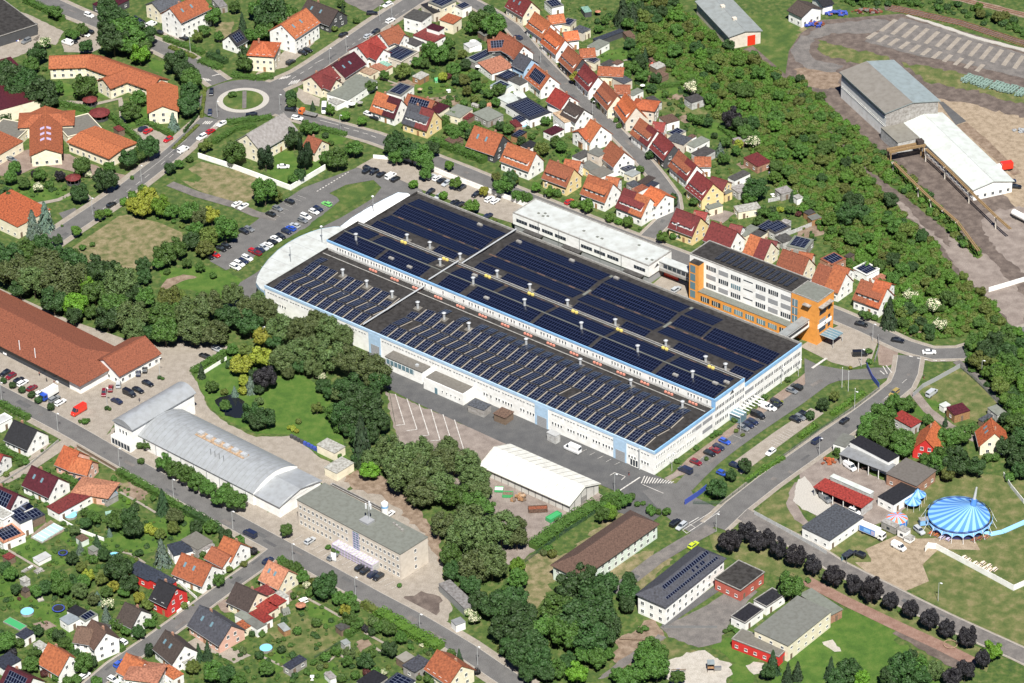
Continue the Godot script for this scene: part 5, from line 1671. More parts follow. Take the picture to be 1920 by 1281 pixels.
func gazebo(x: float, z: float, r: float, label: String) -> void:
	var o := thing("gazebo", label, "gazebo", Vector3(x, 0.03, z))
	var b := MB.new()
	for i in 10:
		var a0 := TAU * i / 10.0; var a1 := TAU * (i + 1) / 10.0
		b.tri(Vector3(cos(a1) * r, 2.7, sin(a1) * r), Vector3(cos(a0) * r, 2.7, sin(a0) * r), Vector3(0, 3.9, 0))
		b.quad(Vector3(cos(a1) * r, 2.5, sin(a1) * r), Vector3(cos(a0) * r, 2.5, sin(a0) * r), Vector3(cos(a0) * r, 2.7, sin(a0) * r), Vector3(cos(a1) * r, 2.7, sin(a1) * r))
	part(o, "roof", b.mesh(), M["dark_red"])
	for i in 10:
		var a := TAU * i / 10.0
		var p := MB.new()
		p.tube(Vector3(cos(a) * r * 0.88, 0, sin(a) * r * 0.88), Vector3(cos(a) * r * 0.88, 2.6, sin(a) * r * 0.88), 0.1, 0.1, 6)
		part(o, "post", p.mesh(), M["dark_wall"])
	var w := MB.new()
	w.tube(Vector3(0, 0, 0), Vector3(0, 1.0, 0), r * 0.82, r * 0.82, 10, false)
	part(o, "parapet", w.mesh(), M["dark_wall"])
func picnic_set(x: float, z: float, turn: float, mat: String, label: String) -> void:
	var o := thing("table_bench", label, "bench", Vector3(x, 0.05, z), turn, "benches around the circus tent")
	bp(o, "table_top", -1.1, 0.70, -0.28, 1.1, 0.76, 0.28, mat)
	for s in [-1.0, 1.0]:
		bp(o, "bench", -1.1, 0.42, s * 0.62 - 0.13, 1.1, 0.46, s * 0.62 + 0.13, mat)
		bp(o, "leg", s * 0.85 - 0.04, 0, -0.7, s * 0.85 + 0.04, 0.70, 0.7, "steel")
func pipe_rack(pts: Array, h: float, label: String, mat: String, key: String) -> void:
	var p0 := Vector3(pts[0], 0, pts[1])
	var o := thing("pipe_rack", label, "pipe rack", p0)
	for i in range(0, pts.size() - 2, 2):
		var a := Vector3(pts[i], 0, pts[i + 1]) - p0
		var c := Vector3(pts[i + 2], 0, pts[i + 3]) - p0
		var d := (c - a)
		var s := Vector3(-d.z, 0, d.x).normalized() * 0.35
		for k in [-1.0, 1.0]:
			var b := MB.new()
			b.tube(a + s * k + Vector3.UP * h, c + s * k + Vector3.UP * h, 0.26, 0.26, 8)
			part(o, "pipe", b.mesh(), M[mat])
		var n := maxi(1, int(d.length() / 11.0))
		for j in n:
			var q := a + d * (float(j) / n)
			var pb := MB.new()
			pb.tube(q, q + Vector3.UP * h, 0.28, 0.24, 8)
			part(o, "post", pb.mesh(), M[key])
			boxpart(o, "cross_arm", q + Vector3(-0.7, h - 0.35, -0.7), q + Vector3(0.7, h - 0.15, 0.7), M[key])
func pile(x: float, z: float, rx: float, rz: float, n: int, mats: Array, size: float, called: String, label: String, category: String, seed_: int, drums := false) -> void:
	var r := RandomNumberGenerator.new()
	r.seed = seed_
	var o := thing(called, label, category, Vector3(x, 0.08, z))
	for i in n:
		var a := r.randf() * TAU
		var f := sqrt(r.randf())
		var p := Vector3(cos(a) * rx * f, 0, sin(a) * rz * f)
		var s := size * r.randf_range(0.6, 1.4)
		var b := MB.new()
		if drums:
			b.tube(Vector3(-s * 0.5, s * 0.35, 0), Vector3(s * 0.5, s * 0.35, 0), s * 0.35, s * 0.35, 8)
		else:
			b.box(Vector3(-s * 0.5, 0, -s * 0.3), Vector3(s * 0.5, s * 0.35, s * 0.3))
		var q := part(o, "piece", b.mesh(), M[mats[r.randi() % mats.size()]], p + Vector3.UP * (1.0 - f) * size * 0.9, r.randf() * TAU)
		q.rotation.x = r.randf_range(-0.25, 0.25)
func frame_bundle(x: float, z: float, seed_: int) -> void:
	var r := RandomNumberGenerator.new()
	r.seed = seed_
	var o := thing("steel_frame_bundle", "bundle of grey-green steel frames", "frames", Vector3(x, 0.1, z), 0.95 + r.randf_range(-0.1, 0.1))
	for i in 9:
		var y := 0.1 + (i % 3) * 0.4
		var zz := -1.2 + (i / 3) * 1.2 + r.randf_range(-0.15, 0.15)
		bp(o, "frame_bar", -3.0 + r.randf_range(-0.5, 0.5), y, zz - 0.35, 3.0 + r.randf_range(-0.5, 0.5), y + 0.28, zz + 0.35, "grey_green")
	for i in 3:
		bp(o, "cross_bar", -2.4 + i * 2.3, 1.2, -1.7, -2.1 + i * 2.3, 1.5, 1.7, "grey_green")
func person(x: float, z: float, turn: float, top: Color, legs: Color, label: String) -> void:
	var o := thing("person", label, "person", Vector3(x, 0.12, z), turn)
	var J := {"hip": Vector3(0, 0.92, 0), "chest": Vector3(0, 1.32, 0), "neck": Vector3(0, 1.50, 0), "head": Vector3(0.02, 1.63, 0)}
	var bones := [[J.hip, J.chest, 0.15, 0.17], [J.chest, J.neck, 0.13, 0.06], [J.head - Vector3(0, 0.03, 0), J.head + Vector3(0, 0.05, 0), 0.10, 0.10]]
	for s in [-1.0, 1.0]:
		var st: float = s * 0.20
		bones.append([Vector3(0, 0.9, s * 0.09), Vector3(st * 0.6 + 0.05, 0.48, s * 0.10), 0.09, 0.065])
		bones.append([Vector3(st * 0.6 + 0.05, 0.48, s * 0.10), Vector3(st, 0.06, s * 0.10), 0.065, 0.045])
		bones.append([Vector3(st, 0.05, s * 0.10), Vector3(st + 0.17, 0.04, s * 0.10), 0.045, 0.035])
		bones.append([Vector3(0, 1.42, s * 0.17), Vector3(-st * 0.5, 1.14, s * 0.23), 0.055, 0.045])
		bones.append([Vector3(-st * 0.5, 1.14, s * 0.23), Vector3(-st + 0.08, 0.90, s * 0.22), 0.042, 0.032])
	var field := func(p: Vector3) -> float:
		var d := 0.0
		for bn in bones:
			var a: Vector3 = bn[0]; var c: Vector3 = bn[1]
			var t := clampf((p - a).dot(c - a) / maxf(1e-5, (c - a).length_squared()), 0, 1)
			d += exp(-28.0 * (p.distance_to(a.lerp(c, t)) - lerpf(bn[2], bn[3], t)))
		return -log(maxf(d, 1e-9)) / 28.0
	# surface nets on a coarse grid
	var cs := 0.045
	var nx := 14; var ny := 42; var nz := 16
	var org := Vector3(-0.29, -0.03, -0.36)
	var val := PackedFloat32Array()
	val.resize((nx + 1) * (ny + 1) * (nz + 1))
	var id := func(i: int, j: int, k: int) -> int: return (i * (ny + 1) + j) * (nz + 1) + k
	for i in nx + 1:
		for j in ny + 1:
			for k in nz + 1:
				val[id.call(i, j, k)] = field.call(org + Vector3(i, j, k) * cs)
	var cell := {}
	for i in nx:
		for j in ny:
			for k in nz:
				var sum := Vector3.ZERO
				var n := 0
				for e in [[0, 0, 0, 1, 0, 0], [0, 1, 0, 1, 1, 0], [0, 0, 1, 1, 0, 1], [0, 1, 1, 1, 1, 1], [0, 0, 0, 0, 1, 0], [1, 0, 0, 1, 1, 0], [0, 0, 1, 0, 1, 1], [1, 0, 1, 1, 1, 1], [0, 0, 0, 0, 0, 1], [1, 0, 0, 1, 0, 1], [0, 1, 0, 0, 1, 1], [1, 1, 0, 1, 1, 1]]:
					var a: float = val[id.call(i + e[0], j + e[1], k + e[2])]
					var c: float = val[id.call(i + e[3], j + e[4], k + e[5])]
					if (a < 0) != (c < 0):
						sum += Vector3(i + e[0], j + e[1], k + e[2]).lerp(Vector3(i + e[3], j + e[4], k + e[5]), a / (a - c))
						n += 1
				if n:
					cell[Vector3i(i, j, k)] = org + sum / n * cs
	var b := MB.new()
	for i in range(1, nx):
		for j in range(1, ny):
			for k in range(1, nz):
				var a: float = val[id.call(i, j, k)]
				for ax in 3:
					var q := Vector3i(i, j, k)
					var st := Vector3i(1 if ax == 0 else 0, 1 if ax == 1 else 0, 1 if ax == 2 else 0)
					var w := q + st
					var c: float = val[id.call(w.x, w.y, w.z)]
					if (a < 0) == (c < 0):
						continue
					var d1 := Vector3i(0, 1, 0) if ax == 0 else (Vector3i(0, 0, 1) if ax == 1 else Vector3i(1, 0, 0))
					var d2 := Vector3i(0, 0, 1) if ax == 0 else (Vector3i(1, 0, 0) if ax == 1 else Vector3i(0, 1, 0))
					var cs4 := [q, q - d1, q - d1 - d2, q - d2]
					var ok := true
					for cc in cs4:
						if not cell.has(cc):
							ok = false
					if ok:
						var y: float = (cell[q] as Vector3).y
						var colr := top if y > 0.92 and y < 1.49 else (legs if y <= 0.92 else Color(0.45, 0.29, 0.21))
						if y > 1.66:
							colr = Color(0.06, 0.04, 0.03)
						if a < 0:
							b.quad(cell[cs4[0]], cell[cs4[3]], cell[cs4[2]], cell[cs4[1]], colr)
						else:
							b.quad(cell[cs4[0]], cell[cs4[1]], cell[cs4[2]], cell[cs4[3]], colr)
	var m := StandardMaterial3D.new()
	m.vertex_color_use_as_albedo = true
	m.roughness = 0.8
	part(o, "body", b.mesh(), m)
var landmarks := []
func nth(i: int) -> String:
	var w := ["first", "second", "third", "fourth", "fifth", "sixth", "seventh", "eighth", "ninth", "tenth", "eleventh", "twelfth", "thirteenth", "fourteenth", "fifteenth", "sixteenth", "seventeenth", "eighteenth", "nineteenth", "twentieth"]
	return w[i] if i < w.size() else "%dth" % (i + 1)
func finish_labels() -> void:
	var open := {}
	var seen := {}
	for c in get_children():
		if c.has_meta("label") and not c.has_meta("plain") and c is Node3D:
			seen[c.get_meta("label")] = seen.get(c.get_meta("label"), 0) + 1
	for c in get_children():
		if not (c is Node3D and c.has_meta("label")):
			continue
		var lab: String = c.get_meta("label")
		if seen[lab] == 1 and lab.split(" ").size() >= 6:
			continue
		if c.has_meta("group") and lab.split(" ").size() >= 9:
			continue   # members of a thicket, which nothing tells apart
		var best := ""
		var bd := 1e9
		var dir := Vector3.ZERO
		for l in landmarks:
			var d: Vector3 = c.position - Vector3(l[1], 0, l[2])
			if d.length() < bd:
				bd = d.length()
				best = l[0]
				dir = d
		var rel := "right of" if dir.x > absf(dir.z) else ("left of" if -dir.x > absf(dir.z) else ("just below" if dir.z > 0 else "just above"))
		if bd < 9.0:
			rel = "beside"
		lab = "%s %s %s" % [lab, rel, best]
		if not open.has(lab):
			open[lab] = []
		open[lab].append(c)
	for lab in open:
		var list: Array = open[lab]
		if list.size() == 1:
			list[0].set_meta("label", lab)
			continue
		list.sort_custom(func(a, b): return a.position.x < b.position.x)
		for i in list.size():
			list[i].set_meta("label", "%s, %s from left" % [lab, nth(i) if i < list.size() - 1 or list.size() > 20 else nth(i)])
const GROUND := [
	["lawn","lawn",2,1.5,[-109,-23,-98,-41,-84,-27,-73,-23,-64,-12,-58,11,-56,27,-54,34,-64,29,-75,15,-86,14,-96,6,-102,-2,-107,-16],0],
	["field","dry",2,2.5,[-157,-115,-144,-134,-141,-135,-128,-128,-120,-121,-117,-108,-126,-95,-138,-96,-153,-101,-162,-108],0],
	["field","dry",2,2,[-125,-163,-116,-174,-103,-167,-90,-158,-89,-153,-94,-145,-102,-139,-118,-154],0],
	["lawn","grass",3,1.5,[-127,-164,-122,-171,-115,-163,-118,-155],0],
	["lawn","lawn",2,1,[-126,-95,-107,-96,-99,-90,-91,-80,-98,-70,-115,-80,-125,-86],0],
	["pond_bed","soil",3,.5,[-125,-82,-123,-88,-117,-91,-112,-89,-117,-87,-121,-82,-125,-80],0],
	["field","meadow",2,2,[80,78,106,68,116,61,127,51,138,47,155,49,167,53,154,146,147,138,135,127,121,111,105,98,99,91,90,79],0],
	["bare_earth","sandy",4,1.5,[106,96,112,96,110,89,122,81,127,84,137,84,145,86,146,91,133,90,127,98,128,107,120,112,113,108],0],
	["bare_earth","sandy",5,1.2,[110,92,122,85,127,96,125,104,119,111,112,105],0],
	["lawn","lawn",4,1.5,[78,146,86,133,103,120,110,123,117,133,115,137,123,148,128,161,74,159],0],
	["field","meadow",2,1.5,[61,78,76,79,89,94,119,123,143,145,140,154,118,134,97,114,85,105,72,96,62,87],0],
	["lawn","lawn",5,1,[58,137,69,132,76,135,68,159,63,158,65,146],0],
	["field","dry",3,1.5,[1,97,5,87,15,88,22,79,29,69,35,65,36,67,15,94,12,99,8,113,4,124,2,118],0],
	["field","dry",3,1,[28,98,30,91,44,86,41,95,33,102],0],
	["field","soil",3,1.5,[29,133,42,123,45,131,41,144,30,148],0],
	["field","meadow",3,1.5,[43,134,56,141,52,145,44,143],0],
	["sandpit","sand",6,1,[44,145,51,141,56,140,64,147,61,158,44,158],0],
	["sandpit","sand",6,.4,[68,148.3,70.9,146,73.6,147.2,72.9,151.6,69.9,152.6],0],
	["sandpit","sand",6,.4,[128.2,148.1,131.4,145.5,133.2,148.3,130.7,151.3],0],
	["bare_earth","sand",6,.8,[92,137,95,136,98,142,95,142],0],
	["field","meadow",2,1,[76,68,82,58,91,51,91,64,91,76,80,74],0],
	["field","meadow",2,1,[137,-5,153,-18,163,3,165,11,159,18,149,16,141,7],0],
	["field","dry",2,2,[112,-269,127,-288,118,-260,113,-246],0],
	["field","grass",2,2,[92,-290,120,-278,115,-251,109,-228,102,-242,97,-270],0],
	["field","meadow",2,1,[48,47,56,46,56,51,49,49],0],
	["garden_plot","soil",3,.8,[-45,-232,-39,-237,-35,-232,-40,-225],0],
	["garden_plot","lawn",3,.8,[-34,-231,-25,-235,-20,-228,-31,-222],0],
	["garden_plot","lawn",3,.8,[-20,-249,-10,-253,-7,-239,-16,-235],0],
	["garden_plot","lawn",3,.8,[-18,-231,-6,-234,-4,-225,-14,-222],0],
	["garden_plot","soil",3,.8,[-31,-220,-23,-222,-18,-215,-27,-211],0],
	["garden_plot","lawn",3,.8,[36,-255,54,-261,55,-252,39,-246],0],
	["garden_plot","lawn",3,.8,[46,-246,55,-250,56,-245,47,-241],0],
	["garden_plot","lawn",3,.8,[56,-220,69,-226,71,-221,60,-215],0],
	["garden_plot","soil",3,.8,[66,-217,71,-218,72,-213,66,-211],0],
	["garden_plot","meadow",3,.8,[58,-213,72,-210,78,-201,64,-202],0],
	["garden_plot","lawn",3,.8,[70,-193,80,-195,88,-188,77,-182],0],
	["garden_plot","lawn",3,.8,[18,-177,26,-178,28,-168,20,-164],0],
	["garden_plot","soil",3,.8,[66,-199,71,-203,72,-197,68,-195],0],
	["garden_plot","lawn",3,.8,[-145,68,-146,72,-133,86,-127,76,-138,70],0],
	["garden_plot","lawn",3,.8,[-132,74,-122,66,-112,75,-117,82,-127,82],0],
	["garden_plot","lawn",3,.8,[-162,76,-155,72,-142,86,-154,86],0],
	["garden_plot","lawn",3,.8,[-163,89,-158,92,-158,103,-162,106],0],
	["garden_plot","lawn",3,.8,[-158,103,-148,107,-139,113,-142,121,-154,112],0],
	["garden_plot","lawn",3,.8,[-120,64,-108,56,-97,68,-105,77,-114,71],0],
	["garden_plot","lawn",3,.8,[-145,118,-139,121,-137,126,-144,125],0],
	["garden_plot","meadow",3,.8,[-78,122,-68,115,-54,128,-62,139,-72,133],0],
	["garden_plot","meadow",3,.8,[-66,109,-56,116,-55,119,-61,120],0],
	["garden_plot","lawn",3,.8,[-80,138,-72,133,-70,143,-78,148],0],
	["garden_plot","lawn",3,.8,[-64,146,-57,140,-54,149,-60,152],0],
	["garden_plot","soil",3,.8,[-50,131,-46,129,-45,133,-49,136],0],
	["garden_plot","meadow",3,.8,[-137,35,-129,36,-130,47,-135,46],0],
	["garden_plot","soil",3,.8,[-129,41,-122,45,-120,52,-127,50],0],
	["garden_plot","lawn",3,.8,[-133,50,-126,47,-124,57,-131,56],0],
	["garden_plot","lawn",3,.8,[-141,48,-134,56,-136,59,-141,54],0],
	["garden_plot","meadow",3,.8,[-112,-6,-107,-4,-108,1,-113,-1],0],
	["garden_plot","lawn",3,.8,[133,10,140,2,144,7,138,17],0],
	["garden_plot","lawn",3,.8,[117,-129,127,-131,126,-123,118,-119],0],
	["garden_plot","soil",3,.8,[104,-112,114,-116,114,-108,105,-104],0],
	["garden_plot","dry",3,.8,[140,-84,144,-88,143,-76,138,-69],0],
	["garden_plot","soil",3,.8,[135,-42,141,-44,143,-39,138,-36],0],
	["garden_plot","lawn",3,.8,[-190,-160,-179,-162,-168,-157,-162,-147,-171,-146,-182,-150],0],
	["garden_plot","lawn",3,.8,[-179,-241,-159,-238,-156,-227,-173,-230],0],
	["garden_plot","lawn",3,.8,[-150,-224,-141,-224,-138,-206,-146,-202],0],
	["garden_plot","lawn",3,.8,[-144,-262,-135,-257,-136,-246,-141,-251],0],
	["garden_plot","lawn",3,.8,[-171,-223,-163,-220,-162,-210,-170,-216],0],
	["garden_plot","lawn",3,.8,[-72,-200,-61,-191,-63,-185,-70,-183],0],
	["garden_plot","lawn",3,.8,[-89,-178,-82,-182,-79,-173,-80,-163,-88,-164],0],
	["garden_plot","lawn",3,.8,[-91,-166,-79,-173,-63,-177,-63,-170,-75,-161,-86,-153],0],
	["garden_plot","dry",3,.8,[-118,-289,-110,-291,-110,-277,-115,-272],0],
	["yard","concrete",6,.6,[-43,-10,-3,23,31,58,16,73,2,90,-3,93,-8,75,-13,57,-26,38,-37,28,-41,9],0],
	["paved_yard","paving",6,0,[-185.5,-77.4,-182.4,-84.2,-155.5,-61.5,-134.7,-47.8,-115.3,-49,-98.5,-41.2,-99.6,-35,-110.7,-23.9,-109.1,-16.4,-115,-17.3,-133.3,3.8,-137.3,15.9,-147.4,6.4,-175.4,-20.1,-179.4,-23.7],0],
	["paved_yard","paving",6,.4,[-110.5,-23.5,-107.4,-17.6,-103.2,-2.4,-95.4,8.4,-86.1,16.2,-74,16.1,-64.3,29.3,-56.2,36.6,-52.5,44.5,-56.6,52,-63.8,44,-70.9,42.2,-80.5,60.1,-70.2,60.5,-76.5,72.2,-83.6,68.3,-90.8,61.1,-137.7,15.9,-132.4,4.4,-115,-17.3],0],
	["paved_yard","paving",6,.4,[-70.8,43.7,-56.6,52,-48.2,43.2,-39.3,52.8,-28.8,74.3,-23.6,92,-23.2,103.4,-20.2,114.8,-22.2,121.6,-26.4,122.3,-40.6,108.9,-52.9,97.6,-76.4,75.2],0],
	["gravel_patch","brown_yard",8,.8,[-38,111,-30,106,-24,109,-24,115,-27,121,-32,117],0],
	["bare_earth","soil",8,1,[-57,40,-48,37,-39,47,-24,77,-24,92,-30,74,-43,53,-53,48],0],
	["car_park","asphalt",8,0,[-108.4,-99.7,-102.1,-93,-90.8,-102.6,-79.7,-113.9,-71,-127.1,-62,-142.4,-66.7,-147.1,-60.7,-153.2,-50.4,-156.4,-47.3,-150.5,-50.2,-142.6,-61.7,-128.9,-69.3,-121.5,-61.5,-124.2,-36.7,-146,-30.3,-141.6,-32.4,-148.2,-41.5,-157.1,-52.3,-169.6,-59.6,-164.2,-76.3,-152,-88.5,-135.4,-99,-118.3],0],
	["road","asphalt",8,0,[-91.2,-90.6,-76.7,-111.5,-61.7,-128.9,-36.3,-147.6,-35.3,-145.1,-61.4,-120.4,-76.4,-102.7,-87.1,-84.5,-92.3,-73,-99.3,-62.5,-100.6,-69.7,-96.6,-84.2],0],
	["green_strip","grass",12,.6,[-74,-122,-70,-129,-62,-141,-65,-146,-58,-153,-52,-155,-48,-151,-52,-144,-62,-133,-71,-122,-84,-108,-99,-91,-98,-95,-84,-112],0],
	["car_park","paving",8,0,[-57.1,-166.5,-50.8,-173.6,-43.8,-176.6,-30.5,-168.9,-10.5,-151.5,1.3,-140.9,9.1,-134.5,2,-121.1,-10.6,-129.6,-23.4,-141.3,-32.4,-148.2,-41.5,-157.1],0],
	["paved_yard","paving",7,0,[47.7,-71.8,54.8,-82.5,63.1,-76.5,62.3,-62,54.9,-66],0],
	["paved_yard","paving",7,0,[99.2,-32,107.3,-40.3,114.2,-45.3,125.7,-39.5,125.9,-32.5,122.4,-20.6,116.2,-17.5,109.3,-21.2,104.3,-26.6],0],
	["pavement","paving_red",9,0,[126.9,-32.5,130.1,-31.3,132.5,-26.3,131.1,-20.2,128.1,-18,125.1,-18.8,125.4,-27.3],0],
	["yard","asphalt_dark",8,0,[-57.5,-26.5,-49.6,-35.8,45.5,44.4,52.7,50.7,52.1,60.7,43.1,71.4,32.6,65.2,33.8,54.5,-4.7,22.6,-34.7,-3.9],0],
	["road","asphalt",10,0,[41.1,53.8,50,49,56.3,51.4,57.7,57.6,63.9,63.3,69.3,65.1,65,73.9,56.2,78.5,51,73.3,46.6,65.6],0],
	["car_park","paving_red",7,0,[49.3,47.4,56.9,35.3,77.9,10.7,97.6,-12.3,101.7,-18.2,104.2,-14.7,96.9,-3.3,77.3,18.7,58.2,43.2],0],
	["car_park","paving",7,0,[70.7,39.1,86,21.4,99.6,6.8,103.8,10.2,89.1,27.3,81.3,36.4,73.7,45.4],0],
	["road","asphalt",11,0,[100.1,-24.4,104.6,-19.7,114.3,-15.9,123.5,-17.2,132.6,-16.8,133.9,-12.6,124.6,-9.7,115.5,-10.1,108.2,-9.1,102.3,-3,98.8,-4.9],0],
	["paved_yard","concrete",6,.5,[93,46,100,37,108,38,120,51,130,57,123,70,114,76,100,80,93,65],0],
	["stone_bed","light_stone",9,.3,[91.7,49.3,94.4,47.3,97.1,57.2,101,61.9,101.1,69.5,97.6,70.8,92,66.1,89.3,61.4],0],
	["path","concrete",7,.3,[87,64.3,88.5,56.8,90.7,50.8,92.4,50.9,89.5,61.4,91.8,69.1,93.8,75.1,92,76.5,89,71.9],0],
	["paved_yard","asphalt_old",7,.4,[43.6,127.1,53.8,120.6,66.1,108.6,69.7,104.5,74.3,110.3,65,125.2,61.1,135.9,54.4,138.4,45.8,132.6],0],
	["path","asphalt_dark",9,0,[43.6,127.1,44.6,127.9,62.7,109.3,64.9,106,63,104.8,44.4,124.4],0],
	["path","asphalt_old",8,.3,[29.9,144,42.6,131.1,45,132.6,33,145.5,26.4,151.8,23.1,153],0],
	["yard","dry",3,1,[35,102,46,89,49,92,40,106,38,109],0],
	["yard","brown_yard",4,1.2,[110,-233,113,-253,119,-268,128,-279,161,-283,207,-249,177,-32,172,-47,165,-65,158,-80,154,-96,146,-116,137,-142,131,-161,124,-182,116,-211,104,-243,95,-255,99,-258],0],
	["yard","soil",6,1.5,[114,-237,121,-241,130,-233,130,-220,123,-219,117,-223],0],
	["yard","asphalt_old",6,.8,[114,-245,114,-254,118,-264,129,-275,150,-279,158,-276,148,-266,131,-267,124,-262,121,-254,123,-245,133,-239,130,-233,120,-237],0],
	["field","meadow",7,1.2,[126,-261,131,-258,143,-251,153,-245,151,-240,138,-241,126,-248,124,-255],0],
	["field","meadow",7,1.2,[156,-241,178,-231,202,-210,201,-203,177,-218,164,-224],0],
	["yard","concrete",7,1,[136,-141,146,-120,155,-98,160,-83,160,-94,152,-110,145,-130],0],
	["yard","concrete",6,1,[159,-106,171,-90,181,-60,177,-32,172,-48,164,-68,159,-81],0],
	["green_strip","grass",8,.8,[109,-228,115,-228,131,-191,146,-157,158,-126,170,-90,167,-88,156,-114,147,-133,137,-151,122,-188],0],
	["yard","sandy",7,1.2,[166,-210,179,-205,200,-191,189,-112,181,-140,175,-169,165,-190],0],
	["yard","concrete",9,1,[177,-122,191,-125,184,-74,175,-94,171,-113],0],
	["concrete_apron","asphalt_old",9,.3,[143.5,-259.3,160.5,-279.6,174.5,-269.8,207.3,-243.4,204.6,-223.3,179.4,-239,163.3,-245.8],0],
	["concrete_slab","paving",13,0,[157.4,-278.3,159,-277.2,151.9,-267.2,150.3,-268.3],0],
	["concrete_slab","paving",13,0,[148.5,-267.4,150.1,-266.3,145.8,-260.9,144.2,-262.1],0],
	["concrete_slab","paving",13,0,[161.4,-275.4,163,-274.3,156.1,-264.2,154.5,-265.3],0],
	["concrete_slab","paving",13,0,[152.5,-264.4,154.1,-263.3,149.8,-257.8,148.2,-259],0],
	["concrete_slab","paving",13,0,[165.3,-272.5,166.9,-271.4,160.2,-261.2,158.6,-262.4],0],
	["concrete_slab","paving",13,0,[156.5,-261.4,158.1,-260.3,153.9,-254.8,152.3,-255.9],0],
	["concrete_slab","paving",13,0,[169.3,-269.6,170.9,-268.5,164.3,-258.3,162.8,-259.4],0],
	["concrete_slab","paving",13,0,[160.4,-258.4,162,-257.3,157.9,-251.7,156.3,-252.8],0],
	["concrete_slab","paving",13,0,[173.2,-266.7,174.8,-265.6,168.4,-255.4,166.9,-256.5],0],
	["concrete_slab","paving",13,0,[164.3,-255.4,165.9,-254.3,161.9,-248.7,160.3,-249.8],0],
	["concrete_slab","paving",13,0,[177.1,-263.9,178.7,-262.7,172.5,-252.5,171,-253.6],0],
	["concrete_slab","paving",13,0,[168.3,-252.4,169.8,-251.3,165.9,-245.6,164.3,-246.7],0],
	["concrete_slab","paving",13,0,[181.1,-261,182.6,-259.9,176.6,-249.5,175,-250.7],0],
	["concrete_slab","paving",13,0,[172.2,-249.4,173.7,-248.3,169.9,-242.6,168.3,-243.7],0],
	["concrete_slab","paving",13,0,[185,-258.2,186.5,-257,180.7,-246.7,179.1,-247.8],0],
	["concrete_slab","paving",13,0,[176,-246.5,177.6,-245.4,173.9,-239.6,172.3,-240.7],0],
	["concrete_slab","paving",13,0,[188.8,-255.3,190.4,-254.2,184.7,-243.8,183.2,-244.9],0],
	["concrete_slab","paving",13,0,[179.9,-243.5,181.5,-242.4,177.8,-236.6,176.3,-237.6],0],
	["concrete_slab","paving",13,0,[192.7,-252.5,194.3,-251.4,188.8,-240.9,187.2,-242],0],
	["concrete_slab","paving",13,0,[183.8,-240.6,185.3,-239.5,181.7,-233.6,180.2,-234.6],0],
	["concrete_slab","paving",13,0,[196.6,-249.7,198.1,-248.5,192.8,-238,191.2,-239.1],0],
	["concrete_slab","paving",13,0,[187.6,-237.6,189.2,-236.6,185.7,-230.6,184.1,-231.7],0],
	["concrete_slab","paving",13,0,[200.4,-246.8,202,-245.7,196.8,-235.2,195.2,-236.3],0],
	["concrete_slab","paving",13,0,[204.2,-244,205.8,-242.9,200.8,-232.3,199.2,-233.4],0],
	["asphalt_slab","asphalt_dark",13,0,[167.2,-206.7,168.9,-207,176,-190.7,171.6,-187.9],0],
	["path","soil",13,.3,[172.1,-187.5,175.9,-189.8,181.9,-176,191.4,-149.4,188.2,-147.6],0],
	["railway_bed","brown_yard",5,.4,[155.3,-291.9,163.7,-288.5,183.8,-275.9,208.9,-254.8,208.4,-251.2,183.2,-271.2,163.1,-283.7,154.7,-286.1],0],
	["railway_bed","soil",5,.4,[182.1,-298.1,190.4,-294.8,212.4,-280.1,211.7,-275.3,189.8,-290,179.7,-296.3],0],
	["loading_edge","light_stone",40,.3,[162.2,-280.9,163.3,-281.3,174.8,-272.6,188.4,-260.6,207,-248.5,206.7,-246.2,188.1,-258.3,173.8,-270.8],.3],
	["running_track","brown_yard",9,.5,[114,134,117,130,130,142,138,148,132,154,127,148],0],
	["paved_yard","paving_red",6,.3,[-195.3,-183.5,-181.5,-187,-166.7,-182.1,-151.4,-168.8,-143,-164.3,-150.5,-158.5,-165.6,-169.5,-176.1,-174.2,-185.4,-166.4,-193.5,-166.8],0],
	["paved_yard","paving",6,.3,[-206.8,-286.7,-207.3,-310.9,-193,-300.4,-178.5,-285.2,-180.6,-273.5,-190.8,-278.8,-188,-283.4,-189.9,-269.4,-201.5,-258.4,-203.2,-253.9],0],
	["paved_yard","paving",6,0,[-144.8,-200,-138,-205.2,-126.8,-191.8,-132.4,-184.5,-136.3,-182.6],0],
	["paved_yard","paving",6,.3,[-178.7,-275.8,-165.9,-289.3,-162.1,-270.2,-166,-265.8,-176.8,-267.3],0],
	["paved_yard","paving",6,.3,[-148.5,-289.3,-135,-281.9,-128.1,-275.4,-130.1,-273.2,-141.6,-283.2],0],
	["paved_yard","paving",6,.3,[-98.6,-243.8,-86.2,-250,-78.3,-265.7,-76.3,-270.3,-80.8,-275.2,-88.8,-261.6,-96.8,-250.6],0],
	["paved_yard","paving",6,.3,[-81.3,-231.7,-72.6,-222.3,-72.4,-215.7,-78.7,-218.2,-82.1,-225],0],
	["paved_yard","asphalt_old",6,.3,[-66.6,-308,-55.4,-295.2,-49,-304.6,-51.4,-311.1,-69,-312],0],
	["paved_yard","asphalt",7,0,[-166.5,-137.3,-160.9,-141,-158.6,-136.9,-162.8,-129.2],0],
	["pond","pond",9,.8,[-101,-7,-99,-9,-96,-10,-91,-6,-90,1,-91,5,-96,4,-99,-1],0],
	["garden_yard","paving_red",5,.3,[-78.8,98.3,-75.5,95.5,-68.4,107.2,-71.6,109.8],0],
	["garden_yard","paving",5,.3,[-148.4,34.1,-140.3,36,-138,42.3,-144.3,40.5],0],
	["garden_yard","paving",5,.3,[-103.4,130.5,-97.2,125.4,-81.9,136.8,-86.5,140.6,-93.3,135],0],
	["garden_yard","paving_red",5,.3,[-94,108.9,-88.4,106.3,-85.5,113.4,-91.2,114.6],0],
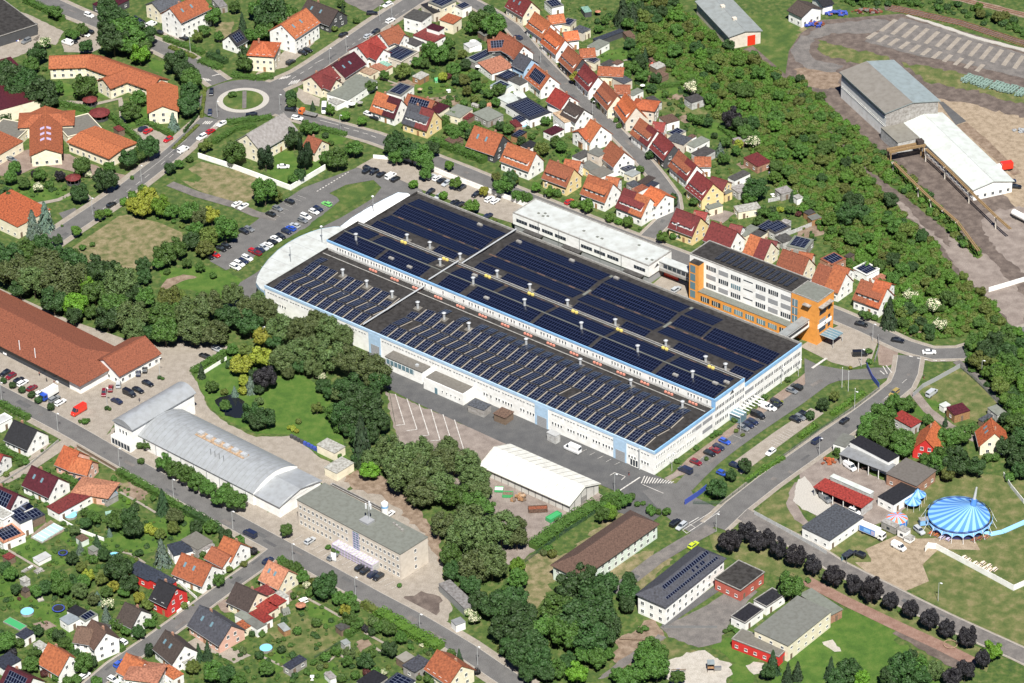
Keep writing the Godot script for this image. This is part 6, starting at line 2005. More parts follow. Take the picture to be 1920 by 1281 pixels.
	["garden_yard","paving",5,.3,[-159.5,19.4,-154.5,16.4,-156.5,22.7,-161.3,28.2],0],
	["garden_yard","paving_red",6,.2,[-155.7,70.3,-151.7,63,-145.2,67.8,-152.3,73.4],0],
	["terrace","soil",6,.2,[-155.6,71.8,-150.1,61.6,-144.9,67.8,-150.6,73.8],0],
	["garden_plot","soil",4,.5,[-130,43,-127,41,-119,47,-122,50],0],
	["garden_plot","dry",4,.5,[-130,44,-127,41,-126,43,-128,45],0],
	["garden_plot","paving_red",4,.5,[-150,118,-147,116,-142,119,-146,121],0],
	["garden_plot","lawn",4,.5,[-160,106,-155,100,-146,108,-141,114,-142,118,-149,115,-156,111],0],
	["garden_plot","meadow",4,.5,[-78,124,-69,116,-54,129,-63,139,-70,136],0],
	["garden_plot","lawn",4,.5,[-65,110,-55,118,-57,123,-65,117],0],
	["garden_plot","soil",4,.5,[-50,131,-48,130,-46,133,-48,134],0],
	["garden_plot","lawn",4,.5,[-36,-232,-28,-234,-27,-229,-33,-225,-36,-227],0],
	["garden_plot","meadow",4,.5,[-20,-232,-9,-236,-8,-232,-16,-227],0],
	["garden_plot","lawn",4,.5,[-21,-240,-14,-243,-13,-237,-20,-235],0],
	["garden_plot","soil",4,.5,[-26,-220,-19,-222,-18,-216,-22,-215],0],
	["garden_plot","lawn",4,.5,[37,-256,53,-261,54,-253,45,-248,38,-250],0],
	["garden_plot","meadow",4,.5,[59,-211,69,-215,71,-207,61,-203],0],
	["garden_plot","soil",4,.5,[62,-217,67,-219,68,-216,64,-214],0],
	["garden_plot","soil",4,.5,[86,-162,90,-164,92,-159,88,-158],0],
	["garden_plot","dry",4,.5,[103,-166,110,-171,113,-168,105,-161],0],
	["garden_plot","lawn",4,.5,[80,-183,85,-184,85,-178,82,-177],0],
	["garden_plot","concrete",4,.5,[73,-125,79,-127,83,-125,78,-118,74,-121],0],
]
const ROADS := [
	["road","asphalt",9,6.4,0,"paving",[54.5,52.3,64.7,36.3,79.1,19.1,94.6,2.3,104.6,-9.6,112.3,-14.3]],
	["road","asphalt",9,7,2.6,"paving",[-182.9,-22.1,-174.8,-14.7,-149.8,7.9,-134.2,23.4,-102.6,54,-83.4,72.2,-63.6,90.9,-45.1,108.7,-32,120.7,-16.6,136.5,-7,147.8,1.4,157.4]],
	["road","asphalt",10,5.6,.9,"paving",[-130.1,151.3,-123,140.5,-111.8,127.5,-99.7,112,-88.8,97.8,-80.9,88.1,-74.9,79.9]],
	["road","paving",8,4.6,0,"paving",[-171.9,43.3,-168.9,39.4,-160.9,32,-153.9,22.8,-148.7,16]],
	["road","asphalt",9,7.4,2.2,"paving",[-195.1,-321,-175.7,-301.8,-163.9,-291.6,-138.5,-269.9,-128.1,-259.1,-118.8,-246.3,-112.6,-237.4]],
	["road","asphalt",10,8,2.4,"paving",[-92.2,-231.8,-81.2,-242,-65.4,-264.1,-51.9,-284.5,-39.8,-301.6,-31.6,-313.4]],
	["road","asphalt",11,6.8,1.8,"paving",[-89.3,-214.4,-80.4,-208.3,-71.9,-202.7,-61.5,-196.1,-51.1,-189.6,-41.8,-182.4,-30.6,-172.6,-16.5,-160.8,1.4,-144.9,24.6,-124.7,47.3,-105.4,60.6,-94.5,83.9,-75.5,101.7,-61.6,113,-52.4,122.5,-43.8,129.2,-36.9,135,-31,139.3,-28.1,144.4,-25.1,153.6,-25,163.3,-29.7,174.2,-35.5,185.1,-41.2]],
	["road","asphalt",12,7.6,2.6,"paving",[-114.3,-208.3,-119,-198.7,-126.2,-183.3,-135.2,-167.2,-145.8,-149,-156.3,-133.6,-163.2,-123.4,-168.3,-115.6,-173.3,-106.6]],
	["road","asphalt",10,5.6,1.3,"paving",[-18.4,-309.2,-3.2,-290,3.6,-279.1,11.4,-257.2,23.4,-228.4,35.5,-203.1,49.5,-171,55.4,-154.3,60.2,-138.7,60.5,-130,56.7,-120.4,50.3,-109.1]],
	["road","asphalt",13,7.6,1.7,"paving",[136.1,-24.1,134,-13.3,131.4,-6,116.1,12.4,101.3,28.5,82.1,49.8,70.8,63.6,63.2,74.7]],
	["road","asphalt_old",9,5,0,"paving",[62.3,75.2,52.5,83.6,43.7,92,35.7,101.7,29.6,109]],
	["road","asphalt_old",9,6.4,.8,"paving",[71.4,66.7,80.1,76,91.9,87.4,99.5,97.2,114.7,112,129.6,126.5,151.5,145.8,157.9,151.9]],
	["running_track","track",8,4.6,0,"paving",[89.6,104.8,101.8,117.1,114.9,129.2,127.2,140,137.3,149.8]],
	["path","asphalt_old",7,3,0,"paving",[151.7,-20,157.3,-10.5,163.3,5.4,166.6,14.7]],
	["path","asphalt_old",8,4,0,"paving",[-126.8,-157.4,-115.9,-148.7,-101.5,-140,-93.3,-132.9,-85.2,-129.3]],
	["path","concrete",6,3.4,0,"paving",[134.9,-1.5,138.6,10.2,144.6,20.2,152.4,28.5]],
	["path","concrete",6,2.4,0,"paving",[49.3,47.4,60.2,38,77.4,17.1,91,3.1,104.9,-13]],
	["path","paving",6,2.2,0,"paving",[-177.1,-143.8,-167.5,-147.3,-160.2,-155,-155.5,-146.7]],
	["path","paving",6,2.4,0,"paving",[-176,-225.5,-160.1,-222.5,-151,-226.4,-148.2,-204.5,-143.6,-197.8]],
	["garden_path","paving",5,.9,0,"paving",[-164.9,75.2,-157.3,82.4,-149.4,90.1]],
	["garden_path","paving",5,.9,0,"paving",[-126.5,80.1,-122.6,81.9,-117.7,87]],
	["garden_path","paving",5,.9,0,"paving",[-129.9,45.8,-120.9,54.4,-115.5,60]],
	["garden_path","paving",5,.9,0,"paving",[-65.6,108,-60.6,112.6,-54.9,118.2]],
	["garden_path","paving",5,.9,0,"paving",[-78,137.7,-71.6,142.7]],
	["garden_path","paving",5,.9,0,"paving",[-58.3,140.9,-55.1,136.8,-51,142.4]],
	["garden_path","paving",5,.9,0,"paving",[-47.7,126.2,-41,132.5]],
	["garden_path","paving",5,.9,0,"paving",[-44.6,133.6,-42,136.7]],
	["garden_path","paving",5,.9,0,"paving",[46.1,-247.6,53.8,-250.3,58.1,-252.1]],
	["garden_path","paving",5,.9,0,"paving",[-49.3,-238,-42.1,-232.6]],
]
const GARDENS := [
	[-53,-276,-38,-287,-16,-296,3,-252,19,-211,32,-180,22,-168,2,-182,-10,-191,-20,-206,-39,-236,-54,-246],
	[14,-304,51,-292,59,-244,73,-212,87,-178,98,-136,113,-104,127,-74,121,-70,116,-93,99,-105,87,-125,75,-153,59,-192,36,-241],
	[-169,38,-152,32,-128,41,-110,56,-94,74,-84,89,-95,103,-110,122,-133,147,-157,147],
	[-79,95,-69,97,-55,108,-35,125,-20,141,-28,154,-117,150,-105,133,-90,115],
	[-2,-190,18,-173,40,-159,52,-134,44,-133,21,-152,-4,-174],
	[-192,-167,-180,-168,-165,-165,-151,-165,-161,-145,-178,-150,-190,-154],
]
const MARKS := [
	[-40,-7.9,-36.6,11,.28],[-36.6,11,-39.5,11.5,.28],[-36,-4.8,-32.4,14.2,.28],[-32.4,14.2,-35.9,14.9,.28],[-31.9,-1.3,-28.4,17.9,.28],[-28.4,17.9,-31.7,18.3,.28],
	[-27.8,2.2,-24.7,21,.28],[-24.7,21,-27.9,21.4,.28],[-23.8,5.4,-20.7,23.2,.28],[-19.9,8.9,-16.8,27.3,.28],[40.9,49.4,42.2,45.2,.35],[41.8,49.4,43.1,45.5,.35],
	[42.6,49.5,43.9,45.8,.35],[43.5,49.5,44.8,46.2,.35],[44.4,49.5,45.6,46.5,.35],[45.2,49.6,46.5,46.8,.35],[46.1,49.6,47.4,47.1,.35],[47,49.7,48.2,47.4,.35],
	[47.8,49.7,49.1,47.7,.35],[48.7,49.7,49.9,48,.35],[49.6,49.8,50.7,48.4,.35],[50.4,49.8,51.5,48.7,.35],[33.4,53.5,34.4,52.6,.5],[34.3,52.6,35.3,51.6,.5],
	[35.2,51.6,36.2,50.6,.5],[36.1,50.6,37.1,49.7,.5],[37,49.7,38,48.7,.5],[37.9,48.7,38.9,47.8,.5],[38.8,47.8,39.8,46.8,.5],[39.7,46.8,40.7,45.8,.5],
	[41.3,50,47.8,55.4,.25],[30.9,44.3,32.5,42.8,.25],[32.5,42.8,35.9,45.2,.25],[35.9,45.2,34.5,47.2,.25],[22,30.2,23.8,28.7,.12],[24.6,32.2,26.4,30.7,.12],
	[27.3,34.3,29.1,32.8,.12],[29.9,36.3,31.7,34.8,.12],[32.6,38.2,34.4,36.8,.12],[-89.4,-238.8,-87.7,-241,.5],[-88.5,-239.1,-86.8,-241.3,.5],[-87.6,-239.4,-85.8,-241.6,.5],
	[-86.6,-239.7,-84.9,-241.9,.5],[-85.3,-234.1,-83.9,-237.4,.5],[-84.4,-234.4,-82.9,-237.7,.5],[-83.4,-234.7,-82,-238,.5],[-82.5,-235,-81.1,-238.3,.5],[-117.3,-203.4,-116.1,-205.8,.5],
	[-116.4,-203.4,-115.3,-205.8,.5],[-115.6,-203.3,-114.5,-205.7,.5],[-114.8,-203.3,-113.6,-205.7,.5],[-113,-201,-111.9,-204.2,.5],[-112.2,-201.3,-111.1,-204.5,.5],[-111.4,-201.6,-110.3,-204.8,.5],
	[-110.6,-201.9,-109.5,-205,.5],[-116,-243.1,-113.7,-244.6,.4],[-115.3,-243.5,-113.3,-244.6,.4],[-114.6,-243.9,-112.9,-244.6,.4],[-113.8,-244.3,-112.4,-244.6,.4],[-119.6,-241.6,-118.1,-239.2,.4],
	[-118.9,-241.3,-117.4,-239.2,.4],[-118.2,-241,-116.8,-239.1,.4],[-117.5,-240.8,-116.1,-239.1,.4],[-75.7,-251.7,-72.1,-255.5,.2],[-84.2,-239.1,-82.7,-241.1,.2],[-81.1,-243.1,-79.6,-245,.2],
	[-78.1,-247,-76.5,-249,.2],[-72,-204.3,-64.7,-200.1,.25],[-62.6,-197.9,-60.5,-196.7,.25],[-58.9,-195.6,-56.8,-194.4,.25],[-55.3,-193.2,-53.2,-192.1,.25],[-51.9,-190.7,-50.1,-189.3,.25],
	[-127,-180,-128.4,-177.4,.16],[-129.8,-174.7,-131.2,-172.1,.16],[-135,-164.7,-136.5,-162.1,.16],[-138,-159.5,-139.5,-156.9,.16],[-141,-154.3,-142.6,-151.8,.16],[-145.6,-146.6,-147.2,-144.1,.16],
	[-148.9,-141.6,-150.5,-139.1,.16],[-122.7,-191.6,-131.7,-174.9,.14],[-131.7,-174.9,-138.5,-163.2,.14],[-40.2,-297.3,-41.5,-295.5,.14],[-42.8,-293.8,-44.2,-292,.14],[-45.5,-290.3,-46.8,-288.5,.14],
	[-48.1,-286.7,-49.4,-285,.14],[-52.9,-280.3,-54.1,-278.4,.14],[-55.3,-276.5,-56.4,-274.7,.14],[-57.6,-272.8,-58.7,-270.9,.14],[-59.9,-269.1,-61.1,-267.2,.14],[-62.2,-265.3,-63.4,-263.5,.14],
	[133.6,-9.3,131.8,-6.9,.15],[130,-4.4,128.3,-2,.15],[126.5,.4,124.7,2.8,.15],[122.9,5.3,121.2,7.7,.15],[119.4,10.1,117.6,12.5,.15],[136,-23.9,137.2,-23.3,.5],
	[138.6,-22.5,139.7,-22,.5],[141,-21.4,142.1,-21.1,.5],[143.8,-20.8,145.1,-20.5,.5],[146.4,-20.4,147.9,-20.3,.5],[125.1,-15,126.4,-12.6,.35],[126.4,-17.9,127.4,-12.9,.35],
	[127.5,-18.3,129,-13.5,.35],[102.2,-17.7,107.7,-23.9,.9],[-90.6,-107.4,-88.3,-105.5,.1],[-88.5,-110.4,-86.2,-108.6,.1],[-86.4,-113.5,-84.1,-111.6,.1],[-84.3,-116.5,-82,-114.7,.1],
	[-82.2,-119.6,-79.9,-117.8,.1],[-80.1,-122.7,-77.8,-120.9,.1],[-77.9,-125.8,-75.7,-124,.1],[-75.8,-129,-73.5,-127.1,.1],[-73.7,-132.1,-71.4,-130.2,.1],[-71.5,-135.2,-69.2,-133.4,.1],
	[-69.3,-138.4,-67.1,-136.5,.1],[-67.2,-141.6,-64.9,-139.7,.1],[-88.7,-130.5,-85.7,-128.2,.1],[-87.3,-132.7,-84.2,-130.4,.1],[-85.8,-134.9,-82.7,-132.5,.1],[-84.3,-137.1,-81.2,-134.7,.1],
	[-82.8,-139.3,-79.7,-136.9,.1],[-81.3,-141.5,-78.3,-139.2,.1],[-79.8,-143.7,-76.8,-141.4,.1],[-78.3,-145.9,-75.3,-143.6,.1],[-71.4,77,-68.4,74,.12],[-69.4,78.7,-66.3,75.8,.12],
	[-67.4,80.5,-64.3,77.6,.12],[-65.4,82.2,-62.3,79.4,.12],[-63.4,83.9,-60.3,81.1,.12],[-61.4,85.7,-58.3,82.9,.12],[-59.4,87.4,-56.3,84.7,.12],[-57.4,89.1,-54.3,86.4,.12],
	[-55.4,90.8,-52.3,88.2,.12],[-53.4,92.5,-50.4,89.9,.12],[-51.5,94.2,-48.4,91.7,.12],[-49.5,95.9,-46.4,93.4,.12],[-47.5,97.6,-44.4,95.1,.12],[-45.6,99.3,-42.5,96.9,.12],
	[-43.6,100.9,-40.5,98.6,.12],[-41.7,102.6,-38.6,100.3,.12],[-39.7,104.3,-36.6,102,.12],[55.7,41.5,58.2,43.6,.1],[58.5,38.4,61,40.4,.1],[61.3,35.2,63.8,37.3,.1],
	[64.1,32,66.6,34.1,.1],[66.9,28.8,69.4,30.9,.1],[69.8,25.6,72.3,27.7,.1],[72.6,22.4,75.1,24.5,.1],[75.5,19.1,78,21.3,.1],[78.4,15.9,80.9,18,.1],
	[81.3,12.6,83.8,14.8,.1],[84.2,27.1,86.7,29.6,.12],[85,26.1,87.5,28.6,.12],[85.9,25.2,88.3,27.7,.12],[86.7,24.3,89.1,26.8,.12],[87.5,23.4,90,25.9,.12],
	[88.3,22.5,90.8,25,.12],[89.2,21.5,91.6,24,.12],[90,20.6,92.4,23.1,.12],[90.8,19.7,93.3,22.2,.12],[55,72.7,58.4,69.5,.3],[52.9,76.3,62.9,66.3,.2],
	[54.1,78.2,65.4,66.4,.2],[52.9,76.3,54.1,78.2,.2],[54.1,78.2,57,75,.2],[57,75,55.2,73.1,.2],[-71.4,-148.5,-70.8,-149.1,.5],[-70.3,-149.8,-69.8,-150.4,.5],
	[-69.3,-151,-68.8,-151.6,.5],[-68.3,-152.2,-67.8,-152.9,.5],[-67.3,-153.5,-66.8,-154.1,.5],[-66.3,-154.7,-65.8,-155.3,.5],[-65.3,-156,-64.8,-156.6,.5],[-64.3,-157.2,-63.8,-157.8,.5],
	[-63.3,-158.5,-62.8,-159.1,.5],[-62.3,-159.7,-61.8,-160.3,.5],[-61.3,-160.9,-60.8,-161.6,.5],[-60.3,-162.2,-59.8,-162.8,.5],
]
const HOUSES := [
	[-134.2,-279.2,-122.9,-291.4,12.5,8,12,"orange","white","sky"],
	[-142.8,-293.7,-134.7,-301.8,8,5.5,9,"slate","cream",""],
	[-110.1,-264.5,-106.1,-269.7,7,3.5,8,"black","white","solar noch"],
	[-88.8,-264.2,-79.5,-277.9,11.5,7,13,"orange","white","sky"],
	[-79.4,-293.3,-66.9,-282.3,8,3.5,11,"dark_brown","dark_wall","sky"],
	[-97.1,-252.3,-93.9,-251.7,10.5,7,12,"bright_orange","cream","hip"],
	[-75.7,-225.7,-68.7,-234.3,8,4.5,10,"dark_red","cream",""],
	[-71.1,-228.1,-66,-223.6,7.5,4.5,7,"dark_red","cream","wing noch"],
	[-67.3,-233.8,-59.5,-244.7,8.5,4.8,11,"maroon","beige","sky"],
	[-58.3,-249.8,-50.8,-258.1,8.5,5,10,"red","white",""],
	[-53.6,-252.9,-48,-247.2,8,5,8,"red","white","wing noch"],
	[-49.5,-260.4,-42.4,-267.2,8.5,5,9.5,"rust","white",""],
	[-45.4,-264.4,-40,-260.6,7.5,5,7,"rust","white","wing noch"],
	[-49.7,-209,-40.3,-202,9.5,3.6,9.5,"orange","white","two:maroon dorm"],
	[-37.1,-198.3,-27.6,-191.4,9.8,3.8,10,"slate","yellow","two:dark_red dorm"],
	[-37.8,-211.2,-27.5,-204.7,7,3.6,8,"rust","brick","solar"],
	[-12.1,-179.4,-1.6,-171.5,9.5,3.6,11.5,"orange","dark_wall","sky"],
	[-98.2,-175.2,-85,-191.4,10.5,5.5,13,"light_grey","cream","noch"],
	[-75.1,-178.6,-70,-174.5,7.5,4.2,8.5,"rust","cream",""],
	[-1.7,-257.9,6.6,-247.1,9,5,9,"rust","dark_wall",""],
	[-6.8,-253.2,.9,-254,8,5,7,"rust","dark_wall","wing solar"],
	[4.3,-292.5,11.2,-282.8,9.5,4.4,9,"dark_red","cream","sky"],
	[12.4,-274,18.7,-263.5,9.3,4.2,8.6,"orange","white","dorm"],
	[18.2,-259.8,23.9,-249,9.3,4.2,8.6,"bright_orange","white","dorm"],
	[25,-243.8,30.2,-232.7,9.3,4.2,8.6,"rust","dark_wall","dorm"],
	[31,-228.2,35.9,-217.1,9.3,4.2,8.6,"dark_red","white","dorm"],
	[38.1,-213.3,42.8,-201.2,9.3,4.2,8.6,"rust","cream","dorm"],
	[45.9,-202.1,49.5,-190.5,9.8,4.2,9,"bright_orange","beige","dorm"],
	[50.7,-182.9,56.7,-172.3,9.3,4.2,8.6,"rust","white","two:dark_red dorm"],
	[57.7,-170.9,62.4,-160.8,9.3,4.2,8.6,"dark_red","dark_wall","dorm"],
	[64,-156.6,70,-145,9.3,4.2,8.6,"rust","white","two:dark_red dorm"],
	[17.7,-275.7,23.9,-277.2,6.6,4.6,6.5,"orange","white","wing noch"],
	[23.5,-260.7,29.1,-261.9,6.6,4.6,6.5,"bright_orange","white","wing noch"],
	[29.5,-245.9,35.5,-246.5,6.6,4.6,6.5,"orange","white","wing noch"],
	[36.6,-230.8,46.4,-229.1,6.6,4.6,6.5,"orange","cream","wing noch"],
	[42.2,-214.9,48.2,-214.6,6.6,4.6,6.5,"rust","white","wing noch"],
	[55.8,-184.4,60.3,-183.1,6.6,4.6,6.5,"red","white","wing noch"],
	[69.9,-156,75.9,-155.7,6.6,4.6,6.5,"orange","white","wing noch"],
	[51.4,-199.5,55.4,-198.2,8.4,6.2,8,"bright_orange","beige","hip"],
	[1.9,-254.8,7.4,-245.3,9,4.5,9,"rust","white",""],
	[5.7,-240.1,10.3,-234.8,8.5,5,8,"slate","pale_blue",""],
	[11.5,-229.6,17.3,-219.2,9,4.4,9,"orange","white","solar"],
	[19.2,-210.1,24.5,-203.1,8.6,4.6,9,"red","white",""],
	[24.2,-198.4,29.7,-191.6,8.8,4.8,9,"dark_brown","white","dorm"],
	[31.9,-182.2,35.7,-176.7,9.6,4.4,10.5,"orange","white",""],
	[38.9,-164.9,43.6,-156.2,9.4,4.6,9.5,"rust","white",""],
	[30.3,-180.2,27.2,-177.7,7,5,8,"bright_orange","white","wing noch"],
	[.3,-165.3,10.7,-156.7,9.6,4.2,9.5,"orange","white","dorm"],
	[15.7,-151.3,24.5,-144,9.6,4.2,9.5,"rust","yellow","dorm darkd"],
	[21.6,-156.2,27.3,-153.9,7,4.6,6.5,"orange","white","wing noch"],
	[29.8,-139.1,38.5,-131.9,9.8,4.2,10,"orange","white","dorm darkd"],
	[36.5,-142.3,41.2,-140.5,7,5,6.5,"orange","white","wing noch"],
	[42.5,-128.5,51.6,-120.5,9.8,4.2,10,"dark_red","white","two:orange dorm"],
	[52.3,-130.6,57.4,-124.2,9,6,9,"bright_orange","white","wing noch"],
	[60.9,-112.7,69.2,-105.8,9.6,4.2,10,"dark_red","yellow","dorm"],
	[67.6,-115.5,72.1,-113.5,7,4.6,6.5,"red","cream","wing noch"],
	[73.1,-102.8,81.7,-94.9,9.6,4.2,9.5,"dark_red","white",""],
	[80.1,-105.5,84.2,-103.4,6.8,4.6,6,"dark_red","white","wing noch"],
	[86.4,-93,93.3,-87.3,9.6,4.2,9.5,"orange","cream","two:dark_red"],
	[91.3,-94,95.9,-91.9,6.8,4.6,6,"dark_red","cream","wing noch"],
	[69.9,-139.6,75.2,-130,9.8,4.4,10,"dark_red","yellow","dorm"],
	[75.4,-140.3,80.9,-136.5,7,4.6,7,"dark_red","yellow","wing noch"],
	[97.1,-81.9,105.8,-75.2,9.6,4.2,9.5,"rust","cream",""],
	[103.2,-84.5,108,-82.6,6.8,4.6,6,"orange","cream","wing noch"],
	[109.1,-71.6,117.9,-64.1,9.6,4.2,9.5,"rust","white","two:orange"],
	[114.9,-74.8,120,-71.3,7,4.6,7,"orange","white","wing noch"],
	[122.8,-60,131.2,-53.3,9.6,4.2,10,"rust","white","two:bright_orange dorm darkd"],
	[128.3,-63.3,133.4,-60.3,7.2,5,7,"bright_orange","white","wing noch"],
	[-166.2,14.5,-158,20.9,8,3.2,10.5,"black","white",""],
	[-148,30.4,-142.8,34.3,7.8,3.4,10,"bright_orange","pink",""],
	[-144.5,34.9,-138.3,37.9,6.5,3.4,7.5,"orange","pink","wing noch"],
	[-157.4,42,-148.2,49.5,8,3.3,10,"maroon","white","sky"],
	[-169.3,51.5,-160.4,58.4,8,3.4,10,"maroon","white","solar"],
	[-173.1,30.8,-167.9,33.8,7,3.5,9,"red","white",""],
	[-139.8,47.4,-133.3,49.6,4.6,3.2,9,"salmon","pink","hip noch"],
	[-111.1,108.2,-105.5,112.8,8.8,4.4,9.5,"black","red_wall",""],
	[-105.1,93.3,-95.4,100.3,8,3.4,10.5,"orange","white","sky"],
	[-92.4,84.4,-87.1,88.5,7.8,3.6,9.5,"orange","white",""],
	[-96.2,86.6,-90.3,91.8,5.5,3.2,7,"rust","white","wing noch"],
	[-120.9,118.4,-115.8,122.6,7.8,3.8,9,"dark_brown","white",""],
	[-130.1,129.1,-125.3,135.9,9.4,5.2,9,"brown","white",""],
	[-134.4,131,-129.4,132.6,8.4,5.6,8,"brown","white","wing noch"],
	[-142.5,138.7,-135.7,145,8,3.4,9.5,"orange","white",""],
	[-153.6,149.4,-145.6,155.6,8,3.4,10,"maroon","white","solar"],
	[-118.4,144.7,-112.8,149.6,8,4,9,"orange","white",""],
	[-114.7,150.9,-110.2,152,7.4,6,9,"salmon","white","hip noch"],
	[-107.4,134,-101.2,142,8.4,3.8,9.5,"dark_brown","white","sky"],
	[-97.7,121.2,-87.6,131.9,8,3.4,10.5,"slate","pink","sky"],
	[-87.2,109.7,-80.4,115.2,8,3.6,9.5,"dark_brown","cream",""],
	[-77.7,98.2,-71.4,103.7,7.8,3.4,9.5,"salmon","cream","sky"],
	[-24.7,147.7,-17.5,155.8,8.6,4.4,10.5,"orange","cream",""],
	[138.4,29.3,134.3,39.7,8.2,3.6,9,"bright_orange","red_wall",""],
	[156.9,29.1,157,37.7,8.6,3.8,9.5,"bright_orange","cream","sky"],
]
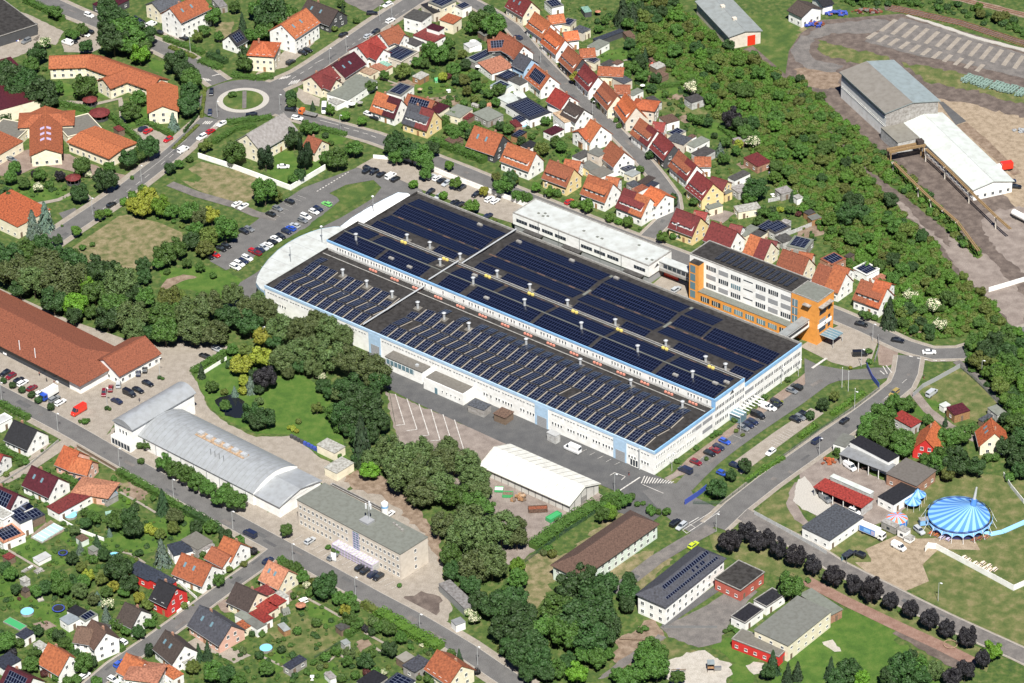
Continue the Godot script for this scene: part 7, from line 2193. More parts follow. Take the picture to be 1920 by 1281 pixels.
const FLATS := [
	[-192.5,-287.2,.79,4.5,4.9,3,"slate","dark_wall","nowin"],
	[-148.9,-197.3,.6,2.6,4.1,2.6,"dark_red","old_wood","nowin"],
	[-160.9,-304.6,.82,12.2,8.8,3.4,"maroon","dark_wall",""],
	[-149.5,-289.2,.68,4.4,7.2,2.6,"black","steel","solar nowin"],
	[-116.3,-302.9,.42,3.5,9.1,3,"grey","grey_wall",""],
	[-34.8,-279.6,1,7.5,8.4,6.4,"felt_dark","white","over"],
	[-25,-292.4,.81,8.2,7.9,6,"felt_grey","cream","solar over"],
	[-16.4,-292.1,.72,5.2,4.3,4,"grey","white","solar"],
	[-60,-224.7,.95,19.1,10.2,3.4,"felt_grey","white",""],
	[-41.8,-252.5,.89,11,10.7,3.4,"felt_grey","beige","solar rim"],
	[-36.3,-262.8,.81,4.6,7.1,3,"felt_dark","white",""],
	[-30.1,-267.9,.86,7.4,10.6,3.2,"dark_red","white","over"],
	[-27.6,-270.9,.95,3.8,5.9,5.2,"maroon","white","over"],
	[-21.5,-278.8,.99,6.3,6.3,4.8,"orange","cream","mono over"],
	[-29.7,-290.3,.55,3.1,9.7,4.2,"black","beige",""],
	[-54.1,-238.8,.88,4.3,6.4,3,"tan","cream",""],
	[-48.9,-242.3,.84,5.8,6.9,3,"salmon","cream",""],
	[-47.3,-244.5,.76,2.2,4.8,3.1,"teal","white",""],
	[-65.8,-215.2,.74,4.2,5,2.6,"light_grey","white","nowin"],
	[-41.1,-222,1.01,9.4,6.6,3.4,"felt_grey","white","solar"],
	[-33.3,-234.6,.86,5.3,4,2.6,"light_grey","wood","mono"],
	[-18.4,-203.4,.98,8.9,7.1,3.2,"felt_grey","cream",""],
	[-15,-200.9,.9,4.9,3.8,2.4,"dark_red","old_wood","nowin"],
	[-7.1,-201.1,.71,7.8,9,2.8,"felt_grey","grey_wall",""],
	[-20.1,-181.6,.76,5.2,4.7,2.6,"brown","old_wood","mono nowin"],
	[-3.6,-240.6,.55,10.2,10.1,3.2,"salmon","white","mono over"],
	[-9.6,-249.3,.75,11.5,5.4,3,"felt_grey","grey_wall","solar"],
	[-27.2,-204,.92,6.6,8.2,5,"maroon","cream","over"],
	[-7.6,-270.6,.58,4.2,4.7,2.4,"felt_grey","old_wood","nowin"],
	[-12.8,-261.2,.57,5.8,4.2,2.3,"membrane","white","nowin"],
	[1.4,-213.1,.71,6.4,7,3,"membrane","white",""],
	[-1.7,-225,.83,5.8,6.5,2.5,"metal_blue","white","solar nowin"],
	[.8,-232.3,.79,6.9,5.9,3,"black","grey_wall","solar"],
	[26,-275.9,1.12,6.1,4,3.6,"grey","cream","solar"],
	[30.8,-268.7,.93,4.7,4.8,3.8,"slate","beige","mono"],
	[37.3,-256.8,.86,7.6,5.2,3,"felt_grey","white",""],
	[40.7,-239.9,.77,5.2,3.9,3.2,"felt_dark","plaster_grey","nowin"],
	[44.4,-240.2,.77,3.5,2.9,3.4,"brown","white",""],
	[34.8,-242.3,.94,4,3.9,3.6,"grey","cream","solar"],
	[45.6,-225,.75,4.6,6.3,3.8,"slate","beige","mono"],
	[50.3,-215.8,.79,5.8,3.2,3,"felt_grey","white",""],
	[57.1,-208.4,.51,3.4,6.4,3.2,"felt_dark","plaster_grey","nowin"],
	[62.3,-192.6,.47,5.6,5.9,3.4,"brown","white",""],
	[64.5,-181.3,.81,5.9,4.4,3.6,"grey","cream","solar"],
	[65.2,-175.3,.98,6.4,7.2,3.8,"slate","beige","mono"],
	[72.2,-174.3,.76,8.4,4.3,3,"felt_grey","white",""],
	[73.8,-166.1,.76,7.6,5.2,3.2,"felt_dark","plaster_grey","nowin"],
	[69.9,-177.9,.8,3.3,2.3,3.4,"brown","white",""],
	[32,-269.6,.84,2.6,4.8,3.6,"grey","cream","solar"],
	[41.7,-265.7,.63,13.7,2.8,2.5,"navy","dark_wall","nowin"],
	[49.9,-265.9,.36,3.1,5.2,2.6,"brown","old_wood","nowin"],
	[72.9,-209,.56,6,5.1,3.2,"felt_dark","plaster_grey",""],
	[20.5,-292.9,.44,5.4,6.9,3.6,"felt_grey","white","solar"],
	[20.4,-299,.75,4.9,3.5,3.6,"grey","white","solar"],
	[33.5,-289.2,.29,2.9,5,2.4,"teal","dark_wall","nowin"],
	[59,-243.9,.52,3.1,3.4,2.4,"brown","old_wood","nowin"],
	[60.2,-238.7,.65,4.9,4.4,2.4,"light_grey","old_wood","nowin"],
	[59.9,-230.3,.76,7.2,4.4,2.4,"brown","old_wood","nowin"],
	[93.6,-159.2,.62,6.5,8.1,3,"dark_red","brick","mono"],
	[88.6,-176.7,.52,4.8,4,2.4,"light_grey","old_wood","nowin"],
	[5,-225.7,.77,4.7,6.5,4,"felt_dark","white",""],
	[5.7,-215.1,.31,3.6,7.4,3,"membrane","white",""],
	[8.5,-203.2,.62,10.1,15.6,3.6,"navy","white","solar"],
	[5.1,-196.4,.78,4,4.4,3,"navy","white","solar nowin"],
	[21.8,-205.5,.8,9,6.9,4,"navy","white",""],
	[22.6,-194.6,.49,5.8,9.2,4.6,"tan","white",""],
	[17.9,-186.7,.77,6.5,4.6,2.8,"maroon","white",""],
	[8.5,-175.5,.82,5.3,4.4,3,"black","white",""],
	[4.6,-185.1,.95,5.7,3.4,2.6,"black","wood","solar nowin"],
	[28.2,-166.7,.77,6.8,4.2,3,"felt_dark","white",""],
	[33.8,-163.1,.82,5,5.6,6,"felt_grey","beige",""],
	[44.6,-156.1,.72,4.8,4.7,3,"navy","white","solar"],
	[28.7,-178.9,.48,3.7,4.7,2.6,"brown","wood","nowin"],
	[3.6,-192.7,.47,2.6,5.6,3,"dark_red","brick","nowin"],
	[30.6,-157.7,.65,5,6.4,3.2,"felt_grey","yellow",""],
	[34.9,-152.7,.69,6.8,6.1,3.2,"gravel_roof","white",""],
	[46.4,-151.7,.8,4.5,4.2,3,"metal_grey","cream",""],
	[46.5,-143.6,.64,3.7,3.8,3,"slate","grey_wall",""],
	[48.7,-138.2,.74,5.4,3.3,4,"rust","white",""],
	[51.5,-145.4,.89,6.4,3.4,3.4,"dark_brown","grey_wall",""],
	[53.3,-142.1,.92,4.9,3.2,3.2,"navy","white",""],
	[75.3,-125.6,.48,5.8,3,3,"felt_grey","cream",""],
	[87.5,-123.9,.3,8.9,4.8,3,"light_grey","cream",""],
	[85.8,-138.1,.54,5,5.2,3,"light_grey","plaster_grey",""],
	[80.3,-135.4,.68,3.5,3.1,3.4,"felt_grey","yellow",""],
	[86,-147.5,.71,8,3.6,3.2,"felt_dark","white",""],
	[86.4,-106.3,.84,8.1,3.7,3.4,"felt_grey","cream",""],
	[93.5,-110,.83,7.8,4.7,3,"felt_dark","cream","solar"],
	[90.2,-104.9,.86,5.6,4,3,"felt_dark","cream","nowin"],
	[97,-109.3,.67,7.7,7.1,3,"felt_dark","plaster_grey","solar"],
	[99.2,-101.1,.56,4.8,5,3,"felt_dark","plaster_grey","nowin"],
	[100.1,-112.8,.88,4.6,2.9,2.6,"light_grey","plaster_grey","nowin"],
	[104.6,-97.1,1.12,7.9,7.4,3.2,"felt_grey","grey_wall","solar"],
	[101.8,-136,.49,5,4.4,3,"light_grey","grey_wall",""],
	[106.6,-131.5,.52,2.5,2.8,2.6,"light_grey","white","nowin"],
	[109.9,-120,.63,3.3,2.8,2.6,"felt_dark","wood","nowin"],
	[111.4,-116.3,.47,4,3.1,2.6,"felt_grey","wood","nowin"],
	[115.3,-85,.68,6.9,6.1,3.4,"rust","brick","solar"],
	[121.5,-88.4,.78,3.2,2.1,2.6,"dark_brown","old_wood","nowin"],
	[126.4,-76.6,.7,6.4,6.6,3.8,"light_grey","white","solar rim"],
	[131,-71.5,.76,4.8,3.7,3,"salmon","white","nowin"],
	[-171.4,6.4,.79,5.2,3.9,3.4,"membrane","white","rim"],
	[-144.1,55.5,.8,14.4,5.8,3.2,"dark_red","white","over"],
	[-131.8,52.2,.79,4.8,3.1,2.4,"metal_grey","grey_wall","nowin"],
	[-160.2,56.8,.7,5,7.7,3,"solar","white","nowin"],
	[-165.2,65.6,.84,4.7,7.3,6,"light_grey","white","rim"],
	[-159.1,67,.68,4.4,7.9,5.6,"navy","white","solar"],
	[-155.5,62.7,.68,5.9,5.2,3,"navy","old_wood","solar"],
	[-162.4,72.9,.63,8,8,3.2,"salmon","white","solar"],
	[-160.9,84.5,.77,2.8,3,2.4,"dark_red","old_wood","nowin"],
	[-150.5,84.3,.73,4.8,3.1,1.6,"membrane","white","nowin"],
	[-138.5,75.4,.72,2.7,3.2,2.4,"brown","mint","nowin"],
	[-134.5,81.4,.74,2,3,2.3,"felt_grey","grey_wall","nowin"],
	[-154.6,96.9,.71,2.2,2.5,2.2,"light_grey","plaster_grey","nowin"],
	[-153.8,102.8,.76,1.9,2.5,2.4,"dark_brown","old_wood","nowin"],
	[-138.3,119.5,.74,4.5,4.4,3,"metal_blue","white",""],
	[-136.4,115.7,.9,3.8,5,3.2,"black","white","nowin"],
	[-132.8,118.3,.8,5,3.4,3,"felt_grey","white","solar"],
	[-128.1,123.7,1.16,2.8,4.8,3,"felt_dark","white","nowin"],
	[-151.3,126.6,.85,4.4,3.8,3,"navy","white",""],
	[-155.4,140.6,.76,6.3,5.6,3.4,"navy","white","over"],
	[-146.1,132.2,.81,2.5,3.9,2.8,"light_grey","white",""],
	[-117.4,95.8,.89,5.8,9.5,3.4,"navy","red_wall","over"],
	[-110.7,101.2,.83,4.7,6.7,3.6,"navy","red_wall","over"],
	[-106.7,83.5,.4,6.3,6.8,3.2,"navy","white",""],
	[-101.6,80,.78,6.3,7.9,3.4,"gravel_roof","grey_wall",""],
	[-98.4,82,.83,4,2.9,2.8,"light_grey","white","nowin"],
	[-105,148.1,.75,3.9,6.7,3.2,"orange","white",""],
	[-106.7,138.1,.89,3,2.7,3,"felt_grey","white","nowin"],
	[-101.5,140.4,.89,4.5,3.5,2.8,"light_grey","white","nowin"],
	[-83.6,120,.83,4.6,6.3,3,"felt_grey","white",""],
	[-84.5,124.5,.75,3.3,4.3,2.8,"orange","cream","nowin"],
	[-79.6,108.4,.6,6.2,4.9,3.3,"dark_red","cream","over"],
	[-75.1,113,.78,4.1,4.9,3.3,"red","cream","over"],
	[-77.7,116.2,.79,4.2,5.5,3.3,"red","cream","over"],
	[-79.3,120.8,.75,3.4,6.9,3.3,"red","white","over"],
	[-80.7,124.2,.75,3.8,5.8,3.2,"felt_grey","white",""],
	[-73.5,109.7,.72,2.4,4.2,3,"light_grey","white","nowin"],
	[-68,144.2,.8,6.8,3.1,2.8,"navy","grey_wall",""],
	[-31.1,147.2,.8,6.7,5,3.4,"slate","grey_wall","over"],
	[-44.4,154.4,.84,7.4,5.8,3.4,"black","grey_wall",""],
	[-36,156.4,.91,6.1,6.9,3.8,"navy","white","solar"],
	[-34.7,142.9,.74,4.1,3.6,2.8,"metal_brown","old_wood","nowin"],
	[-54.1,126.1,.65,3.2,3.1,2.4,"felt_dark","old_wood","nowin"],
	[-72.1,125.4,.55,2.1,4.1,2.2,"metal_grey","wood","nowin"],
	[-53,134.1,.6,2,2.3,2.4,"metal_grey","plaster_grey","nowin"],
	[-57.1,150.1,.55,2.1,3.6,2,"light_grey","white","nowin"],
	[-77.2,102.6,.68,2.8,2,3,"felt_dark","white","nowin"],
	[-18.6,125.5,.54,3.3,3,2.8,"metal_grey","white","nowin"],
	[130.2,20.6,.75,4.8,8.3,3.6,"red","plaster_grey","mono over"],
	[148.1,14.7,.44,6,5,3.2,"maroon","wood","mono"],
	[160.9,15.4,.51,3.6,5.4,3,"felt_grey","plaster_grey",""],
	[156.7,18.9,.71,5,1.9,2.4,"slate","old_wood","nowin"],
	[144.2,10.1,.6,2.8,2.3,2.2,"membrane","white","nowin"],
]
const BIG := [
	["residential_home","long zigzag building with orange tiled roofs and cream walls near the roundabout","building",[[-180.1,-249,-163.2,-249.4,7.6,5,10,"orange","cream","win2"],[-163.5,-249.2,-135.3,-227.7,7.75,5,10.5,"orange","cream","win2"],[-157.3,-229.1,-148.8,-236.6,7.5,5,9,"orange","cream","win2 hipno"],[-134,-224.8,-132.3,-204.8,7.9,5.2,11.5,"orange","cream","win2"]]],
	["kindergarten","orange-roofed cream building with three roof windows and a wide front gable","building",[[-177.8,-207.4,-174.3,-173.6,7.4,5,11.8,"orange","cream","win1 skyl"],[-183,-201.4,-170.8,-202.1,7.2,4.9,11.5,"orange","cream","hip"]]],
	["pavilion","low orange-roofed cream hall with a row of front windows","building",[[-162.5,-190.1,-145.5,-176.2,5.3,4.3,15,"orange","cream","win1"]]],
	["supermarket","L-shaped store with a broad rust-orange roof beside the busy car park","building",[[-193.7,-70.8,-143.5,-25.3,8.6,4,23.5,"rust","white","hipR front"],[-139.6,-23,-126.6,-36.8,7.6,3.9,15,"rust","white","win1"]]],
	["barracks_hall","long brown hip-roofed hall with mint green walls","building",[[17.9,101.7,37.8,79.6,9.2,5.4,11.5,"brown","mint","hip win2"]]],
	["school_block","white two-storey building with dark hip roof covered in solar modules","building",[[43.2,120.1,58,101.8,10.6,7,10.8,"slate","white","hip win2 solarrows"]]],
	["tall_shed","tall grey metal shed with a low ridged roof beside the rail yard","building",[[140.2,-216.9,154.1,-182.9,13,11,23,"metal_blue","white","bandwin twoslope"]]],
	["low_hall","long white-roofed hall running from the tall grey shed to a gable with windows","building",[[158.5,-186,178.6,-132.3,6.6,4.8,16.5,"membrane","white","win1"]]],
	["long_grey_shed","long flat-pitched grey shed with a bright red door at the thicket edge","building",[[84.5,-289.6,95.9,-257.5,6.8,5.6,14,"metal_grey","beige","reddoor"]]],
	["station_house","dark-roofed white house at the top edge beside a heap of blue drums","building",[[118.8,-282.1,123.9,-275.8,7.5,5,11,"dark_brown","white","win1"],[127.1,-287.5,131.6,-289.6,5.5,4,9,"black","white",""]]],
	["marquee","big white ridge tent hall standing in the factory yard","marquee",[[-6.5,35.3,22.2,59.5,6.3,3.3,15.5,"tent_white","tent_white","tent"]]],
]
const SPEC := [
	["shop_building","flat-roofed shop with solar rows and a purple front at the top left","building",[-205.5,-291.9,.606,17.5,33.1,4.5,"bitumen","dark_wall","rim lightrim nowin"]],
	["maroon_hall","large hall with a plain maroon roof at the left edge","building",[-197.7,-229.4,.508,25.3,39.3,6,"maroon","cream","nowin"]],
	["pavilion","low orange-roofed cream hall at the left edge beside a green door","building",[-196.7,-183.7,.92,17.8,17.1,4.4,"orange","cream","mono over"]],
	["link_building","flat grey-roofed link left of the cream front gable","building",[-191,-195.8,1.166,14.7,13,3.6,"gravel_roof","cream","rim"]],
	["link_building","flat grey-roofed link right of the cream front gable","building",[-164.7,-198.6,.481,13.9,13.5,3.6,"gravel_roof","cream","rim"]],
	["workshop_hall","cream hall with bright orange roof and six skylights by the blue spruces","building",[-181.9,-132,.852,16.2,20.7,5.2,"bright_orange","cream","mono over"]],
	["sports_hall","long flat-roofed cream gym with a strip of high windows beside the sports lawn","building",[83.3,134,.859,22.1,12.5,6.2,"felt_grey","cream","over"]],
	["red_changing_block","flat-roofed red block with white window strips at the gym end","building",[72.9,141.5,.957,5.9,16.5,3.6,"gravel_roof","red_wall","rim lightrim"]],
	["gym_annex","grey flat-roofed annex with a red-brown fascia behind the gym","building",[93.1,120.9,.657,4.6,14,3.4,"felt_grey","brick","over"]],
	["flat_garage","black-roofed low block nearest the school yard","garage",[70,125.6,.836,9,5.4,3.2,"black","white","rim lightrim"]],
	["flat_garage","black-roofed low block beside the bright green tree","garage",[77.4,117.9,.78,8.6,5.2,3.2,"black","white","rim lightrim"]],
	["red_foyer","flat dark-roofed foyer with a red fascia joined to the white school block","building",[68.9,107.3,.852,12.1,9.9,4.2,"bitumen","red_box","rim lightrim over"]],
	["repair_workshop","long grey-roofed workshop wing with dark open front","building",[114.8,44.6,.911,5,17.9,4.2,"metal_grey","plaster_grey","nowin over open"]],
	["workshop_clerestory","raised white strip with black roof above the workshop","building",[117.5,40.5,.744,5.2,16.8,5.6,"black","white","nowin"]],
	["workshop_annex","broad grey flat roof with chalky lettering marks beside the circus field","building",[128.2,52.8,.867,11.1,11.5,4.4,"gravel_roof","brick","over"]],
	["storage_shed","black flat-roofed store with green seams beside the small blue tents","garage",[123.1,63,.755,12.6,6.6,3.4,"black","white",""]],
	["red_garage","long open garage under a plain red metal roof","garage",[105.3,62.7,.855,6.1,18.8,3.6,"red","plaster_grey","over nowin open"]],
	["white_canopy","long narrow white canopy behind the red-roofed garage","garage",[108.7,56.2,.845,1.9,15.9,2.6,"membrane","plaster_grey","nowin"]],
	["slate_house","large navy flat-pitched roof on low white walls by the circus lane","house",[100.4,79.3,.809,16.9,11.1,4,"slate","white","over"]],
	["corner_garage","small grey flat roof beside the main road","garage",[108.5,31.5,1.011,7.2,4.4,3.2,"felt_grey","white",""]],
	["grey_annex","brown flat-roofed annex with pipes beside the tall grey shed","building",[148.7,-174.1,.393,9.2,13.3,5,"metal_brown","plaster_grey","nowin"]],
	["yard_shed","small white flat-roofed shed by the row of blue bins","garage",[-60.6,27.2,.842,5,8.1,3.2,"light_grey","cream","nowin"]],
	["yard_shed","second small flat-roofed shed beside the tall conifer","garage",[-57.6,38.8,.827,8,5.6,3.2,"light_grey","cream","nowin"]],
	["smoking_shelter","grey flat shelter against the factory front","shelter",[-11.5,4.3,.965,4.2,6.6,3,"slate","grey_wall","nowin"]],
	["bicycle_shelter","brown-roofed shelter with parked bikes by the factory front","shelter",[-3.4,9.6,.905,4.5,4.8,3,"brown","old_wood","nowin over"]],
	["dock_house","small white loading canopy at the factory front","shelter",[13,22.9,.809,2.3,3.9,3.2,"membrane","plaster_grey","nowin"]],
	["lean_to","long grey lean-to roof along the woodland edge","shelter",[-18.9,111.7,.544,4,15.6,3,"grey","metal_grey","nowin"]],
	["rear_wing","low dark flat roof behind the beige office block","building",[-50.6,58.5,.833,1,24.5,3.5,"felt_dark","beige","rim lightrim nowin"]],
]
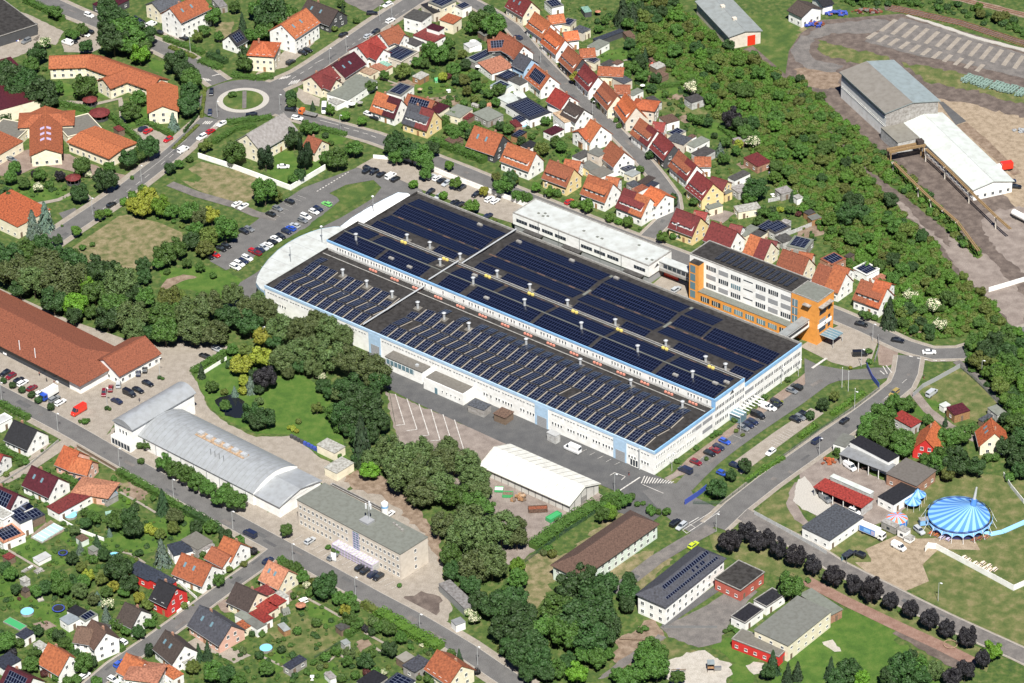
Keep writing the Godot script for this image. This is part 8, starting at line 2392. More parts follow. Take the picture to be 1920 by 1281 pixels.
const TREES := {
	"d": [-158,-284,6.1,-162,-297,4.4,-161,-280,3.8,-156,-262,6.5,-144,-270,4.9,-167.7,-265.2,3.1,-186,-256,4.1,-130,-245,4.8,-126,-237,4.8,-123,-220,4.2,-123,-209,4.4,-193,-233,6.4,-187,-228,5.9,-181,-220,5.8,-178,-218,4,-198,-242,4.3,-143,-169,3.8,-136,-176,4.4,-126.9,-163.8,2.3,-103.2,-255.2,3.2,-178.2,-239,1,-191,-226,4.8,-94,-278,7.1,-92,-293,4.4,-6,-284,3.3,-83.5,-218.6,2.5,-69.4,-190.1,1.4,-81,-181,3.8,-42,-172,4.8,-36,-168,4.6,-28.4,-172.8,3,-15.7,-242.2,2.4,-19.4,-229.6,2.1,-14.3,-184.8,2,-2.5,-191.9,2,-9.1,-210.9,1.8,56,-283,3.3,37.7,-280.6,1.2,89,-184,3.6,93.4,-185.4,3.1,25.2,-255.1,1.3,53.5,-167.2,1.8,5.4,-178.6,2,77,-190.7,2.1,79,-182.3,1.5,53.1,-239,2.7,58.8,-225.9,2.4,49.7,-257,2.4,42.1,-284,1.6,56.9,-218.9,2.1,-164.4,-113,2,-115,-108,3.4,-131.4,-91.2,3,-130.6,-83.9,2.9,-180,-95,5.4,-169,-104,4.2,-160,-93,4.9,-156,-90,4.9,-147,-84,5.3,-141,-83,4.3,-161,-65,5.3,-134,-71,4.3,-141,-53,4.7,-99,-51,5.2,-91,-46,4.7,-179,-85,4.4,-174,-76,3.8,-153,-57,3.3,-126,-45,3.8,-159,-144,3.6,-150,-152,4.6,-186,-144,3.3,1,-147.8,3,-82,-38,3.3,-77.7,-155.9,2.5,91,-133,4.5,60.6,-130.7,1.7,61.1,-135.1,1.5,62.3,-106.8,1.5,138.6,-49,2.6,126,-121,4.4,123,-113,3.9,128,-116,3.4,140.6,-125.3,1.9,149.2,-101.6,2.3,148.4,-99.1,2.2,96.4,-122.8,1.8,138.4,-81.3,1.1,137.1,-77.5,1.1,141.8,-77.4,1.1,137.6,-73.7,1.1,122.2,-50.9,1.2,144.2,-36.1,2.3,-88,8,3.4,-88,-17.7,2.3,-174.2,-20.8,1.2,-170.8,-17.6,1.3,-167.1,-14.5,1.3,-163.6,-11.4,1.3,-161,-7.7,1.5,-156.4,-3.2,1.5,-137.3,-2.6,.9,-120.9,-21.1,.8,-123.2,57.6,1.5,-176.7,-41.7,.5,-97.2,-27.5,1.8,-83,11,3.8,-85.6,12.2,3.1,-86.2,-9.7,2,-55,-4,5,-52,5,5.4,-48,9,5.4,-45,17,4.2,-57,14,4.5,-54,17,4.5,-51,26,4,-45,-8,4.1,-61.6,-4.8,2.7,-73.1,-22.1,2.8,-48,-2,3.6,-64.5,-9.9,2.7,-43,27.7,3.1,-54.7,18.4,3.1,-47.5,22.7,3.1,-51.7,34.3,2.6,75,44.7,2.3,70.1,49.6,1.9,65,59,3.6,103.4,9.3,2.2,98.9,14.1,1.7,143,50,4.6,150,50,3.5,135.3,49.6,2.6,161,39,3.8,164,47,4.4,167,33,3.6,163,20.1,2.2,157.3,23.4,2,163.9,52.4,3.1,-125,98,4.5,-121,103,3.3,-122.2,73.5,3.2,-124,69,3.5,-138.1,67.9,2.2,-119.9,82.9,1.5,-102.3,72.4,2.2,-92.7,77.6,2.4,-138.5,100.5,2.5,-147.4,103,2.5,-130.6,85.8,2.1,-140.6,87.2,2.3,-140.8,128.5,2.3,-135.1,138.4,2.1,-129.9,141.3,2.1,-147.8,124.8,1.9,-156.6,102.9,1.9,-161.2,91.7,2.1,-88.1,150.9,3.2,-96.9,101.8,1,-81.8,127.1,1.2,-82.7,143.9,.8,-116.5,127.1,2.1,-144,122.9,.7,-60,109,3.8,-58.4,101.7,2.1,-39.5,139.8,2.5,-20,101,3.6,-15,108,3.6,-12,117,3.5,-7,122,4.8,-5,133,4.7,-3,141,3.5,-45,128.2,1.4,-72.5,135.9,1.4,-69.1,138.4,1.2,-46.6,145.4,2.8,-67.9,148.8,1.1,-79.2,138.7,1.6,17,116,5.8,23,121,6.2,18,133,6.6,24,130,5.8,22,141,5.7,27,133,4.1,34,115,3.7,33.3,119.9,2.7,34.6,107.1,2.5,1,126,4.8,0,137,5.1,4,144,5.1,6,150,4.7,0,147,4.7,-1,118,4.2,21,106,3.8,27,111,4.2,7.9,153.5,3.2,26,138,3.3,14.5,147.2,2.8,15.5,74.7,1,2.3,153.9,3.2,98,158,4.3,94.4,160.6,3.2,114,160,5.1,110,161,3.4,119,161,3.4,118,148.7,2,74.2,155.5,2.4],
	"m": [-152,-270,7.1,-148,-261,6,-145,-259,4.3,-183,-296,3.4,-118,-287,4.1,-123,-230,4.5,-129,-253.1,3.2,-164,-226,4.9,-168.1,-228,1.4,-145,-207,4.3,-143,-219,3.6,-138.9,-174.2,3.1,-103,-170,4.8,-120.3,-173.4,1.6,-124,-168.2,1.9,-160,-164,3.6,-185.5,-166.3,2.8,-149.9,-165.7,2.3,-106.9,-224.9,1.8,-103,-245,3.7,-101,-270,3.3,-183.1,-251.2,1.2,-135,-216,1,-187.9,-249.4,3.2,-176,-229.7,3.2,-121,-277.2,2.7,-114.8,-272.3,2.2,-109.7,-297.5,2.5,-170.2,-280.5,2.5,-173.1,-276.6,2.2,-175.5,-279.4,2.1,-89,-276,4.9,-96,-272,4.3,-99,-290,4.9,-87,-287,3.8,-30,-252,3.9,-26,-248,4.2,-34.7,-245.5,2.4,-10,-274,4.9,-4,-270,5.1,-12.9,-273,3,-83.3,-214.1,2.1,-76.5,-191.6,2.8,-74,-193.1,2.3,-66.9,-183.9,1.3,-64,-164,4.3,-58,-174,3.6,-68.1,-167.6,3,-32,-165,4.6,-41.9,-167.3,3,-29.9,-160.6,2.5,-19.4,-234.7,1.8,-20.4,-237.8,2.9,-2.7,-220.2,2.9,-52.7,-225.6,2.6,-47.7,-235.5,2.1,-23,-209.9,2.1,-22.1,-259.7,2.4,-19.4,-184.4,2.8,-11.2,-191.5,2.3,-16.3,-191.8,2.3,-27.5,-179.1,2.5,-21.9,-189.9,2.3,.5,-188.8,2.3,-6.7,-186.7,1.5,-16.3,-213,1.6,-32,-244.2,2.4,-21.5,-251.1,2.1,-12.1,-233,2.4,-11.6,-223.5,2.6,-6.9,-217.8,2.1,-3.9,-211.1,2.1,-66.3,-300.1,1.9,-60,-286.3,1.5,36.3,-208,1.6,34.4,-212.7,1.5,11.1,-269.3,1.1,42,-196.8,1.1,42.9,-192.3,1.2,49.5,-156.4,1.7,18.6,-177.3,2.3,20.5,-173.1,2.3,9.6,-184.8,1.5,14.9,-195,2.1,73.5,-191.4,2.3,70.7,-195.9,1.8,82.5,-173.5,2.5,86.2,-167.2,2,81.2,-161.1,2.5,49.8,-234.6,3.2,47.5,-230.5,2.1,53.7,-228.3,2.9,51.4,-247.1,2.7,46.3,-280.1,2.2,40.9,-278.7,1.9,33.2,-275.3,1.5,37.9,-271.8,1.9,61.9,-215.4,1.6,68.2,-206.3,1.1,-124.3,-130.2,3,-117,-127,4,-114,-114,3.9,-103,-112,4.7,-124,-97,4.4,-120,-101,3.9,-126.2,-94.4,2.7,-116.2,-94.4,2,-123.2,-91.2,1.3,-111.2,-91.5,1.9,-106.2,-87.4,1.5,-174,-99,4.9,-147,-71,4.8,-139,-59,5.7,-129,-69,3.8,-122,-52,5.7,-120,-42,5.2,-147.7,-61.2,2.8,-117,-56,4.3,-186.3,-159,2.6,-180.9,-155.2,2.4,-175.5,-160.8,2.5,-166,-154.1,1.2,-171.6,-156.2,1.8,-141.1,-161.1,.9,-164.2,-127,.6,-129.4,-130.7,.6,-123.3,-127.6,1,-111.2,-75.3,.9,-155,-109.7,1.5,-151.8,-112.1,1.2,-157.2,-103.1,2,-90,-139,5,-2,-141,3.9,-30.8,-154.3,2.6,-80.2,-154.5,2.3,18.4,-140,1.8,27.3,-132.3,1.5,68.2,-130.4,1.9,88.6,-130.4,3,93.3,-120.5,2.5,6.7,-134.9,2.4,3.3,-136.8,2.5,47.7,-114.5,.7,59.4,-107.1,1.4,64.2,-105.3,1.2,90.8,-113.9,2,81,-119.1,.7,103.2,-122.3,1.9,96.8,-115.5,2.4,123.7,-47.6,1.9,126.5,-47.8,1.3,139.8,-41.7,1.4,-102.2,-11.4,2.2,-97,.6,2,-115.1,35.6,3.2,-111.3,39.5,3.1,-107,44,3.3,-103.4,48,3.1,-99.7,51.6,3.1,-95,57,3.4,-90,60,3.6,-93.7,51.4,2.4,-124.2,21.5,1.3,-121.8,22.8,1.9,-120.1,23.1,1.2,-123.3,30.7,1.3,-145.6,5,.8,-144,5.8,1.3,-143.2,4.5,.9,-136.4,-2.2,.7,-119.7,-20.6,.7,-156.7,22.1,.7,-153.3,27.6,.6,-163.1,30.1,1.2,-161.4,29.4,1.3,-153.8,35.2,1.2,-152.2,54,1,-131.5,40.3,1.1,-117.5,52.2,1.1,-127.1,52.2,.7,-138.8,60.4,1.7,-162.6,43.7,.7,-133.5,5.6,.8,-100.6,-31.2,1.4,-96.6,-34.8,2.1,-157.2,49.7,.9,-154.8,51.9,.8,-59.9,8.5,3.1,-64.6,2.4,1.4,-19,62,5,-14,64,4.3,-10,66,3.4,-58.4,14.9,1.8,-58,30.4,1.1,35.2,62.9,2.5,27.9,62.6,1.5,37.1,58.8,1.6,41,61.5,.9,43.1,67.1,1.7,48.2,67.4,1.5,39.1,62.3,1,33,63.6,1.5,45.7,67.2,1.1,53.2,38.1,1.1,59.8,30.6,1,66.9,22.4,1.1,68.2,21.7,.9,73.2,14.2,.9,74.5,14.3,1,65.5,23.4,.8,62.9,36.9,.8,84.8,.6,1.2,123,18,4.5,127.4,9.6,2.7,131.1,12.2,3.2,118,25,4,122,28,4.7,127,36,4.7,120,33,3.8,127,39,3.3,115.4,27.6,2.7,140,46,4.6,142,34,3.8,147,32,3.6,134.6,44.5,2.9,138,48,4,167,16,3.8,166,27,4.5,152.3,25.1,1.8,137.4,20.1,2,135.3,22.7,1.3,105.8,36,1.5,160.1,52.9,1.8,154.5,41.8,1.8,156.8,41.5,1.8,151.6,23.1,1.6,121.9,-19.7,1.1,122.5,-26,1.4,93.3,-9.6,1.1,-128,69,3.5,-135.7,65.8,2.6,-122.6,90.1,2.3,-97.7,71.9,2.2,-88,78.1,1.7,-128.1,105.2,2.1,-142.7,103.9,3,-134,86.4,1.7,-157,132,3.5,-147.9,142.3,2.7,-147.5,135.9,2.1,-138.9,131.6,2.1,-132,144,3.3,-159.1,95.1,2.3,-155.7,92.9,1,-92,150,3.3,-84.5,152.4,2.4,-93.5,101,2.1,-110.8,133.5,.9,-152.6,129.6,1.7,-140.8,102.5,2.1,-144.7,96.7,2.1,-150.2,104.3,2.1,-138.5,110.3,1.7,-136,100.6,2.5,-122.7,105.4,2.1,-113.2,116.9,1.7,-122.6,123.1,1.9,-120.3,125.2,1.9,-113.6,122.1,1.9,-126.7,83.3,.6,-144.5,83,.4,-99.5,84.8,1.2,-133.8,148.4,1.6,-127.6,149.6,1.8,-136.5,148.9,1.6,-140,147.1,1.4,-150.2,148.7,1.8,-165.1,60.7,.9,-73.4,75.1,2.2,-52.3,112.5,2.5,-55.6,112,2.3,-51,116.4,2.3,-52,123.6,2.5,-49.6,125,2.1,-67.9,126.7,1.6,-76.3,147.6,2.5,-37,103.3,.8,-21,93,3.6,-4,116,4,-43,127,1.9,-39.7,129.2,2.3,-36,133.1,2,-41.4,124,1.6,-38.2,122.8,1.2,-62.3,122.8,1.7,-59.5,123.9,.8,-69.9,108.1,1.2,-73.5,130.4,1,-58.9,140.5,1.8,-55.7,138,1.8,-62.5,142,1.2,-52.3,143.8,2,-45.2,139.4,1.6,-33.1,135.7,1.1,-43.4,148.1,1.6,-49.8,149.8,1.6,-53.8,151,1.6,-64.4,147.1,1.1,-67.2,100.3,2.3,-69.5,95.9,2.3,-74.2,92.5,2.1,-72.1,93.7,1.9,-65,107.1,1.3,-81.2,98.9,1,-79,127.2,1.2,-27.3,153,1.8,-30.5,151,1,-20.9,140.4,1.6,-60,81.8,1,-58.2,83.3,1,-56.9,84.7,.8,12,126,5.8,14,138,5.3,11.2,152,3,23.3,148.2,3.2,20,145,3.3,38,149,4.3,40,142,3.3,35,157,4.4,41,155,4.2,31,158,3.6,0,106,3.3,9,132,3.7,26.7,143.7,2,29.1,154.3,2.4,9.8,86.7,1.7,27.6,71.3,2.6,64.6,130.4,1.2,63,131.2,.9,66.2,131.4,1,4,134,4.1,47,156.4,2.4,42.7,145,2.4,38.6,129.3,1.2,36.9,130.2,1,84,115,4.5,119,157,3.7,117.2,123.2,.7,90.3,106.1,1,101.4,154.6,1.6],
	"l": [-145,-254,4,-128,-132,4,-151,-78,3.4,-153,-63,4.8,-125.7,53.7,.9,-47.5,43.2,3.2,-32.7,56.2,1.5,29.9,66.9,2.2,17,155,3.4,-.1,97.8,2.5,30.2,70.7,2.1,142.1,148.3,3.2,101.7,160.1,2.7],
	"s": [-128.2,-199.8,2.9,80.2,-168,2.5,-174,-120,3.9,-170,-125,4.2,-89.1,-11.7,2.7,-94.5,-9.5,1.6,-112,88,3.5,-127.4,117.2,2,-130.9,107.8,1.9,-138.7,80.8,1.7,-130.2,71.6,1.2],
	"o": [-114.6,-180.4,2.6,-123.4,-272.1,2.4,-40.3,-236,3.2,-15.2,-220.5,2.1,-12.1,-215.4,1.8,-16.8,-252,2.1,-16.3,-228.8,2.4,-68.4,-279.4,1.6,35.5,-214.6,1.6,18.2,-253.2,1.3,12.9,-170.7,3,65.8,-209.9,1,-109,-110,4.4,-110,-102,3.4,-120,-64,4.8,-117.3,-69.6,2.9,-120.1,-124.1,1.2,-86,-140.5,2.4,-5,-122.7,1,-4.4,-152.3,2,2,-148.9,2.5,136.2,-47.9,2.3,-98.1,-10.5,1.5,-167.1,36,1.2,-138.1,30.2,.8,-91.5,-33.6,2.5,-66.1,3.5,2,-72.1,8.7,1,73.6,20.7,.9,75.7,23,.8,107.9,3.4,1.9,140.1,53,2.3,88.1,5.1,.9,-113.7,74.5,1.9,-109.6,72.1,2.2,-114.7,112.4,2.3,-98.7,145.4,2.5,-137.3,91.7,1.9,-130.3,98.7,2.1,-90.6,93.1,1.2,-86.2,90.1,1.4,-103.7,111.7,1.3,-58.8,143.8,1,-63.9,100.8,1.7,-5.1,138.4,1.6,11,89.6,1.7],
	"c": [-105.6,-280.2,2.6,-75,-212.7,1.5,-65.7,-296.2,1.2,48,-278,4.6,52,-276,3.8,55.5,-246,2.1,131,-43,3.8,104.5,-132.4,1.4,-106.4,-21.3,1.8,-113.8,59.5,3.1,-50,34,5.1,143.2,20.1,1.2,-133.4,78.6,1.9,-97.4,138.5,2,-94.8,138.1,2.1,-18.3,142.5,1.5,92.9,155.5,2.4,76,151.8,2.9,80,157.2,2.3,83,155.3,2.3],
	"f": [-184.2,-269.5,2.4,71.9,-217.3,2.9,93,-172.3,2.8,-175.7,-152.6,2.1,-157.8,-163.4,1.6,140.1,-58.3,2.8,147.2,-50.8,2.8,148.2,-38.9,2.6,-65.3,-17.6,1.8,112.4,26.9,.9,-127.5,112.2,2.1,-13.6,123.9,2.1,-15.2,119.6,1.7,-41,148.2,1.2,-66,102.8,1.3,-29.9,134.6,.8,133.3,139.3,.8],
	"u": [-114.5,-260.6,1,-91,-165.3,3.1,-76.2,-164.6,3.1,-112.6,136.3,1.5],
	"t": [-68.1,-207.6,2,-62,-202.7,2.1,-55.5,-198.4,2,-21.9,-161.3,2,-158.2,-119,2.2,-150.6,-130.3,2.2,-148,-133.9,1.8,-142.7,-141.6,1.8,-139.6,-146.4,1.8,-136.5,-151.3,1.8,-35.3,-149.3,1.8,-24.1,-140.2,1.8,-19.6,-147.6,2.4,-13.5,-129.1,2.8,10.3,-143.5,2,15.4,-139.2,2.2,24.1,-131.6,1.7,28.9,-127.1,2.5,36.9,-120.4,1.8,40,-118.5,1.5,43.3,-115.8,2,55.4,-104.3,2.3],
	"y": [-24.6,-232.6,2.1,27.6,-228.7,2.4,22.2,-242.6,1.4,87.5,-172.3,2,-133,-138,4,-135,-132,4,-138.4,-134.8,3,-109,-125,3.5,-9,-141,2,-86,-40,3.7,99.5,-124.8,1.5,-93,-22,4.1,-91.4,-14.1,2.1,-91.7,-10,1.6,-151.2,30.6,.7,-86,-26,4.2,-75.1,12,.9,-73.9,13.2,1.1,-72.5,14.2,.9,90,4.1,.7,115.2,-16.5,.7,-117.9,70.2,1.7,-116.1,71.8,1.7,-134.7,96.8,2.3,-117.7,109.1,2.1,-126.3,102.8,1.9,-53.4,118.6,2],
	"r": [-22.6,-235.4,1.6,87,-121.7,.7,106,-121.5,1.3,-143.8,145,1.4,-155.7,105.1,.7,-46.2,148.2,1.4],
	"p": [86,-188,3.6,-178.2,-164.7,1.5,-168,-160.5,2,-84,-12,3.9,-83.5,83.9,1.4,-154.6,134.5,1.6,-12.9,149.2,1.1,-47.3,126.3,1.2,67,90,3.7,72.7,83.9,3.2,76.2,88.8,3.1,82.1,93.4,3.1,87,98,3.3,92.2,102.8,2.9,98,109,3.4,103.9,113.4,2.8,109,118,3.6,114.4,122,2.7,120,126.7,2.7,125.2,132.6,3.1,130,136.8,2.8,135.7,141.7,3,78.8,87.9,3,132.8,158.5,3.2,138.8,152.7,2.5,128.6,161,2.8],
	"w": [4.3,-207.5,1.6,-113,-125,3.5,-176,-82,6.3,-166,-87,6.3,-159,-74,6.7,-153,-82,4.8,-169,-77,5.3,-138,-73,5.8,-132,-52,5.7,-111,-52,6.1,-106,-60,5.2,-110,-42,5.6,-98,-67,4,-92,-58,4.7,-103,-41,5.1,-131,-45,4.2,-86,-54,4.7,-80,-42,5.6,-73,-39,5.1,-68,-45,4.7,-63,-41,4.9,-58,-38,3.7,-88.9,-66.5,2.8,-88.4,-27.9,2.8,-86,-3.5,1.8,-78,-23,5.1,-73,-26,5.1,-69,-29,4.6,-62,-23,5.5,-56,-20,5.5,-50,-16,6,-46,-11,5,-59.4,-3.8,2.7,-41,36,4.9,-37,41,5.3,-31,36,4.4,-22,33,4,-36,52,5.7,-28,50,5.7,-20,42,4.6,-16,43,4.6,-13,52,5,-30,60,5.2,-24,58,5.2,-11,57,3.7,-47,38,3.5,-40,43,3.9,-24,40,4,-33,41,4,-68,-19.2,3.2,-76.7,-18.9,2.3,-109.5,67,3,-136.4,105.6,2.5,-131.9,109.2,2.1,-84.2,135.8,1.2,-141.2,71.8,1.9,-15,79,6,-11,90,6.4,-5,83,6,-13,102,5.3,-8,101,5.3,-23,77,4.7,-18,85,4.7,-44.7,123.2,1.7,-51.6,140.5,2,-60.4,144.8,1.2,-27.8,138.8,.8,0,85,3.6,0,78,3.4,8.5,88.1,1.3,123.8,157.5,2.8,94.7,103.9,.8,112.6,119.9,.7,132.6,137.8,1.2],
}
const CARS := {
	"suv paint_white": [-169.4,-298.2,-.7,-116.9,-191.9,.87,-46.1,-286.6,.87,-74.7,-128.9,-.7,-7,-138.5,.87,108.6,69.1,-.7],
	"van paint_white": [-143.2,-288.4,.87,-176,-274.2,-.61,-123.3,-182.2,.87,-43.9,-157.7,.87,84.5,6.4,-.7,109.3,43.5,-.96,-43,62.9,1.57,120.4,89.2,-.79],
	"hatch paint_black": [-139.8,-281.6,-.7,-129.2,-275.7,-.7,-168.1,-283.4,-.53,-173.9,-275.5,-.61,-51.9,-277.1,.87,-80.7,-260.4,-.7,-78.8,-262.5,-.7,-50.9,-204.3,-.7,-52.6,-164.3,-.7,-50.3,-162.9,-.7,56.5,-200,.87,-147.3,-141.5,.87,-97,-119.4,-.7,-102.9,-109.3,-.7,-104.6,-107.2,-.7,-108.8,-101.8,-.7,-81.2,-140.7,-.7,-87.8,-131.6,-.7,-83.4,-115.1,-.7,-86.4,-111.3,-.7,-53,-162.5,.87,-50.3,-161.5,.87,-47.5,-159.4,.87,-42.1,-155.6,.87,-24.8,-153.5,.87,-17.4,-147.7,.87,-29,-145.3,.87,-12,-142.4,.87,-19.9,-136.8,.87,-174.3,-26.5,.87,-169.1,-21.8,.87,-126.2,-26.7,1.57,64.1,33.5,-.7,87.4,5.7,-.7,110.1,16.1,.87,93.8,14.6,-.7,97.1,11.5,-.7,-49.5,93,.87,-47.8,94.9,.87,-43.7,98.3,.87],
	"sedan paint_white": [-169.7,-281.1,-.53,-109.7,-202.4,.87,-84.6,-167.4,0,-100.6,-139.6,.87,-98.2,-137.7,.87,-85,-113.3,-.7,143,-25.3,0],
	"suv paint_grey": [-192.9,-276.5,.87],
	"suv paint_black": [-115.3,-228.2,1.57,-85.2,-252.5,.87,-83.6,-212.7,-.26,-18,-135,.87,88.4,4,-.7,95.9,-5.3,-.7,50.7,73,.87,107.6,92.7,-.7],
	"hatch paint_navy": [-114.9,-211.6,1.57,-140.1,-200,.87,5.4,-269,-.79,-96.1,-98,-.7,-70.4,-134.6,-.7,-81.4,-118.6,-.7,-90.7,-105.6,-.7,-7.6,-126.3,.87,186.5,-142.8,0,-128.3,-24.6,1.57,-141.9,40.1,.87,67.3,30,-.7,77.9,17.2,-.7,79.5,15.3,-.7,72,41,-.7,-45.5,96.8,.87,-78.8,88.2,.87],
	"sedan paint_black": [-98.7,-209.4,0,-64.9,-275.4,.87,121.6,-44.6,-.49,133.1,-33.4,-.39,187.7,-138.4,-.17,-124.6,-17.7,-.7,-127.6,-13.6,-.7],
	"hatch paint_red": [-113.8,-196.5,.87,-137.9,-198,.87,-129.7,-190.9,.87,-106.6,-103.1,-.7,-92.8,-104.8,-.7,22.4,-135.3,.87],
	"hatch paint_grey": [-188.1,-178.1,-.7,-95.2,-120.9,-.7,-85.4,-135.6,-.7,-75.8,-126.4,-.7,76.2,18.9,-.7,94.1,-3.1,-.7,95.5,13.3,-.7,-58.4,86.9,.87],
	"estate paint_white": [-47.6,-301.2,.87,-80.8,-205.5,-.35,-94.8,-100.1,-.7,-97.5,-96.3,-.7,-98.8,-94,-.7,-174.3,-40.5,.87,-167.6,-19.9,.87,-153.5,-7,.87],
	"estate paint_black": [-53.7,-293.9,0,-106.2,-34.3,-.7],
	"hatch paint_silver": [-54.9,-273.5,.87,-78.5,-122.8,-.7,-89.2,-107.2,-.7,-28.7,-156.7,.87,-23.1,-151.3,.87,-25.9,-141.4,.87,-65.9,77.8,.87],
	"bigvan paint_white": [-70.6,-212,1.57],
	"hatch paint_white": [-53.3,-207.3,-.7,-71.8,-132.5,-.7,-87.8,-109.2,-.7,-26.5,-155.5,.87,-4.9,-137.1,.87,-161,-13.1,.87,86.2,7.1,-.7,84.2,33.7,.87,-40.8,64,.87,-121.8,128.8,-.7,-131.7,145.7,.87,-122.7,148,-.7],
	"hatch paint_green": [-67.3,-138,-.7],
	"hatch paint_blue": [-79.9,-120.7,-.7,69.5,26.7,-.7,67.6,45.5,-.7,-121.5,139.9,.87],
	"hatch paint_dark_red": [-91.6,-103.5,-.7,-172.1,-24.5,.87,-164,-16.5,.87,-139.1,-12.5,1.57,-137.1,-15.1,1.57,59.3,38.5,-.7,65.8,31.7,-.7],
	"suv paint_silver": [58.5,-70.7,.87,-166.8,-34.5,-.7,-134.6,-17.7,1.57,127.9,80.6,-1.05],
	"estate paint_grey": [-155.7,-9.3,.87],
	"estate paint_silver": [-102.1,-38.5,-.7,52.6,74.8,.87],
	"van paint_black": [-130.4,-11.5,-.7,81.6,11.7,-.7,119.2,-25.1,0],
	"sedan paint_navy": [-134.4,-7.1,-.7],
	"van paint_navy": [55.6,43.3,-.7,-85.2,73.3,-.7],
	"suv paint_gold": [128.3,.1,.87],
	"suv paint_navy": [99.9,27.7,.87],
	"van paint_silver": [140.9,.7,.87],
	"van paint_grey": [99.7,61.4,-1.05],
	"hatch paint_lime": [55.8,85.4,.87],
}
const THICK := [
	[[54,-273,71,-295,80,-276,89,-256,97,-248,104,-241,116,-210,124,-182,131,-160,137,-141,146,-116,154,-96,157,-81,164,-66,173,-46,164,-39,144,-33,135,-39,132,-52,130,-62,129,-75,122,-81,118,-92,115,-106,107,-124,103,-134,97,-152,89,-182,80,-201,68,-230,60,-244,54,-249],7,"mmmgggdoom",1.7,3.4,"leafy shrub or small tree in the overgrown thicket between gardens and rail yard","overgrown thicket beside the rail yard",901,2],
	[[156,-28,167,-32,178,-37,169,31,164,21,164,8,160,-5,155,-16],5,"mmggdom",2.2,4.2,"leafy tree in the green thicket beside the footpath at the right edge","thicket beside the footpath",902,2.3],
	[[52,-302,72,-300,64,-277,52,-266,46,-282],6,"mmddo",2.2,4.2,"leafy tree in the green patch beside the long grey shed","trees beside the grey shed",903,3],
	[[134,-296,165,-299,181,-290,209,-274,208,-259,184,-278,164,-290,146,-287],7,"mmdgo",1.5,2.8,"wild bush on the embankment between the two railway lines","embankment bushes",904,3.4],
	[[109,-228,115,-228,131,-191,146,-157,158,-126,170,-90,167,-88,156,-114,147,-133,137,-151,122,-188],5,"mgdmm",1,2.2,"wild bush in the green strip along the pipe rack","bushes along the pipe rack",905,2.4],
]
